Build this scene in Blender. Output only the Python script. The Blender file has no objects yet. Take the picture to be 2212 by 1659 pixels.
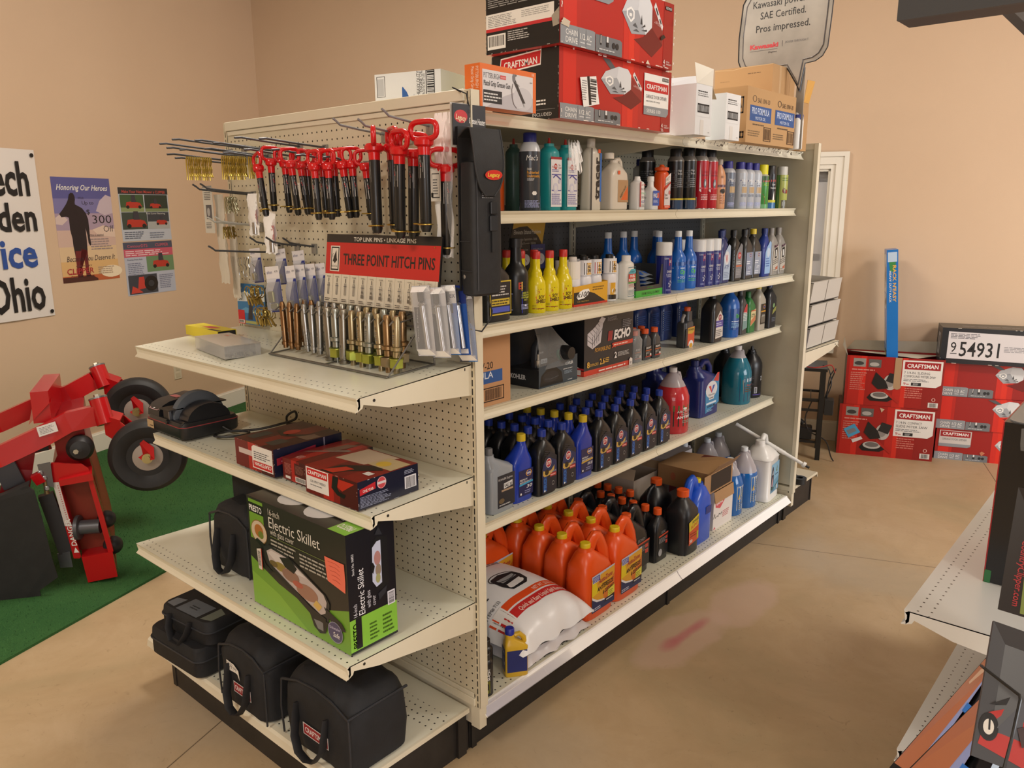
import bpy, math, random
from math import pi, sin, cos, sqrt, atan2
from mathutils import Vector, Matrix
SC = bpy.context.scene
COL = SC.collection
U = 0.0254          # every number below is in inches; meshes are written in metres
random.seed(7)
# ---------------------------------------------------------------- camera
cd = bpy.data.cameras.new('camera'); cam = bpy.data.objects.new('camera', cd); COL.objects.link(cam); SC.camera = cam
CAMP = (104.6, -60.95, 65.97); YAW, PITCH, ROLL = -0.71537, 0.2191, -0.00617
_f = Vector((sin(YAW)*cos(PITCH), cos(YAW)*cos(PITCH), -sin(PITCH))); _r = Vector((cos(YAW), -sin(YAW), 0)); _u = _r.cross(_f)
_r, _u = _r*cos(ROLL)+_u*sin(ROLL), -_r*sin(ROLL)+_u*cos(ROLL)
mw = Matrix((_r, _u, -_f)).transposed().to_4x4(); mw.translation = Vector(CAMP)*U; cam.matrix_world = mw
cd.sensor_width = 36; cd.lens = 36*1700.7/2212; cd.clip_start = 0.02; cd.clip_end = 100
# ---------------------------------------------------------------- world, lights, exposure
W = bpy.data.worlds.new('world'); SC.world = W; W.use_nodes = True
bg = W.node_tree.nodes['Background']; bg.inputs[0].default_value = (0.72, 0.86, 1, 1); bg.inputs[1].default_value = 2.2
# room frame: origin at the corner of left and back wall, s runs right along the back wall, t runs back along the left wall
RC, RN, RD = Vector((-149.2, 97.2, 0)), Vector((0.9381, 0.3463, 0)), Vector((-0.3463, 0.9381, 0))
RYAW = atan2(0.3463, 0.9381)
def RM(s, t, z=0): return RC+RN*s+RD*t+Vector((0, 0, z))
def area(name, loc, target, sx, sy, power, col):
    l = bpy.data.lights.new(name, 'AREA'); l.shape = 'RECTANGLE'; l.size = sx*U; l.size_y = sy*U; l.energy = power; l.color = col
    o = bpy.data.objects.new(name, l); COL.objects.link(o); o.location = Vector(loc)*U
    o.rotation_euler = (Vector(target)-Vector(loc)).to_track_quat('-Z', 'Y').to_euler(); return o
WARM, DAY = (1, 0.91, 0.80), (0.84, 0.92, 1)
for i, (s, t) in enumerate(((110, -110), (110, -290), (300, -110), (300, -290))):
    p = RM(s, t, 146); area('ceiling_lamp', p, p-Vector((0, 0, 10)), 48, 20, 78, WARM)
p = RM(414, -170, 62); area('daylight_side_window', p, RM(200, -190, 40), 150, 80, 200, DAY)
p = RM(250, -424, 62); area('daylight_front_window', p, RM(190, -150, 40), 190, 84, 120, (0.92, 0.95, 1))
SC.view_settings.view_transform = 'Standard'; SC.view_settings.look = 'None'; SC.view_settings.gamma = 1
SC.view_settings.use_curve_mapping = False; SC.view_settings.exposure = 0.15
SC.cycles.max_bounces = 7; SC.cycles.diffuse_bounces = 4; SC.cycles.glossy_bounces = 3; SC.cycles.transmission_bounces = 5
SC.cycles.transparent_max_bounces = 14; SC.cycles.use_denoising = True; SC.cycles.caustics_reflective = False; SC.cycles.caustics_refractive = False
SC.cycles.sample_clamp_indirect = 6
# ---------------------------------------------------------------- materials
def lin(c):
    c = c.lstrip('#'); r = [int(c[i:i+2], 16)/255 for i in (0, 2, 4)]
    return tuple(x/12.92 if x <= 0.04045 else ((x+0.055)/1.055)**2.4 for x in r)+(1,)
MC = {}
def K(c, r=0.45, metal=0, spec=0.5):
    """plain procedural material of one colour"""
    k = (c, r, metal, spec)
    if k not in MC:
        m = bpy.data.materials.new('colour_'+c.strip('#')); m.use_nodes = True
        b = m.node_tree.nodes['Principled BSDF']; b.inputs['Base Color'].default_value = lin(c); b.inputs['Roughness'].default_value = r
        b.inputs['Metallic'].default_value = metal; b.inputs['Specular IOR Level'].default_value = spec
        MC[k] = m
    return MC[k]
class N:
    """node helper"""
    def __init__(s, name, c='#808080', r=0.5, metal=0):
        s.m = bpy.data.materials.new(name); s.m.use_nodes = True; s.t = s.m.node_tree; s.b = s.t.nodes['Principled BSDF']
        s.b.inputs['Base Color'].default_value = lin(c); s.b.inputs['Roughness'].default_value = r; s.b.inputs['Metallic'].default_value = metal
        s.tc = None
    def n(s, typ, **kw):
        x = s.t.nodes.new(typ)
        for k, v in kw.items(): setattr(x, k, v)
        return x
    def L(s, a, b): s.t.links.new(a, b)
    def math(s, op, a, b=None, c=None):
        x = s.n('ShaderNodeMath', operation=op)
        for i, v in enumerate((a, b, c)):
            if v is None: continue
            if isinstance(v, (int, float)): x.inputs[i].default_value = v
            else: s.L(v, x.inputs[i])
        return x.outputs[0]
    def obj(s, scale=1/U):
        t = s.n('ShaderNodeTexCoord'); v = s.n('ShaderNodeVectorMath', operation='SCALE'); v.inputs[3].default_value = scale
        s.L(t.outputs['Object'], v.inputs[0]); return v.outputs[0]
    def noise(s, vec, scale, detail=3, rough=0.55, dist=0):
        x = s.n('ShaderNodeTexNoise'); x.inputs['Scale'].default_value = scale; x.inputs['Detail'].default_value = detail
        x.inputs['Roughness'].default_value = rough; x.inputs['Distortion'].default_value = dist; s.L(vec, x.inputs['Vector']); return x.outputs['Fac']
    def ramp(s, fac, stops):
        x = s.n('ShaderNodeValToRGB'); e = x.color_ramp.elements
        while len(e) < len(stops): e.new(0.5)
        for i, (p_, c) in enumerate(stops): e[i].position = p_; e[i].color = lin(c) if isinstance(c, str) else c
        s.L(fac, x.inputs[0]); return x.outputs[0]
    def mix(s, fac, a, b, blend='MIX'):
        x = s.n('ShaderNodeMix', data_type='RGBA', blend_type=blend)
        for i, v in ((0, fac), (6, a), (7, b)):
            if isinstance(v, (int, float)): x.inputs[i].default_value = v
            elif isinstance(v, str): x.inputs[i].default_value = lin(v)
            elif isinstance(v, tuple): x.inputs[i].default_value = v
            else: s.L(v, x.inputs[i])
        return x.outputs[2]
    def sep(s, vec):
        x = s.n('ShaderNodeSeparateXYZ'); s.L(vec, x.inputs[0]); return x.outputs
    def bump(s, h, strength=0.3, dist=0.002):
        x = s.n('ShaderNodeBump'); x.inputs['Strength'].default_value = strength; x.inputs['Distance'].default_value = dist
        s.L(h, x.inputs['Height']); s.L(x.outputs[0], s.b.inputs['Normal'])
    def col(s, c): s.L(c, s.b.inputs['Base Color'])
def grain(name, c1, c2, r=0.5, scale=0.2, bump=0, bscale=3, metal=0):
    """two tone noisy material"""
    a = N(name, c1, r, metal); v = a.obj(); a.col(a.ramp(a.noise(v, scale, 4), [(0.3, c1), (0.7, c2)]))
    if bump: a.bump(a.noise(v, bscale, 3), bump)
    return a.m
def holes(name, c, axes, rad=0.115, du=1, dv=1, rows=None, slot=None, stag=False, r=0.38, dirt=None, lim=None):
    """painted metal with a grid of dark punched holes; rows: ranges of v that have holes"""
    a = N(name, c, r); v = a.obj(); s = a.sep(v); u_, v_ = s['XYZ'.index(axes[0])], s['XYZ'.index(axes[1])]
    fr = lambda x, d: a.math('MULTIPLY', a.math('SUBTRACT', a.math('FRACT', a.math('ADD', a.math('DIVIDE', x, d), 0.5)), 0.5), d)
    uu = u_
    if stag: uu = a.math('ADD', u_, a.math('MULTIPLY', a.math('FLOOR', a.math('ADD', a.math('DIVIDE', v_, dv), 0.5)), 0.5*du))
    fu, fv = fr(uu, du), fr(v_, dv)
    if slot:
        h = a.math('MULTIPLY', a.math('LESS_THAN', a.math('ABSOLUTE', fu), slot[0]), a.math('LESS_THAN', a.math('ABSOLUTE', fv), slot[1]))
    else:
        h = a.math('LESS_THAN', a.math('ADD', a.math('MULTIPLY', fu, fu), a.math('MULTIPLY', fv, fv)), rad*rad)
    if rows:
        k = None
        for lo, hi in rows:
            q = a.math('MULTIPLY', a.math('GREATER_THAN', v_, lo), a.math('LESS_THAN', v_, hi)); k = q if k is None else a.math('ADD', k, q)
        h = a.math('MULTIPLY', h, k)
    if lim: h = a.math('MULTIPLY', h, a.math('MULTIPLY', a.math('GREATER_THAN', u_, lim[0]), a.math('LESS_THAN', u_, lim[1])))
    base = a.ramp(a.noise(v, 0.12, 5), [(0.35, c), (0.75, dirt or c)])
    a.col(a.mix(h, base, '#0c0a08')); return a.m
def clear(name, tint='#ffffff', alpha=0.25, r=0.08, c='#ffffff'):
    """thin see-through plastic: mostly transparent, with a glossy skin"""
    m = bpy.data.materials.new(name); m.use_nodes = True; t = m.node_tree; t.nodes.clear()
    o = t.nodes.new('ShaderNodeOutputMaterial'); tr = t.nodes.new('ShaderNodeBsdfTransparent'); tr.inputs[0].default_value = lin(tint)
    b = t.nodes.new('ShaderNodeBsdfPrincipled'); b.inputs['Base Color'].default_value = lin(c); b.inputs['Roughness'].default_value = r
    f = t.nodes.new('ShaderNodeFresnel'); f.inputs[0].default_value = 1.45
    a = t.nodes.new('ShaderNodeMath'); a.operation = 'MULTIPLY_ADD'; a.inputs[1].default_value = 0.9; a.inputs[2].default_value = alpha; t.links.new(f.outputs[0], a.inputs[0]); a.use_clamp = True
    x = t.nodes.new('ShaderNodeMixShader'); t.links.new(a.outputs[0], x.inputs[0]); t.links.new(tr.outputs[0], x.inputs[1]); t.links.new(b.outputs[0], x.inputs[2]); t.links.new(x.outputs[0], o.inputs[0])
    return m
# ---------------------------------------------------------------- mesh builder
class G:
    def __init__(s): s.v = []; s.f = []; s.m = []; s.mats = []; s.sm = []
    def mi(s, m):
        if isinstance(m, str): m = K(m)
        if m not in s.mats: s.mats.append(m)
        return s.mats.index(m)
    def add(s, vs, fs, m, smooth=False):
        b = len(s.v); s.v += [tuple(x) for x in vs]; k = s.mi(m)
        for f in fs: s.f.append(tuple(b+i for i in f)); s.m.append(k); s.sm.append(smooth)
    def poly(s, pts, m): s.add(pts, [tuple(range(len(pts)))], m)
    def loft(s, rings, m, caps=(1, 1), smooth=True, close=True):
        n = len(rings[0]); vs = [q for r in rings for q in r]; fs = []
        for i in range(len(rings)-1):
            for j in range(n if close else n-1):
                k = (j+1) % n; fs.append((i*n+j, i*n+k, (i+1)*n+k, (i+1)*n+j))
        s.add(vs, fs, m, smooth)
        if caps[0]: s.add(rings[0], [tuple(range(n))[::-1]], m)
        if caps[1]: s.add(rings[-1], [tuple(range(n))], m)
    def box(s, x0, x1, y0, y1, z0, z1, m, b=0.0, rot=None, about=None):
        if b <= 0:
            vs = [(x, y, z) for z in (z0, z1) for x, y in ((x0, y0), (x1, y0), (x1, y1), (x0, y1))]
            s.add(vs, [(3, 2, 1, 0), (4, 5, 6, 7), (0, 1, 5, 4), (1, 2, 6, 5), (2, 3, 7, 6), (3, 0, 4, 7)], m); return s
        def ring(i, z):
            c = b if i == 0 else 0
            a0, a1, c0, c1 = x0+c, x1-c, y0+c, y1-c; k = b*0.7
            return [(a0+k, c0, z), (a1-k, c0, z), (a1, c0+k, z), (a1, c1-k, z), (a1-k, c1, z), (a0+k, c1, z), (a0, c1-k, z), (a0, c0+k, z)]
        s.loft([ring(0, z0), ring(1, z0+b), ring(1, z1-b), ring(0, z1)], m, smooth=False); return s
    def prism(s, pts, d0, d1, m, axis='y', smooth=False):
        """extrude a 2D outline; axis y: pts are (x,z); axis x: (y,z); axis z: (x,y)"""
        P = {'y': lambda a, d: (a[0], d, a[1]), 'x': lambda a, d: (d, a[0], a[1]), 'z': lambda a, d: (a[0], a[1], d)}[axis]
        s.loft([[P(a, d0) for a in pts], [P(a, d1) for a in pts]], m, smooth=smooth); return s
    def tube(s, path, r, m, n=8, closed=False, sx=1):
        P = [Vector(q) for q in path]; k = len(P); rings = []; up = None
        for i in range(k):
            if closed: t = P[(i+1) % k]-P[i-1]
            else: t = P[min(i+1, k-1)]-P[max(i-1, 0)]
            t.normalize()
            if up is None:
                up = Vector((0, 0, 1)) if abs(t.z) < 0.9 else Vector((1, 0, 0))
            a = (up-t*up.dot(t)).normalized(); c = t.cross(a); up = a
            rr = r[i] if isinstance(r, (list, tuple)) else r
            rings.append([tuple(P[i]+a*rr*cos(2*pi*j/n)+c*rr*sx*sin(2*pi*j/n)) for j in range(n)])
        if closed: rings.append(rings[0]); s.loft(rings, m, caps=(0, 0))
        else: s.loft(rings, m)
        return s
    def lathe(s, prof, m, n=24, cx=0, cy=0, caps=(1, 1), smooth=True, axis='z', cz=0):
        rings = []
        for r, z in prof:
            q = [(r*cos(2*pi*j/n), r*sin(2*pi*j/n), z) for j in range(n)]
            if axis == 'y': q = [(a, -c, b) for a, b, c in q]; q = [(a, b, c) for a, b, c in q]
            if axis == 'x': q = [(c, a, b) for a, b, c in q]
            rings.append([(a+cx, b+cy, c+cz) for a, b, c in q])
        s.loft(rings, m, caps=caps, smooth=smooth); return s
    def xf(s, M, i0=0):
        for i in range(i0, len(s.v)): s.v[i] = tuple(M @ Vector(s.v[i]))
        return s
    def build(s, name, parent=None, loc=(0, 0, 0), rot=0, kind=None, label=None):
        me = bpy.data.meshes.new(name); me.from_pydata([(a*U, b*U, c*U) for a, b, c in s.v], [], s.f)
        for m in s.mats: me.materials.append(m)
        me.polygons.foreach_set('material_index', s.m); me.polygons.foreach_set('use_smooth', s.sm)
        if any(s.sm): me.set_sharp_from_angle(angle=math.radians(40))
        me.update(); o = bpy.data.objects.new(name, me); COL.objects.link(o)
        o.location = Vector(loc)*U; o.rotation_euler = (0, 0, rot)
        if parent is not None: o.parent = parent
        if kind: o['kind'] = kind
        if label: o['label'] = label
        return o
def tag(o, label, cat, group=None, kind=None):
    o['label'] = label; o['category'] = cat
    if group: o['group'] = group
    if kind: o['kind'] = kind
    return o
def T(name, label, cat, loc, rot=0, group=None):
    o = bpy.data.objects.new(name, None); COL.objects.link(o); o.empty_display_size = 0.05
    o.location = Vector(loc)*U; o.rotation_euler = rot if isinstance(rot, tuple) else (0, 0, rot); return tag(o, label, cat, group)
def dup(root, loc, rot=None, label=None, group=None):
    r = root.copy(); COL.objects.link(r); r.location = Vector(loc)*U
    if rot is not None: r.rotation_euler = rot if isinstance(rot, tuple) else (0, 0, rot)
    if label: r['label'] = label
    if group: r['group'] = group
    for ch in list(root.children):
        c = ch.copy(); COL.objects.link(c); c.parent = r
        for g in list(ch.children):
            d = g.copy(); COL.objects.link(d); d.parent = c
    return r
ORD = ['', 'first', 'second', 'third', 'fourth', 'fifth', 'sixth', 'seventh', 'eighth', 'ninth', 'tenth', 'eleventh', 'twelfth']
def rect(w, d, e=4, n=28, cx=0, cy=0, z=0):
    """superellipse ring, w along y, d along x"""
    q = []
    for j in range(n):
        a = 2*pi*(j+0.5)/n; c, s_ = cos(a), sin(a)
        q.append((cx+d/2*math.copysign(abs(c)**(2/e), c), cy+w/2*math.copysign(abs(s_)**(2/e), s_), z))
    return q
# ---------------------------------------------------------------- printed art: flat shapes and lettering laid on a surface
GC = {}
def glyphs(txt, bold=0, sh=0):
    k = (txt, bold, sh)
    if k not in GC:
        cu = bpy.data.curves.new('t', 'FONT'); cu.body = txt; cu.size = 1; cu.shear = sh; cu.offset = bold; cu.resolution_u = 2
        o = bpy.data.objects.new('t', cu); me = o.to_mesh()
        vs = [(v.co.x, v.co.y) for v in me.vertices]; fs = [tuple(q.vertices) for q in me.polygons]; o.to_mesh_clear()
        bpy.data.objects.remove(o); bpy.data.curves.remove(cu)
        if not vs: vs = [(0, 0)]
        x0, x1 = min(v[0] for v in vs), max(v[0] for v in vs); y0 = 0 if not any(c in 'gjpqy,' for c in txt) else 0
        GC[k] = ([(x-x0, (y-y0)/0.73) for x, y in vs], fs, (x1-x0)/0.73)
    return GC[k]
def Fx(x, y0=0, z0=0, off=1): return lambda u, v, l: (x+off*l, y0+u, z0+v)          # face looking +x
def Fy(y, x0=0, z0=0): return lambda u, v, l: (x0+u, y-l, z0+v)                       # face looking -y
def Ft(z, x0=0, y0=0): return lambda u, v, l: (x0+u, y0+v, z+l)                       # top face, read from -y
def Fu(z, x0=0, y0=0): return lambda u, v, l: (x0-v, y0+u, z+l)                       # top face, read from +x
def Fc(r, z0=0, a0=0, cx=0, cy=0): return lambda u, v, l: (cx+(r+l)*cos(a0+u/r), cy+(r+l)*sin(a0+u/r), z0+v)   # round a can
def art(name, parent, F, items, ro=0.42, curved=False, label=None, lay=0.004, l0=0.006, loc=(0, 0, 0)):
    g = G(); l = l0
    def rq(x, y, w, h, m):
        n = max(1, int(abs(w)/0.3)) if curved else 1
        for i in range(n):
            a, b = x+w*i/n, x+w*(i+1)/n
            g.poly([F(a, y, l), F(b, y, l), F(b, y+h, l), F(a, y+h, l)], m)
    for it in items:
        k = it[0]
        if k == 'R': _, x, y, w, h, c = it; rq(x, y, w, h, K(c, ro))
        elif k == 'P':
            g.poly([F(a, b, l) for a, b in it[1]], K(it[2], ro))
        elif k == 'E':
            _, x, y, rx, ry, c = it[:6]; n = 20
            g.poly([F(x+rx*cos(2*pi*j/n), y+ry*sin(2*pi*j/n), l) for j in range(n)], K(c, ro))
        elif k == 'O':   # ring / thick stroke ellipse
            _, x, y, rx, ry, w, c = it; n = 24
            q = lambda j, s_: F(x+(rx-s_)*cos(2*pi*j/n), y+(ry-s_)*sin(2*pi*j/n), l)
            for j in range(n): g.poly([q(j, 0), q(j+1, 0), q(j+1, w), q(j, w)], K(c, ro))
        elif k == 'S':   # stroke along points
            _, pts, w, c = it
            for (a, b), (c2, d) in zip(pts, pts[1:]):
                L_ = math.hypot(c2-a, d-b) or 1; nx, ny = -(d-b)/L_*w/2, (c2-a)/L_*w/2
                g.poly([F(a-nx, b-ny, l), F(c2-nx, d-ny, l), F(c2+nx, d+ny, l), F(a+nx, b+ny, l)], K(c, ro))
        elif k == 'F':   # outline frame of a rectangle
            _, x, y, w, h, t, c = it; m = K(c, ro)
            for q in ((x, y, w, t), (x, y+h-t, w, t), (x, y, t, h), (x+w-t, y, t, h)): rq(*q, m)
        elif k == 'B':   # bar code
            x, y, w, h = it[1:5]; c = it[5] if len(it) > 5 else '#101010'; rng = random.Random(int(x*97+y*31)); vert = len(it) > 6; a = 0; n = h if vert else w
            while a < n:
                t = n*rng.choice((0.015, 0.03, 0.045)); t = min(t, n-a)
                rq(*((x, y+a, w, t) if vert else (x+a, y, t, h)), K(c, ro)); a += t+n*rng.choice((0.02, 0.03))
        elif k == 'L':   # lines of print too small to read
            _, x, y, w, h, n, c = it; rng = random.Random(int(x*57+y*13+n)); p_ = h/n
            for i in range(n):
                a = x; e = x+w*rng.uniform(0.72, 1)
                while a < e:
                    b = min(e, a+w*rng.uniform(0.08, 0.22)); rq(a, y+h-p_*(i+0.8), b-a, p_*0.45, K(c, ro)); a = b+w*0.025
        elif k == 'T':
            _, x, y, h, s_, c = it[:6]; o = it[6] if len(it) > 6 else {}
            vs, fs, wn = glyphs(s_, o.get('b', 0), o.get('sh', 0)); sx = h if 'w' not in o else o['w']/wn; W_ = wn*sx
            if o.get('al') == 'c': x -= W_/2
            sx = sx/0.73; q = []; ro_ = math.radians(o.get('rot', 0)); cr, sr = cos(ro_), sin(ro_)
            for a, b in vs:
                a, b = a*sx, b*h; q.append(F(x+a*cr-b*sr, y+a*sr+b*cr, l))
            g.add(q, fs, K(c, ro))
        l += lay
    return g.build(name, parent, label=label, loc=loc)
# ================================================================ the room
def room_box(g, s0, s1, t0, t1, z0, z1, m):
    g.add([RM(s, t, z) for z in (z0, z1) for s, t in ((s0, t0), (s1, t0), (s1, t1), (s0, t1))], [(3, 2, 1, 0), (4, 5, 6, 7), (0, 1, 5, 4), (1, 2, 6, 5), (2, 3, 7, 6), (3, 0, 4, 7)], m)
S1, T0, TB, HC = 420, -430, 1.5, 150
a = N('tan_wall_paint', '#d2b79c', 0.62); v = a.obj(); a.col(a.ramp(a.noise(v, 0.02, 4), [(0.3, '#cfb397'), (0.7, '#d4b99d')])); a.bump(a.noise(v, 4, 2), 0.12); WALL = a.m
WHITE = K('#ece7dc', 0.4)
g = G(); room_box(g, -6, 0, T0, TB+6, 0, HC, WALL); g.build('wall_left', kind='structure')
WS0, WS1, WZ0, WZ1 = 152, 186.4, 30, 76
g = G()
for q in ((0, WS0, 0, HC), (WS1, S1, 0, HC), (WS0, WS1, 0, WZ0), (WS0, WS1, WZ1, HC)): room_box(g, q[0], q[1], TB, TB+6, q[2], q[3], WALL)
g.build('wall_back', kind='structure')
g = G(); room_box(g, S1, S1+6, T0, TB+6, 0, HC, WALL); g.build('wall_right', kind='structure')
g = G(); room_box(g, -6, S1+6, T0-6, T0, 0, HC, WALL); g.build('wall_front', kind='structure')
g = G(); room_box(g, -6, S1+6, T0-6, TB+6, HC, HC+5, K('#e9e4da', 0.7)); g.build('ceiling', kind='structure')
# floor: stained concrete with saw cut joints
a = N('stained_concrete', '#b09a7c', 0.42); v = a.obj(); s = a.sep(v)
c = a.ramp(a.noise(v, 0.028, 6, 0.62, 0.6), [(0.28, '#a0906f'), (0.5, '#b59d7b'), (0.72, '#c2ab8c')])
c = a.mix(a.math('MULTIPLY', a.ramp(a.noise(v, 0.09, 8, 0.7, 1.5), [(0.42, (0, 0, 0, 1)), (0.7, (1, 1, 1, 1))]), 0.5), c, '#a88f6d')
c = a.mix(a.math('MULTIPLY', a.ramp(a.noise(v, 0.5, 6, 0.75, 2), [(0.6, (0, 0, 0, 1)), (0.72, (1, 1, 1, 1))]), 0.55), c, '#7f6a4e')
def blob(cx, cy, rx, ry, wob=0.5, hard=0.12):
    n1 = a.noise(v, 0.11, 4); dx = a.math('DIVIDE', a.math('SUBTRACT', s[0], cx), rx); dy = a.math('DIVIDE', a.math('SUBTRACT', s[1], cy), ry)
    d = a.math('ADD', a.math('SQRT', a.math('ADD', a.math('MULTIPLY', dx, dx), a.math('MULTIPLY', dy, dy))), a.math('MULTIPLY', a.math('SUBTRACT', n1, 0.5), wob*2))
    x = a.n('ShaderNodeMapRange'); x.inputs[1].default_value = 1+hard; x.inputs[2].default_value = 1-hard; a.L(d, x.inputs[0]); return x.outputs[0]
STAIN = [(50.93,42.26,4.5,11),(53,57.81,4.5,10)]
for (cx, cy, rx, ry) in STAIN: c = a.mix(a.math('MULTIPLY', blob(cx, cy, rx, ry), 0.6), c, '#c4a896')
for cx, cy, rx, ry in ((50.63,38.43,1.1,2.2), (50.93,42.26,0.8,3.4), (51.25,46.25,0.9,2.6)): c = a.mix(a.math('MULTIPLY', blob(cx, cy, rx, ry, 0.45, 0.5), 0.62), c, '#b5606a')
for cx, cy, rx, ry in ((12.45,-19.29,9,9), (47.3,6.73,12,6), (67.81,84.08,20,9)): c = a.mix(a.math('MULTIPLY', blob(cx, cy, rx, ry, 0.9, 0.5), 0.4), c, '#a79c8b')
# joints in room axes
sx = a.math('ADD', a.math('MULTIPLY', a.math('SUBTRACT', s[0], RC.x), RN.x), a.math('MULTIPLY', a.math('SUBTRACT', s[1], RC.y), RN.y))
tx = a.math('ADD', a.math('MULTIPLY', a.math('SUBTRACT', s[0], RC.x), RD.x), a.math('MULTIPLY', a.math('SUBTRACT', s[1], RC.y), RD.y))
j = None
for q, ps in ((sx, (114.5, 229.3, 344)), (tx, (-81, -195, -310))):
    for p_ in ps:
        k = a.math('LESS_THAN', a.math('ABSOLUTE', a.math('SUBTRACT', q, p_)), 0.09); j = k if j is None else a.math('MAXIMUM', j, k)
a.col(a.mix(a.math('MULTIPLY', j, 0.8), c, '#4a3b2b')); a.bump(a.noise(v, 0.5, 5), 0.08)
a.L(a.ramp(a.noise(v, 0.06, 4), [(0.3, (0.35,)*3+(1,)), (0.7, (0.6,)*3+(1,))]), a.b.inputs['Roughness'])
g = G(); room_box(g, -6, S1+6, T0-6, TB+6, -4, 0, a.m); g.build('floor', kind='structure')
for nm, q in (('baseboard_left', (0, 0.7, T0, TB-0.7, 0, 5.2)), ('baseboard_back', (0.7, S1, TB-0.7, TB, 0, 5.2))):
    g = G(); room_box(g, *q, WHITE)
    q = list(q); q[5] = 5.7; q[4] = 5.2
    if nm == 'baseboard_left': q[1] = 0.4
    else: q[2] = TB-0.4
    room_box(g, *q, WHITE); g.build(nm, kind='structure')
# window with moulded white casing in the back wall; its left part is behind the shelving
w1 = bpy.data.objects.new('window_1', None); COL.objects.link(w1); w1['kind'] = 'structure'
g = G()
for d, o0, o1 in ((0.55, 0, 4.4), (1.0, 1.2, 3.4), (1.35, 3.2, 4.4)):
    for q in ((WS0-o1, WS0-o0, WZ0-o1, WZ1+o1), (WS1+o0, WS1+o1, WZ0-o1, WZ1+o1), (WS0-o0, WS1+o0, WZ1+o0, WZ1+o1), (WS0-o0, WS1+o0, WZ0-o1, WZ0-o0)): room_box(g, q[0], q[1], TB-d, TB, q[2], q[3], WHITE)
g.build('casing', w1)
g = G()
for q in ((WS0, WS0+0.6, WZ0, WZ1), (WS1-0.6, WS1, WZ0, WZ1), (WS0, WS1, WZ1-0.6, WZ1), (WS0, WS1, WZ0, WZ0+0.6)): room_box(g, q[0], q[1], TB, TB+5, q[2], q[3], WHITE)
for q in ((WS0+0.6, WS0+3, WZ0, WZ1), (WS1-3, WS1-0.6, WZ0, WZ1), (WS0, WS1, WZ1-3.4, WZ1), (WS0, WS1, WZ0, WZ0+3), (WS0, WS1, 51, 53)): room_box(g, q[0], q[1], TB+3, TB+4.4, q[2], q[3], K('#cfcfd4', 0.4))
g.build('sash_frame', w1)
g = G(); room_box(g, WS0+2.8, WS1-2.8, TB+3.5, TB+3.7, WZ0+2.8, WZ1-3.2, clear('window_glass', '#f4fbff', 0.03, 0.02)); g.build('pane', w1)
# green artificial turf laid along the left wall
a = N('green_turf', '#2f5a34', 0.85); v = a.obj(); n1 = a.noise(v, 6, 3, 0.8); n2 = a.noise(v, 0.05, 4)
a.col(a.mix(0.5, a.ramp(n1, [(0.3, '#1c4023'), (0.55, '#3a6a38'), (0.75, '#5a8a50')]), a.ramp(n2, [(0.3, '#2c5c33'), (0.7, '#47763f')]))); a.bump(n1, 0.9, 0.006); a.b.inputs['Specular IOR Level'].default_value = 0.2
TURF = a.m
g = G(); room_box(g, 0.9, 74.4, T0+6, TB-1, 0.02, 0.45, TURF)
t_ = T('artificial_turf', 'green artificial turf strip laid along the poster wall', 'turf', (0, 0, 0)); g.build('backing', t_)
g = G(); rng = random.Random(3); bl = [K(q, 0.8) for q in ('#2d5a30', '#3f7040', '#24482a', '#568a4c')]
for i in range(26000):
    t0 = -20-rng.random()**1.3*185; q = RM(rng.uniform(1.2, 74.3), t0, 0.4); an = rng.uniform(0, 6.28); h = rng.uniform(0.25, 0.5); w = 0.05
    g.poly([(q.x-w*cos(an), q.y-w*sin(an), q.z), (q.x+w*cos(an), q.y+w*sin(an), q.z), (q.x+rng.uniform(-.2, .2), q.y+rng.uniform(-.2, .2), q.z+h)], bl[i & 3])
g.build('pile', t_, kind='stuff')
# ================================================================ shelving
CREAM, CREAM2 = '#dcd6c2', '#cfc7b0'
PAINT = grain('cream_enamel', '#dcd6c2', '#d6ceb8', 0.33, 0.08)
PEG = holes('cream_pegboard', '#d3cbb3', 'XZ', 0.115, r=0.42, dirt='#cbc2a8')
SLOT = holes('slotted_post', '#cdc3a9', 'XZ', du=50, dv=1, slot=(0.085, 0.36), r=0.45)
PEGR = holes('inner_pegboard', '#c9c1aa', 'YZ', 0.115, r=0.5)
BLACKP = grain('black_kick_paint', '#1b1918', '#2a2725', 0.55, 0.3)
def shelf_mat(nm, depth, axes, c='#dfdfd0'):
    return holes(nm, c, axes, 0.1, 1, 1, rows=[(-depth+0.6, -depth+2.6), (-6.6, -3.4)], stag=True, r=0.3, dirt='#d6d5c2')
def lip(d, z0=0.0):
    """cross section of a shelf front: a hollow price channel; (distance out, height)"""
    q = [(d, 0), (d-0.05, -0.16), (d-0.28, -0.42), (d-0.30, -0.8), (d-0.12, -1.12), (d+0.14, -1.32), (d+0.10, -1.42), (d-0.25, -1.3), (d-0.5, -1.0), (d-0.5, -0.12)]
    return q
MT = {}
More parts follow.
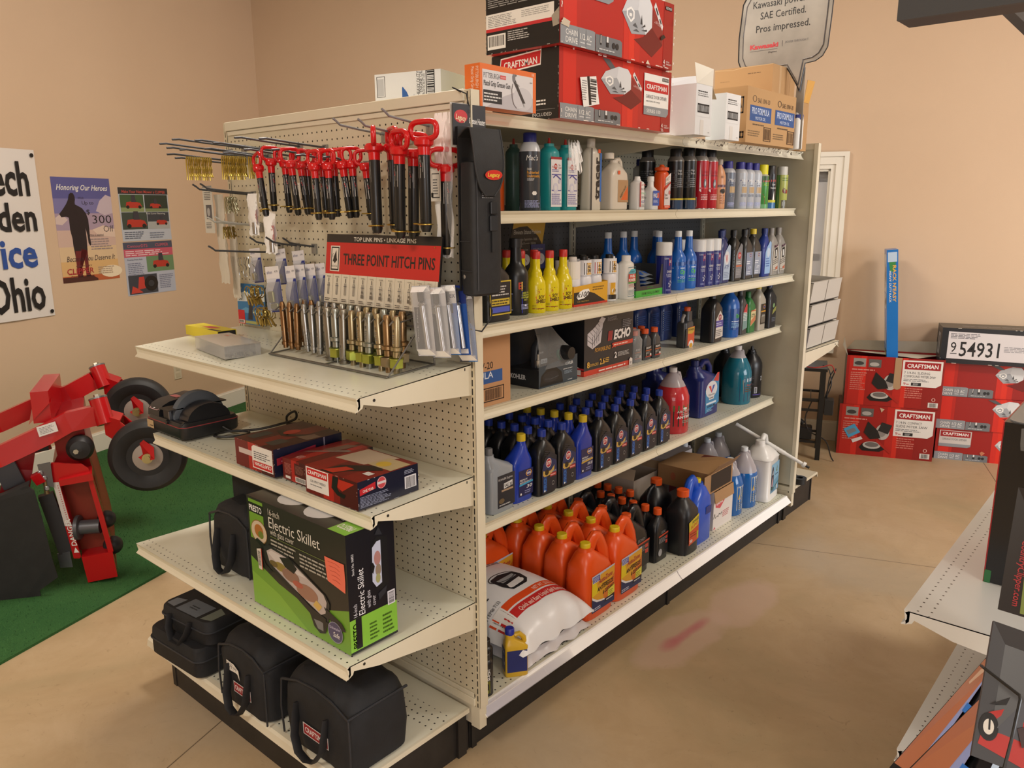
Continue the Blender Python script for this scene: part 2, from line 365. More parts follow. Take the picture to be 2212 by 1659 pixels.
def endcap(par, y, sgn, shelves, zb, depth, xs=(-0.8, 45.8)):
    """end unit; y is the panel plane, sgn -1 when its shelves run towards -y"""
    t = par; q = lambda a, b: (min(a, b), max(a, b)); n0 = set(COL.objects)
    g = G(); g.box(-0.85, 45.55, *q(0.02, -sgn*0.7), 8.6, 76.8, PEG if sgn < 0 else grain('scuffed_enamel', '#cdc8b6', '#c2bca8', 0.42, 0.15))
    o = g.build('pegboard_panel', t, (0, 0, 76.3))
    for i, v_ in enumerate(o.data.vertices): v_.co.z -= 76.3*U
    g = G(); g.box(-0.9, 45.6, *q(sgn*0.34, -sgn*0.9), 76.72, 77.9, PAINT, 0.06); g.box(-0.6, 45.3, *q(sgn*0.16, 0), 76.1, 76.66, PAINT, 0.04)
    g.build('top_rail', t)
    g = G(); g.box(-0.9, 45.6, *q(sgn*0.34, -sgn*0.9), 7.2, 8.2, PAINT, 0.06); g.box(-0.6, 45.3, *q(sgn*0.16, 0), 8.2, 8.8, PAINT, 0.04)
    g.box(-0.9, 45.2, *q(-sgn*0.1, -sgn*1.0), 4.3, 7.2, PAINT); g.build('bottom_rail', t)
    for x0, x1, xc in ((45.55, 46.32, 45.93), (-1.65, -0.85, -1.25)):
        g = G(); g.box(x0-xc, x1-xc, *q(sgn*0.06, -sgn*1.3), -69.3, 1.55, PAINT); g.box(x0-xc, x1-xc, *q(sgn*0.075, 0), -69.2, 1.5, SLOT)
        if x0 > 0: g.box(-1.2, 0.2, *q(0, -sgn*1.2), -72.2, -69.3, PAINT)
        g.build('upright_post', t, (xc, 0, 76.3))
    for (zf, zr, d, cut) in shelves:
        s_ = G(); n = 2; sl = (zf-zr)/d
        P = [(sgn*a, b+sl*a) for a, b in [(0.1, 0), *lip(d), (0.1, -0.12)]]
        s_.prism([(b[0], b[1]+zr-zr) for b in P], xs[0], xs[1], PAINT, 'x')
        so = s_.build('shelf', t, (0, 0, zr))
        top = G(); top.poly([(xs[0], sgn*0.1, 0.012), (xs[1], sgn*0.1, 0.012), (xs[1], sgn*d, sl*d+0.012), (xs[0], sgn*d, sl*d+0.012)][::(1 if sgn > 0 else -1)], MT[d] if d in MT else MT.setdefault(d, shelf_mat('perforated_shelf', d, 'XY') if sgn < 0 else PAINT))
        top.build('shelf_surface', so)
        for x_ in (xs[0]+0.02, xs[1]-0.12):
            b = G(); b.prism([(sgn*0.1, 0), (sgn*(d-0.4), sl*d-0.02), (sgn*(d-0.05), sl*d-0.25), (sgn*(d-0.25), sl*d-1.25), (sgn*(d-0.1), sl*d-1.4), (sgn*(d-0.75), sl*d-1.1), (sgn*(d-0.9), sl*d-0.75), (sgn*(d-4), -1.6+sl*d), (sgn*0.1, -3.5)], x_, x_+0.12, PAINT, 'x')
            if x_ > 20: b.lathe([(0.16, 0.13), (0.16, 0)], '#26221c', 8, cx=x_+0.03, cy=sgn*(d-2.2), cz=sl*d-0.55, axis='x'); b.box(x_+0.122, x_+0.13, *q(sgn*1, sgn*1.16), -0.6, -0.3, '#2a2620')
            b.build('bracket', so)
    g = G(); P = [(sgn*a, b) for a, b in ((0.2, 0), (depth-1, 0), (depth-0.35, -0.08), (depth-0.08, -0.35), (depth, -0.8), (depth+0.1, -1.25), (depth-0.2, -1.3), (depth-0.3, -0.6), (0.2, -0.6))]
    g.prism(P, -1.9, 44.6, PAINT, 'x'); o = g.build('base_deck', t, (0, 0, zb))
    top = G(); top.poly([(-1.6, sgn*0.3, 0.012), (44.3, sgn*0.3, 0.012), (44.3, sgn*(depth-0.9), 0.012), (-1.6, sgn*(depth-0.9), 0.012)][::sgn], holes('perforated_deck', '#dedccb', 'XY', 0.12, 1, 1, rows=[(-depth+1.2, -depth+3.4), (-6.6, -3)], stag=True, r=0.32) if sgn < 0 else PAINT); top.build('deck_surface', o)
    g = G(); g.box(2.3, 43.9, *q(sgn*(depth-1.5), sgn*(depth-2)), 0, zb-0.7, BLACKP); g.box(43.2, 43.7, *q(-sgn*0.4, sgn*(depth-2)), 0, zb-0.7, BLACKP); g.box(2.3, 2.8, *q(0, sgn*(depth-2)), 0, zb-0.7, BLACKP)
    g.box(43.7, 44.1, *q(sgn*0.3, sgn*1.7), 0, zb-0.6, BLACKP); g.box(2, 2.9, *q(sgn*(depth-1.4), sgn*(depth-2)), 0, zb-0.6, BLACKP); g.build('kick_plate', t)
    for o in set(COL.objects)-n0:
        if o.parent == t: o.location.y += y*U
SHELF = T('gondola_shelving', 'long cream double-sided store shelving with a pegboard end and stocked shelves', 'shelving', (0, 0, 0))
endcap(SHELF, 0, -1, [(48.45, 49.4, 15.9, 0), (36.2, 36.5, 14.8, 0), (21.35, 21.0, 18.7, 0)], 6.5, 18.3)
endcap(SHELF, 97.2, 1, [(36.8,36.9,21,0)], 6.6, 18)
# the long aisle unit with bottles
t = SHELF
g = G(); g.box(22.3, 23.3, 1.35, 95.6, 66.5, 77, PEGR); g.build('back_pegboard', t); g = G(); g.box(22.3, 23.3, 1.35, 95.6, 6, 66.5, holes('shade_tinted_pegboard', '#4b4a4b', 'YZ', 0.115, r=0.55)); g.build('back_pegboard', t)  # lower panel's dark grey paints in the shade behind the shelves
for y in (1.5, 48.2, 94.4):
    g = G(); g.box(22.0, 23.75, -0.6, 0.6, 4, 77.3, PAINT); m_ = holes('inner_slotted_post', '#b9b09a', 'YZ', du=50, dv=1, slot=(0.1, 0.36), r=0.5); g.box(23.75, 23.77, -0.55, 0.55, 5, 77, m_); g.build('upright_post', t, (0, y, 0))
RUN = [('top', 76.3, 43.6), ('a', 65.7, 42.9), ('b', 52.9, 43.5), ('c', 42.4, 41.6), ('d', 27.3, 41.0)]
RS = holes('perforated_shelf_white', '#dcdccd', 'YX', 0.1, 1, 1, rows=[(-2.7, -0.7)], stag=True, r=0.3, dirt='#d0cebb')
CHIP = N('chipped_enamel', '#dcd6c2', 0.35); v = CHIP.obj(); s = CHIP.sep(v)
k = CHIP.math('MULTIPLY', CHIP.math('GREATER_THAN', CHIP.noise(v, 0.9, 6, 0.7, 1), 0.56), CHIP.math('GREATER_THAN', s[2], -0.75)); CHIP.col(CHIP.mix(k, '#dad5c4', '#2b2520'))
for nm, z, xl in RUN:
    for (y0, y1) in ((1.45, 48.9), (49.0, 95.55)):
        g = G(); P = [(a, b) for a, b in [(-20.2, 0), *[(q[0], q[1]) for q in lip(0)], (-20.2, -0.12)]]
        pm = CHIP.m if (nm == 'top' and y0 > 40) else PAINT
        g.prism(P, y0, y1, pm, 'y'); g.box(-20, -0.6, y0+0.05, y1-0.05, -1.15, -0.13, K('#b5ae9c', 0.6)) if nm != 'top' else g.box(-19.8, -6, y0+6, y1-6, -0.6, -0.13, K('#b5ae9c', 0.6))
        so = g.build('shelf', t, (xl, 0, z))
        g = G(); g.poly([(-20, y0, 0.012), (0, y0, 0.012), (0, y1, 0.012), (-20, y1, 0.012)], RS); g.build('shelf_surface', so)
        for y_ in (y0, y1-0.12):
            g = G(); g.prism([(-20, 0), (-0.6, -0.02), (-1, -1.1), (-20, -3)], y_, y_+0.12, PAINT, 'y'); g.build('bracket', so)
# left-hand side of the same unit: only its top shelf can be glimpsed
g = G(); g.box(2.2, 22, 1.45, 95.5, 75.2, 76.3, PAINT); g.build('shelf', t)
for (y0, y1) in ((1.0, 48.9), (49.0, 95.2)):
    g = G(); P = [(-22.3, 0), (-0.9, 0), (-0.4, -0.1), (-0.2, -0.25), (-0.15, -0.45), (0.75, -1.25), (0.6, -1.4), (-0.5, -0.7), (-22.3, -0.7)]; g.prism(P, y0, y1, PAINT, 'y'); o = g.build('base_deck', t, (45.6, 0, 6.6))
    g = G(); g.poly([(-22, y0, 0.012), (-0.6, y0, 0.012), (-0.6, y1, 0.012), (-22, y1, 0.012)], holes('perforated_deck_white', '#dbdac8', 'YX', 0.13, 1, 1, rows=[(-3.2, -0.9)], stag=True, r=0.3, dirt='#cfccb8')); g.build('deck_surface', o)
    g = G(); g.prism([(-0.38, 0.03), (-0.12, -0.2), (-0.1, -0.5), (0.82, -1.25), (0.9, -1.2), (0.05, -0.3), (-0.1, 0.0)], y0+0.02, y1-0.1, clear('price_channel_film', '#f4f4ff', 0.06), 'y'); g.build('price_channel', o)
g = G(); g.box(43.2, 43.7, 0.6, 96.5, 0, 6, BLACKP); g.box(1.5, 2, 0.6, 96.5, 0, 6, BLACKP)
for y in (0.8, 48.7, 95): g.box(43.7, 44.0, y, y+0.8, 0, 5.9, BLACKP)
g.build('kick_plate', t)
g = G(); g.box(2.5, 22.2, 2, 95, 5.9, 6.6, PAINT); g.build('base_deck', t)
# ================================================================ builders for packaged goods
def carton(name, label, cat, x0, x1, y0, y1, z, h, col, px=(), ny=(), tp=(), cols=None, rot=0, group=None, ro=0.4, open_top=False, topread='y', part='carton'):
    """box standing at z; px, ny, tp: print on the +x face, the -y face and the top, in fractions of the face"""
    cx, cy = (x0+x1)/2, (y0+y1)/2; a, b = (x1-x0)/2, (y1-y0)/2; cols = cols or {}
    t = T(name, label, cat, (cx, cy, z), rot, group); g = G(); c = lambda k: K(cols.get(k, col), ro)
    g.poly([(-a, -b, 0), (-a, b, 0), (a, b, 0), (a, -b, 0)], c('b'))
    g.poly([(a, -b, 0), (a, b, 0), (a, b, h), (a, -b, h)], c('x')); g.poly([(-a, b, 0), (-a, -b, 0), (-a, -b, h), (-a, b, h)], c('nx'))
    g.poly([(-a, -b, 0), (a, -b, 0), (a, -b, h), (-a, -b, h)], c('y')); g.poly([(a, b, 0), (-a, b, 0), (-a, b, h), (a, b, h)], c('py'))
    if not open_top: g.poly([(-a, -b, h), (a, -b, h), (a, b, h), (-a, b, h)], c('t'))
    e = 0.05     # worn pale edges
    o = g.build(part, t)
    if px: art('front_print', t, lambda u, v, l: (a+l, -b+u*2*b, v*h), px, ro)
    if ny: art('side_print', t, lambda u, v, l: (-a+u*2*a, -b-l, v*h), ny, ro)
    if tp: art('top_print', t, (lambda u, v, l: (-a+u*2*a, -b+v*2*b, h+l)) if topread == 'y' else (lambda u, v, l: (a-v*2*a, -b+u*2*b, h+l)), tp, ro)
    return t
def seams(n, c, seed):
    """worn white nicks along the edges of a glossy printed box"""
    r = random.Random(seed); q = []
    for i in range(n):
        s_ = r.randint(0, 3); a = r.random()*0.95; w = r.uniform(.01, .04)
        q.append(('R', *((a, 0, w, .012), (a, .985, w, .015), (0, a, .006, w), (.992, a, .008, w))[s_], c))
    return q
def can(name, label, cat, x, y, z, r, h, body, cap, dome='#c8c8c8', hb=0.78, capr=0.62, ch=0.14, items=(), rot=0, group=None, ro=0.3, metal=0, rim=None):
    t = T(name, label, cat, (x, y, z), rot-.38, group); g = G(); g.lathe([(r*.95, 0), (r, .08), (r, hb*h)], K(body, ro, metal), 28, caps=(1, 0))
    if rim: g.lathe([(r*1.01, 0), (r*1.01, .12)], K(rim, .3, .6), 28, caps=(1, 0)); g.lathe([(r*1.01, hb*h-.1), (r*1.01, hb*h)], K(rim, .3, .6), 28, caps=(0, 0))
    g.build('can_body', t); g = G(); cr = capr*r
    g.lathe([(r, hb*h), (r*.93, hb*h+(1-ch-hb)*h*.4), (r*.8, hb*h+(1-ch-hb)*h*.75), (cr*1.02, (1-ch)*h)], K(dome, ro, 0.3 if dome == '#c8c8c8' else 0), 28, caps=(0, 1)); g.build('shoulder', t)
    g = G(); g.lathe([(cr, (1-ch)*h-.05), (cr, h-.12), (cr*.9, h)], K(cap, .4), 24); g.build('cap', t)
    if items: art('label', t, lambda u, v, l: ((r+l)*cos(u), (r+l)*sin(u), v*h), [cw(i) for i in items], ro, curved=True)
    return t
def cw(i): return i
def ring_at(w, d, e, f, z, oy=0, ox=0, n=32): return rect(w*f[0], d*f[1], e, n, ox, oy, z)
KIND = {   # (z, width, depth, y shift, x shift) in fractions
 'quart': [(0, .94, .9), (.015, 1, 1), (.58, 1, 1), (.66, .97, .96), (.76, .78, .84), (.83, .42, .58), (.85, .31, .46), (.9, .3, .44)],
 'slope': [(0, .95, .92), (.015, 1, 1), (.56, 1, 1), (.62, .97, .98, .01), (.74, .68, .8, .10), (.82, .42, .58, .17), (.855, .32, .46, .2), (.9, .31, .45, .2)],
 'slopel': [(0, .95, .92), (.015, 1, 1), (.66, 1, 1), (.7, .95, .98, -.02), (.78, .6, .8, -.2), (.83, .38, .56, -.31), (.86, .3, .46, -.33), (.9, .3, .46, -.33)],
 'neck': [(0, .95, .95), (.015, 1, 1), (.50, 1, 1), (.56, .95, .95), (.62, .74, .74), (.67, .5, .5), (.71, .46, .46), (.9, .4, .4)],
 'soy': [(0, .95, .95), (.015, 1, 1), (.44, 1, 1), (.51, .93, .93), (.57, .72, .72), (.6, .62, .62), (.645, .63, .63), (.69, .52, .52), (.72, .42, .42), (.9, .4, .4)],
 'round': [(0, .93, .93), (.02, 1, 1), (.6, 1, 1), (.68, .96, .96), (.78, .74, .74), (.85, .45, .45), (.88, .36, .36), (.93, .35, .35)],
 'tall': [(0, .95, .95), (.015, 1, 1), (.78, 1, 1), (.82, .93, .93), (.86, .66, .66), (.88, .5, .5), (.92, .48, .48)],
 'power': [(0, .95, .92), (.015, 1, 1), (.55, 1, 1), (.62, .94, .95), (.66, .6, .7, .12), (.69, .52, .7, .15), (.90, .52, .7, .15)],
}
def bottle(name, label, cat, x, y, z, w, d, h, kind, body, cap, items=(), e=5, capr=.19, cz=.9, rot=0, group=None, ro=0.33, curved=False, mat=None, handle=None, lw=None, capshape=None, ox=0):
    t = T(name, label, cat, (x, y, z), rot-(.35 if curved else 0), group); g = G(); m = mat or K(body, ro); oy = 0; rings = []
    for q in KIND[kind]:
        zf, wf, df = q[:3]; oy = (q[3] if len(q) > 3 else 0)*w; ee = e if zf < .7 or kind == 'power' else 2.2
        rings.append(rect(w*wf, d*df, ee, 32, ox*d*(1 if zf > .7 else 0), oy, zf*h))
    g.loft(rings, m)
    if handle: g.tube([(a*d, b*w, c*h) for a, b, c in handle[0]], handle[1], m, 8)
    g.build('bottle_body', t); cr = capr*w; g = G()
    if capshape == 'nozzle': g.lathe([(cr*1.5, cz*h-.1), (cr*1.5, cz*h+.35), (cr*.7, cz*h+.45), (cr*.35, h)], K(cap, .4), 16, cx=ox*d, cy=oy)
    else: g.lathe([(cr, cz*h-.06), (cr, h-.08), (cr*.88, h)], K(cap, .42), 20, cx=ox*d, cy=oy)
    g.build('cap', t)
    if items:
        if curved: R_ = w/2; art('label', t, lambda u, v, l: ((R_+l)*cos(u), (R_+l)*sin(u), v*h), items, ro, curved=True)
        else: art('label', t, lambda u, v, l: (d/2+.02+l, u*w, v*h), items, ro)
    return t
RED, DRED, CRED, WHT, BLK, GRY = '#c4221d', '#8e1a17', '#c01f26', '#ecebe8', '#17171a', '#8b9096'
def craftsman(x, y, w, h, rim=True):
    """the red brand plate with white capitals"""
    q = [('R', x, y, w, h, WHT), ('R', x+w*.02, y+h*.06, w*.96, h*.88, CRED)] if rim else [('R', x, y, w, h, CRED)]
    return q+[('T', x+w*.08, y+h*.26, h*.48, 'CRAFTSMAN', WHT, {'w': w*.84, 'b': .02})]
def opener_pic(x, y, w, h):
    """the pictured garage door opener: grey faceted nose, dark red housing"""
    p_ = lambda *q: [(x+a*w, y+b*h) for a, b in q]
    return [('P', p_((.28, .22), (.72, .0), (.98, .25), (.98, .52), (.7, .52), (.5, .3)), '#6f1716'), ('P', p_((.7, .5), (.72, .82), (.98, .5), (.98, .25)), '#8a2b26'), ('P', p_((.74, .86), (.78, .95), (.98, .58), (.96, .5)), '#d8d8d8'),
            ('P', p_((.78, .84), (.8, .87), (.86, .76), (.84, .73)), '#222226'), ('P', p_((.88, .68), (.9, .7), (.94, .62), (.92, .6)), '#222226'),
            ('P', p_((.0, .62), (.1, .82), (.4, 1), (.62, .98), (.7, .85), (.7, .5), (.55, .35), (.22, .3)), '#c9cbcf'),
            ('P', p_((.0, .62), (.36, .72), (.55, .35), (.22, .3)), '#9fa3a9'), ('P', p_((.36, .72), (.4, 1), (.62, .98), (.7, .85), (.7, .5), (.55, .35)), '#d5d7da'),
            ('P', p_((.1, .58), (.1, .68), (.2, .74), (.28, .68), (.28, .56), (.2, .48)), WHT), ('P', p_((.13, .59), (.13, .66), (.2, .7), (.25, .66), (.25, .58), (.2, .52)), '#9fa3a9'), ('R', x+.16*w, y+.58*h, .06*w, .05*h, WHT),
            ('P', p_((.42, .5), (.45, .66), (.47, .5)), '#3a3c40'), ('P', p_((.44, .44), (.53, .52), (.54, .48)), '#3a3c40'), ('P', p_((.44, .4), (.58, .44), (.57, .4)), '#3a3c40'), ('P', p_((.24, .44), (.3, .5), (.36, .42)), '#55585d'), ('P', p_((.25, .36), (.33, .4), (.4, .36)), '#55585d'),
            ('T', x+.74*w, y+.6*h, .05*h, 'CRAFTSMAN', '#e0b5b0', {'w': .2*w, 'rot': -36})]
def opener_band(h=.2):
    """grey strip with the drive type and accessories along the bottom"""
    return [('P', [(.0, .0), (.27, 0), (.27, h*.95), (.25, h), (0, h)], '#8b9096'), ('P', [(.275, 0), (.5, 0), (.5, h*.8), (.48, h*.9), (.275, h*.9)], '#6f7378'),
            ('T', .04, h*.5, h*.3, 'CHAIN', WHT, {'w': .09}), ('T', .04, h*.12, h*.3, 'DRIVE', WHT, {'w': .09}), ('T', .15, h*.42, h*.32, '1/2', WHT, {'w': .04}), ('T', .2, h*.4, h*.32, 'AC', WHT, {'w': .04}),
            ('R', .137, .02, .002, h*.85, '#6f7378'), ('R', .195, .02, .002, h*.85, '#6f7378'), ('L', .15, h*.2, .04, h*.14, 1, '#d9dbdd'), ('L', .2, h*.2, .045, h*.14, 1, '#d9dbdd'),
            ('R', .31, h*.4, .012, h*.55, '#222428'), ('R', .313, h*.5, .005, h*.4, '#e6e6e6'), ('R', .36, h*.35, .022, h*.55, '#222428'), ('R', .363, h*.6, .016, h*.3, '#dedede'), ('E', .425, h*.5, .014, h*.17, '#26282c'), ('E', .455, h*.5, .014, h*.17, '#26282c'),
            ('L', .3, h*.12, .17, h*.14, 1, '#c8cacc')]
def glow(cols):  # vertical printed bands of lighter red
    return [('R', x, 0, w, 1, c) for x, w, c in cols]
BANDS = glow(((0.03, .1, '#cf2a1f'), (.13, .03, '#b6231c'), (.52, .05, '#cc2a20'), (.57, .05, '#d8301f'), (.62, .05, '#c0251d'), (.9, .1, '#9c1c18')))
def stripe_side(): return seams(14, '#d8d4cc', 5)
# ---------------------------------------------------------------- things on the top shelf
zt = 76.31
a_ = [35.93,45.4,15.82,41.35,7.93]
t = carton('garage_opener_box', 'red garage door opener box directly on the top shelf, with a barcode sticker', 'box', a_[0]-1, a_[1], a_[2], a_[3], zt, a_[4], '#b3211c', px=BANDS+[('P', [(.34, .98), (.4, .98), (.47, .84), (.42, .82)], '#53565b')]+opener_pic(.33, .28, .38, .62)+
    [('R', .72, .38, .25, .52, WHT), ('P', [(.72, .24), (.95, .24), (.97, .3), (.97, .38), (.72, .38)], GRY), ('T', .75, .28, .06, 'SERIES 100', WHT, {'w': .14}), *craftsman(.725, .62, .24, .16, False), ('T', .74, .51, .06, 'GARAGE DOOR OPENER', '#5d6166', {'w': .21}), ('T', .74, .45, .025, 'ABRE PUERTA DEL GARAJE', '#5d6166', {'w': .14}), ('R', .9, .82, .065, .055, '#2a2a2c'), ('T', .905, .83, .035, '157933', WHT, {'w': .055}),
     ('T', .9, .06, .075, '4', WHT, {'w': .016}), ('T', .895, .025, .025, 'YEAR', WHT, {'w': .025}), ('T', .928, .09, .025, 'MOTOR', WHT, {'w': .035}), ('T', .928, .055, .025, 'WARRANTY', WHT, {'w': .055})]+opener_band(.22)+
    [('P', [(.15, .62), (.28, .68), (.31, .28), (.18, .2)], WHT), ('P', [(.205, .65), (.225, .66), (.245, .25), (.225, .24)], '#1b1b1b'), ('L', .165, .3, .04, .3, 9, '#8d8d8d'), *[('R', .232, .3+i*.035, .05, .012+.008*(i % 3), '#333333') for i in range(10)]]+seams(26, '#e2d9d2', 1),
    ny=[('P', [(.12, .72), (.14, .95), (.75, 1), (.74, .78)], WHT), ('P', [(.13, .74), (.15, .93), (.74, .98), (.73, .8)], CRED), ('T', .19, .79, .1, 'CRAFTSMAN', WHT, {'w': .5, 'rot': 2, 'b': .02}), ('P', [(.3, .68), (.62, .7), (.66, .62), (.66, .55), (.3, .5)], '#3c1212'), ('L', .55, .2, .3, .1, 2, WHT), ('T', .62, .05, .05, 'INCLUDED', WHT, {'w': .28}), ('R', .5, .14, .45, .006, '#8d8d8d')]+seams(30, '#8a8a88', 2), cols={'y': '#18191c', 't': '#2a1614', 'nx': '#18191c'}, ro=.3)
b_ = [35.82,46.32,15.05,39.79,7.42]; h2 = 8.3
carton('garage_opener_box', 'torn red garage door opener box stacked on top of another opener box', 'box', b_[0]-.7, b_[1], b_[2]-.4, b_[3], zt+a_[4]+.03, h2, '#b3211c', px=BANDS+opener_pic(.5, .12, .4, .86)+[('R', .1, .82, .32, .2, WHT), ('P', [(.1, .68), (.38, .68), (.42, .74), (.42, .82), (.1, .82)], GRY), ('T', .14, .72, .065, 'SERIES 100', WHT, {'w': .18}), ('R', .91, .88, .065, .055, '#2a2a2c'), ('T', .915, .89, .035, '157933', WHT, {'w': .055}),
    ('T', .9, .06, .075, '4', WHT, {'w': .016}), ('T', .895, .025, .025, 'YEAR', WHT, {'w': .025}), ('T', .928, .09, .025, 'MOTOR', WHT, {'w': .035}), ('T', .928, .055, .025, 'WARRANTY', WHT, {'w': .055})]+opener_band(.26)+[('P', [(0, .24), (.02, .33), (.07, .3), (.06, .22)], '#c9bda9'), ('P', [(.72, .0), (.74, .06), (.76, 0)], '#d8cbb8'), ('P', [(.86, .44), (.89, .5), (.91, .46), (.87, .4)], '#231a17')]+seams(30, '#e2d9d2', 3),
    ny=[('R', .0, .34, .93, .2, WHT), ('R', 0, .3, .93, .045, '#c8343a'), ('L', .03, .36, .42, .16, 7, '#9a9a9a'), ('L', .5, .42, .4, .1, 4, '#b0b0b0'), ('R', .02, .06, .26, .2, WHT), ('B', .04, .1, .22, .14), ('L', .31, .14, .3, .14, 5, '#c0c0c0'), ('L', .03, .62, .7, .22, 8, '#9a9a9a'), ('P', [(.3, .8), (.38, .74), (.55, .76), (.62, .85), (.6, .95), (.32, .95)], '#5c564e'), ('P', [(.92, .22), (.9, .36), (1, .46), (1, .24)], '#a39c90')]+seams(34, '#8a8a88', 4), cols={'y': '#18191c', 't': '#2a1614', 'nx': '#18191c'}, ro=.3)
# grease gun box: orange and white, standing on its long edge
carton('grease_gun_box', 'orange and white pistol grip grease gun box beside the end panel top', 'box', 44.15, 46.3, -1.66+3.1, 10.48, zt, 4.12+.1, '#e0702c', px=[('R', .04, .0, .9, .87, '#d5d4d8'), ('P', [(.1, 0), (.94, 0), (.94, .35), (.7, .5), (.4, .3)], '#b9b7be'), ('E', .75, .3, .18, .28, '#c7c6cc'), ('T', .06, .68, .13, 'PITTSBURGH', '#3c3c42', {'w': .28, 'b': -.005}), ('R', .345, .7, .1, .09, '#d04548'), ('T', .352, .72, .04, 'AUTOMOTIVE', WHT, {'w': .085}), ('T', .06, .5, .13, 'Pistol Grip Grease Gun', '#26262a', {'w': .46, 'b': .01}),
    ('R', .05, .1, .32, .3, '#1d1b1e'), ('L', .06, .14, .3, .22, 3, '#d8d8d8'), ('S', [(.585, .74), (.77, .2)], .05, '#3b3432'), ('S', [(.57, .8), (.63, .86)], .04, '#6c6a68'), ('E', .585, .78, .025, .1, '#77757a'), ('S', [(.565, .64), (.545, .5), (.55, .3), (.58, .14), (.63, .06)], .008, '#3d2b2e'), ('S', [(.63, .06), (.73, .1)], .018, '#d5d5d5'), ('S', [(.76, .2), (.775, .12)], .02, '#b0b0b2'), ('S', [(.61, .68), (.68, .6)], .014, '#8d8d8d'), ('T', .93, .9, .07, 'LUBE', '#f3dccb', {'w': .045, 'al': 'c'}), ('R', .88, .72, .04, .02, '#8d8d8d')],
    ny=[('T', .42, .93, .22, 'Pistol Grip Grease Gun', '#f3dccb', {'w': .8, 'rot': -90}), ('T', .72, .93, .2, 'PITTSBURGH', '#f3dccb', {'w': .5, 'rot': -90})], ro=.45)
# white oil carton turned a little, behind the end panel
tt = T('oil_carton', 'white diesel engine oil carton behind the top rail of the end panel', 'box', (18.5, 16.5, zt), .26); g = G(); g.box(-5.4, 5.4, 0, 7, 0, 8.1, K('#dde0e4', .6)); g.build('carton', tt)
FY = lambda u, v, l: (-5.4+u*10.8, -l, v*8.1)
art('front_print', tt, FY, [('F', .03, .62, .13, .34, .008, '#22242a'), ('R', .04, .64, .1, .28, '#b9bcc2'), ('P', [(.42, .42), (.42, .75), (.43, .77), (.49, .68), (.52, .6), (.5, .42)], '#2c5ea8'), ('F', .78, .42, .13, .58, .012, '#1c1e22'), ('B', .8, .44, .1, .54, '#1c1e22', 1), ('T', .69, .6, .05, 'HEAVY DUTY', '#2a2c31', {'w': .4, 'rot': 90}), ('T', .73, .45, .05, 'DIESEL ENGINE OIL', '#2a2c31', {'w': .55, 'rot': 90}), ('T', .765, .45, .03, '12 FROM PLASTIC BOTTLES', '#45474d', {'w': .5, 'rot': 90}), ('P', [(.58, .42), (.58, .6), (.6, .64), (.66, .54), (.66, .42)], '#c9ccd2'), ('T', .08, .45, .06, '26', '#22242a', {'w': .1, 'rot': 90}), ('R', .36, .42, .025, .12, '#22242a'), ('R', .33, .47, .08, .02, '#22242a')], .6)
# yellow and black air hose reel disc
tt = T('hose_reel', 'yellow rimmed black disc leaning behind the orange box', 'reel', (29.8, 24.6, zt), -0.6); g = G(); g.lathe([(3.1, -1), (4.9, -1), (4.98, -.6), (4.98, .6), (4.9, 1), (3.1, 1)], '#e3cd1f', 40, axis='y', cz=5, caps=(0, 0)); g.build('rim', tt)
g = G(); g.lathe([(0.2, -.8), (3.3, -.7), (3.3, .7), (.2, .8)], '#1d1f22', 32, axis='y', cz=5); g.build('disc', tt)
# small white cartons
ow = T('open_carton', 'white carton with its flap standing open, beside the red boxes', 'box', (44.7, 48.6, zt)); g = G(); a, b, h = 2.05, 2.45, 7; m1 = K('#dfe1e3', .65); m2 = K('#cfd6dc', .65)
for q in ([(a, -b, 0), (a, b, 0), (a, b, h), (a, -b, h)], [(-a-2.2, b, 0), (-a-2.2, -b, 0), (-a-2.2, -b, h), (-a-2.2, b, h)], [(-a-2.2, -b, 0), (a, -b, 0), (a, -b, h), (-a-2.2, -b, h)], [(a, b, 0), (-a-2.2, b, 0), (-a-2.2, b, h), (a, b, h)], [(a, -b, 0), (-a-2.2, -b, 0), (-a-2.2, b, 0), (a, b, 0)]): g.poly(q, m1)
g.build('carton', ow); 
def flap(p, pts, m='#e4dfd2'):
    g = G(); n = (Vector(pts[1])-Vector(pts[0])).cross(Vector(pts[2])-Vector(pts[1])).normalized()*.05
    g.loft([pts, [tuple(Vector(q)+n) for q in pts]], K(m, .65), smooth=False); return g.build('flap', p)
flap(ow, [(a, -b, h), (a, b, h), (a+.3, b-.6, h+2.3), (a-.6, -b+.3, h+2.9)]); flap(ow, [(a, -b, h), (-a-2.2, -b, h), (-a-1.6, -b+1.3, h+1.3), (a-.2, -b+.9, h+1.1)], '#b9bdc2'); flap(ow, [(a, b, h), (-a-2, b, h), (-a-1.5, b+1.5, h-1), (a-.1, b+1.6, h-1.6)], '#bba98e')
LAB = [('T', .12, .86, .03, 'Rural King Lubricating Oil', '#333333', {'w': .74}), ('L', .12, .76, .76, .08, 2, '#555555'), ('F', .12, .44, .72, .18, .03, '#15161a'), ('B', .17, .46, .62, .13), ('F', .08, .36, .8, .46, .006, '#c9c9c9'), ('R', .3, .0, .22, .3, '#d9d6d2'), ('R', .8, .06, .1, .012, '#888888')]
LAB = [i for i in LAB if i[0] != 'T']+[('L', .12, .84, .74, .05, 1, '#333333')]
art('front_print', ow, lambda u, v, l: (a+l, -b+u*2*b, v*h), LAB, .6)
carton('oil_carton', 'small closed white carton between the open white carton and brown cartons', 'box', 42.6, 45.9, 57.4, 62.4, zt, 6.9, '#dfe0e1', px=LAB, cols={'y': '#d3d9df'}, ro=.6)
KRAFT = '#b08a5e'
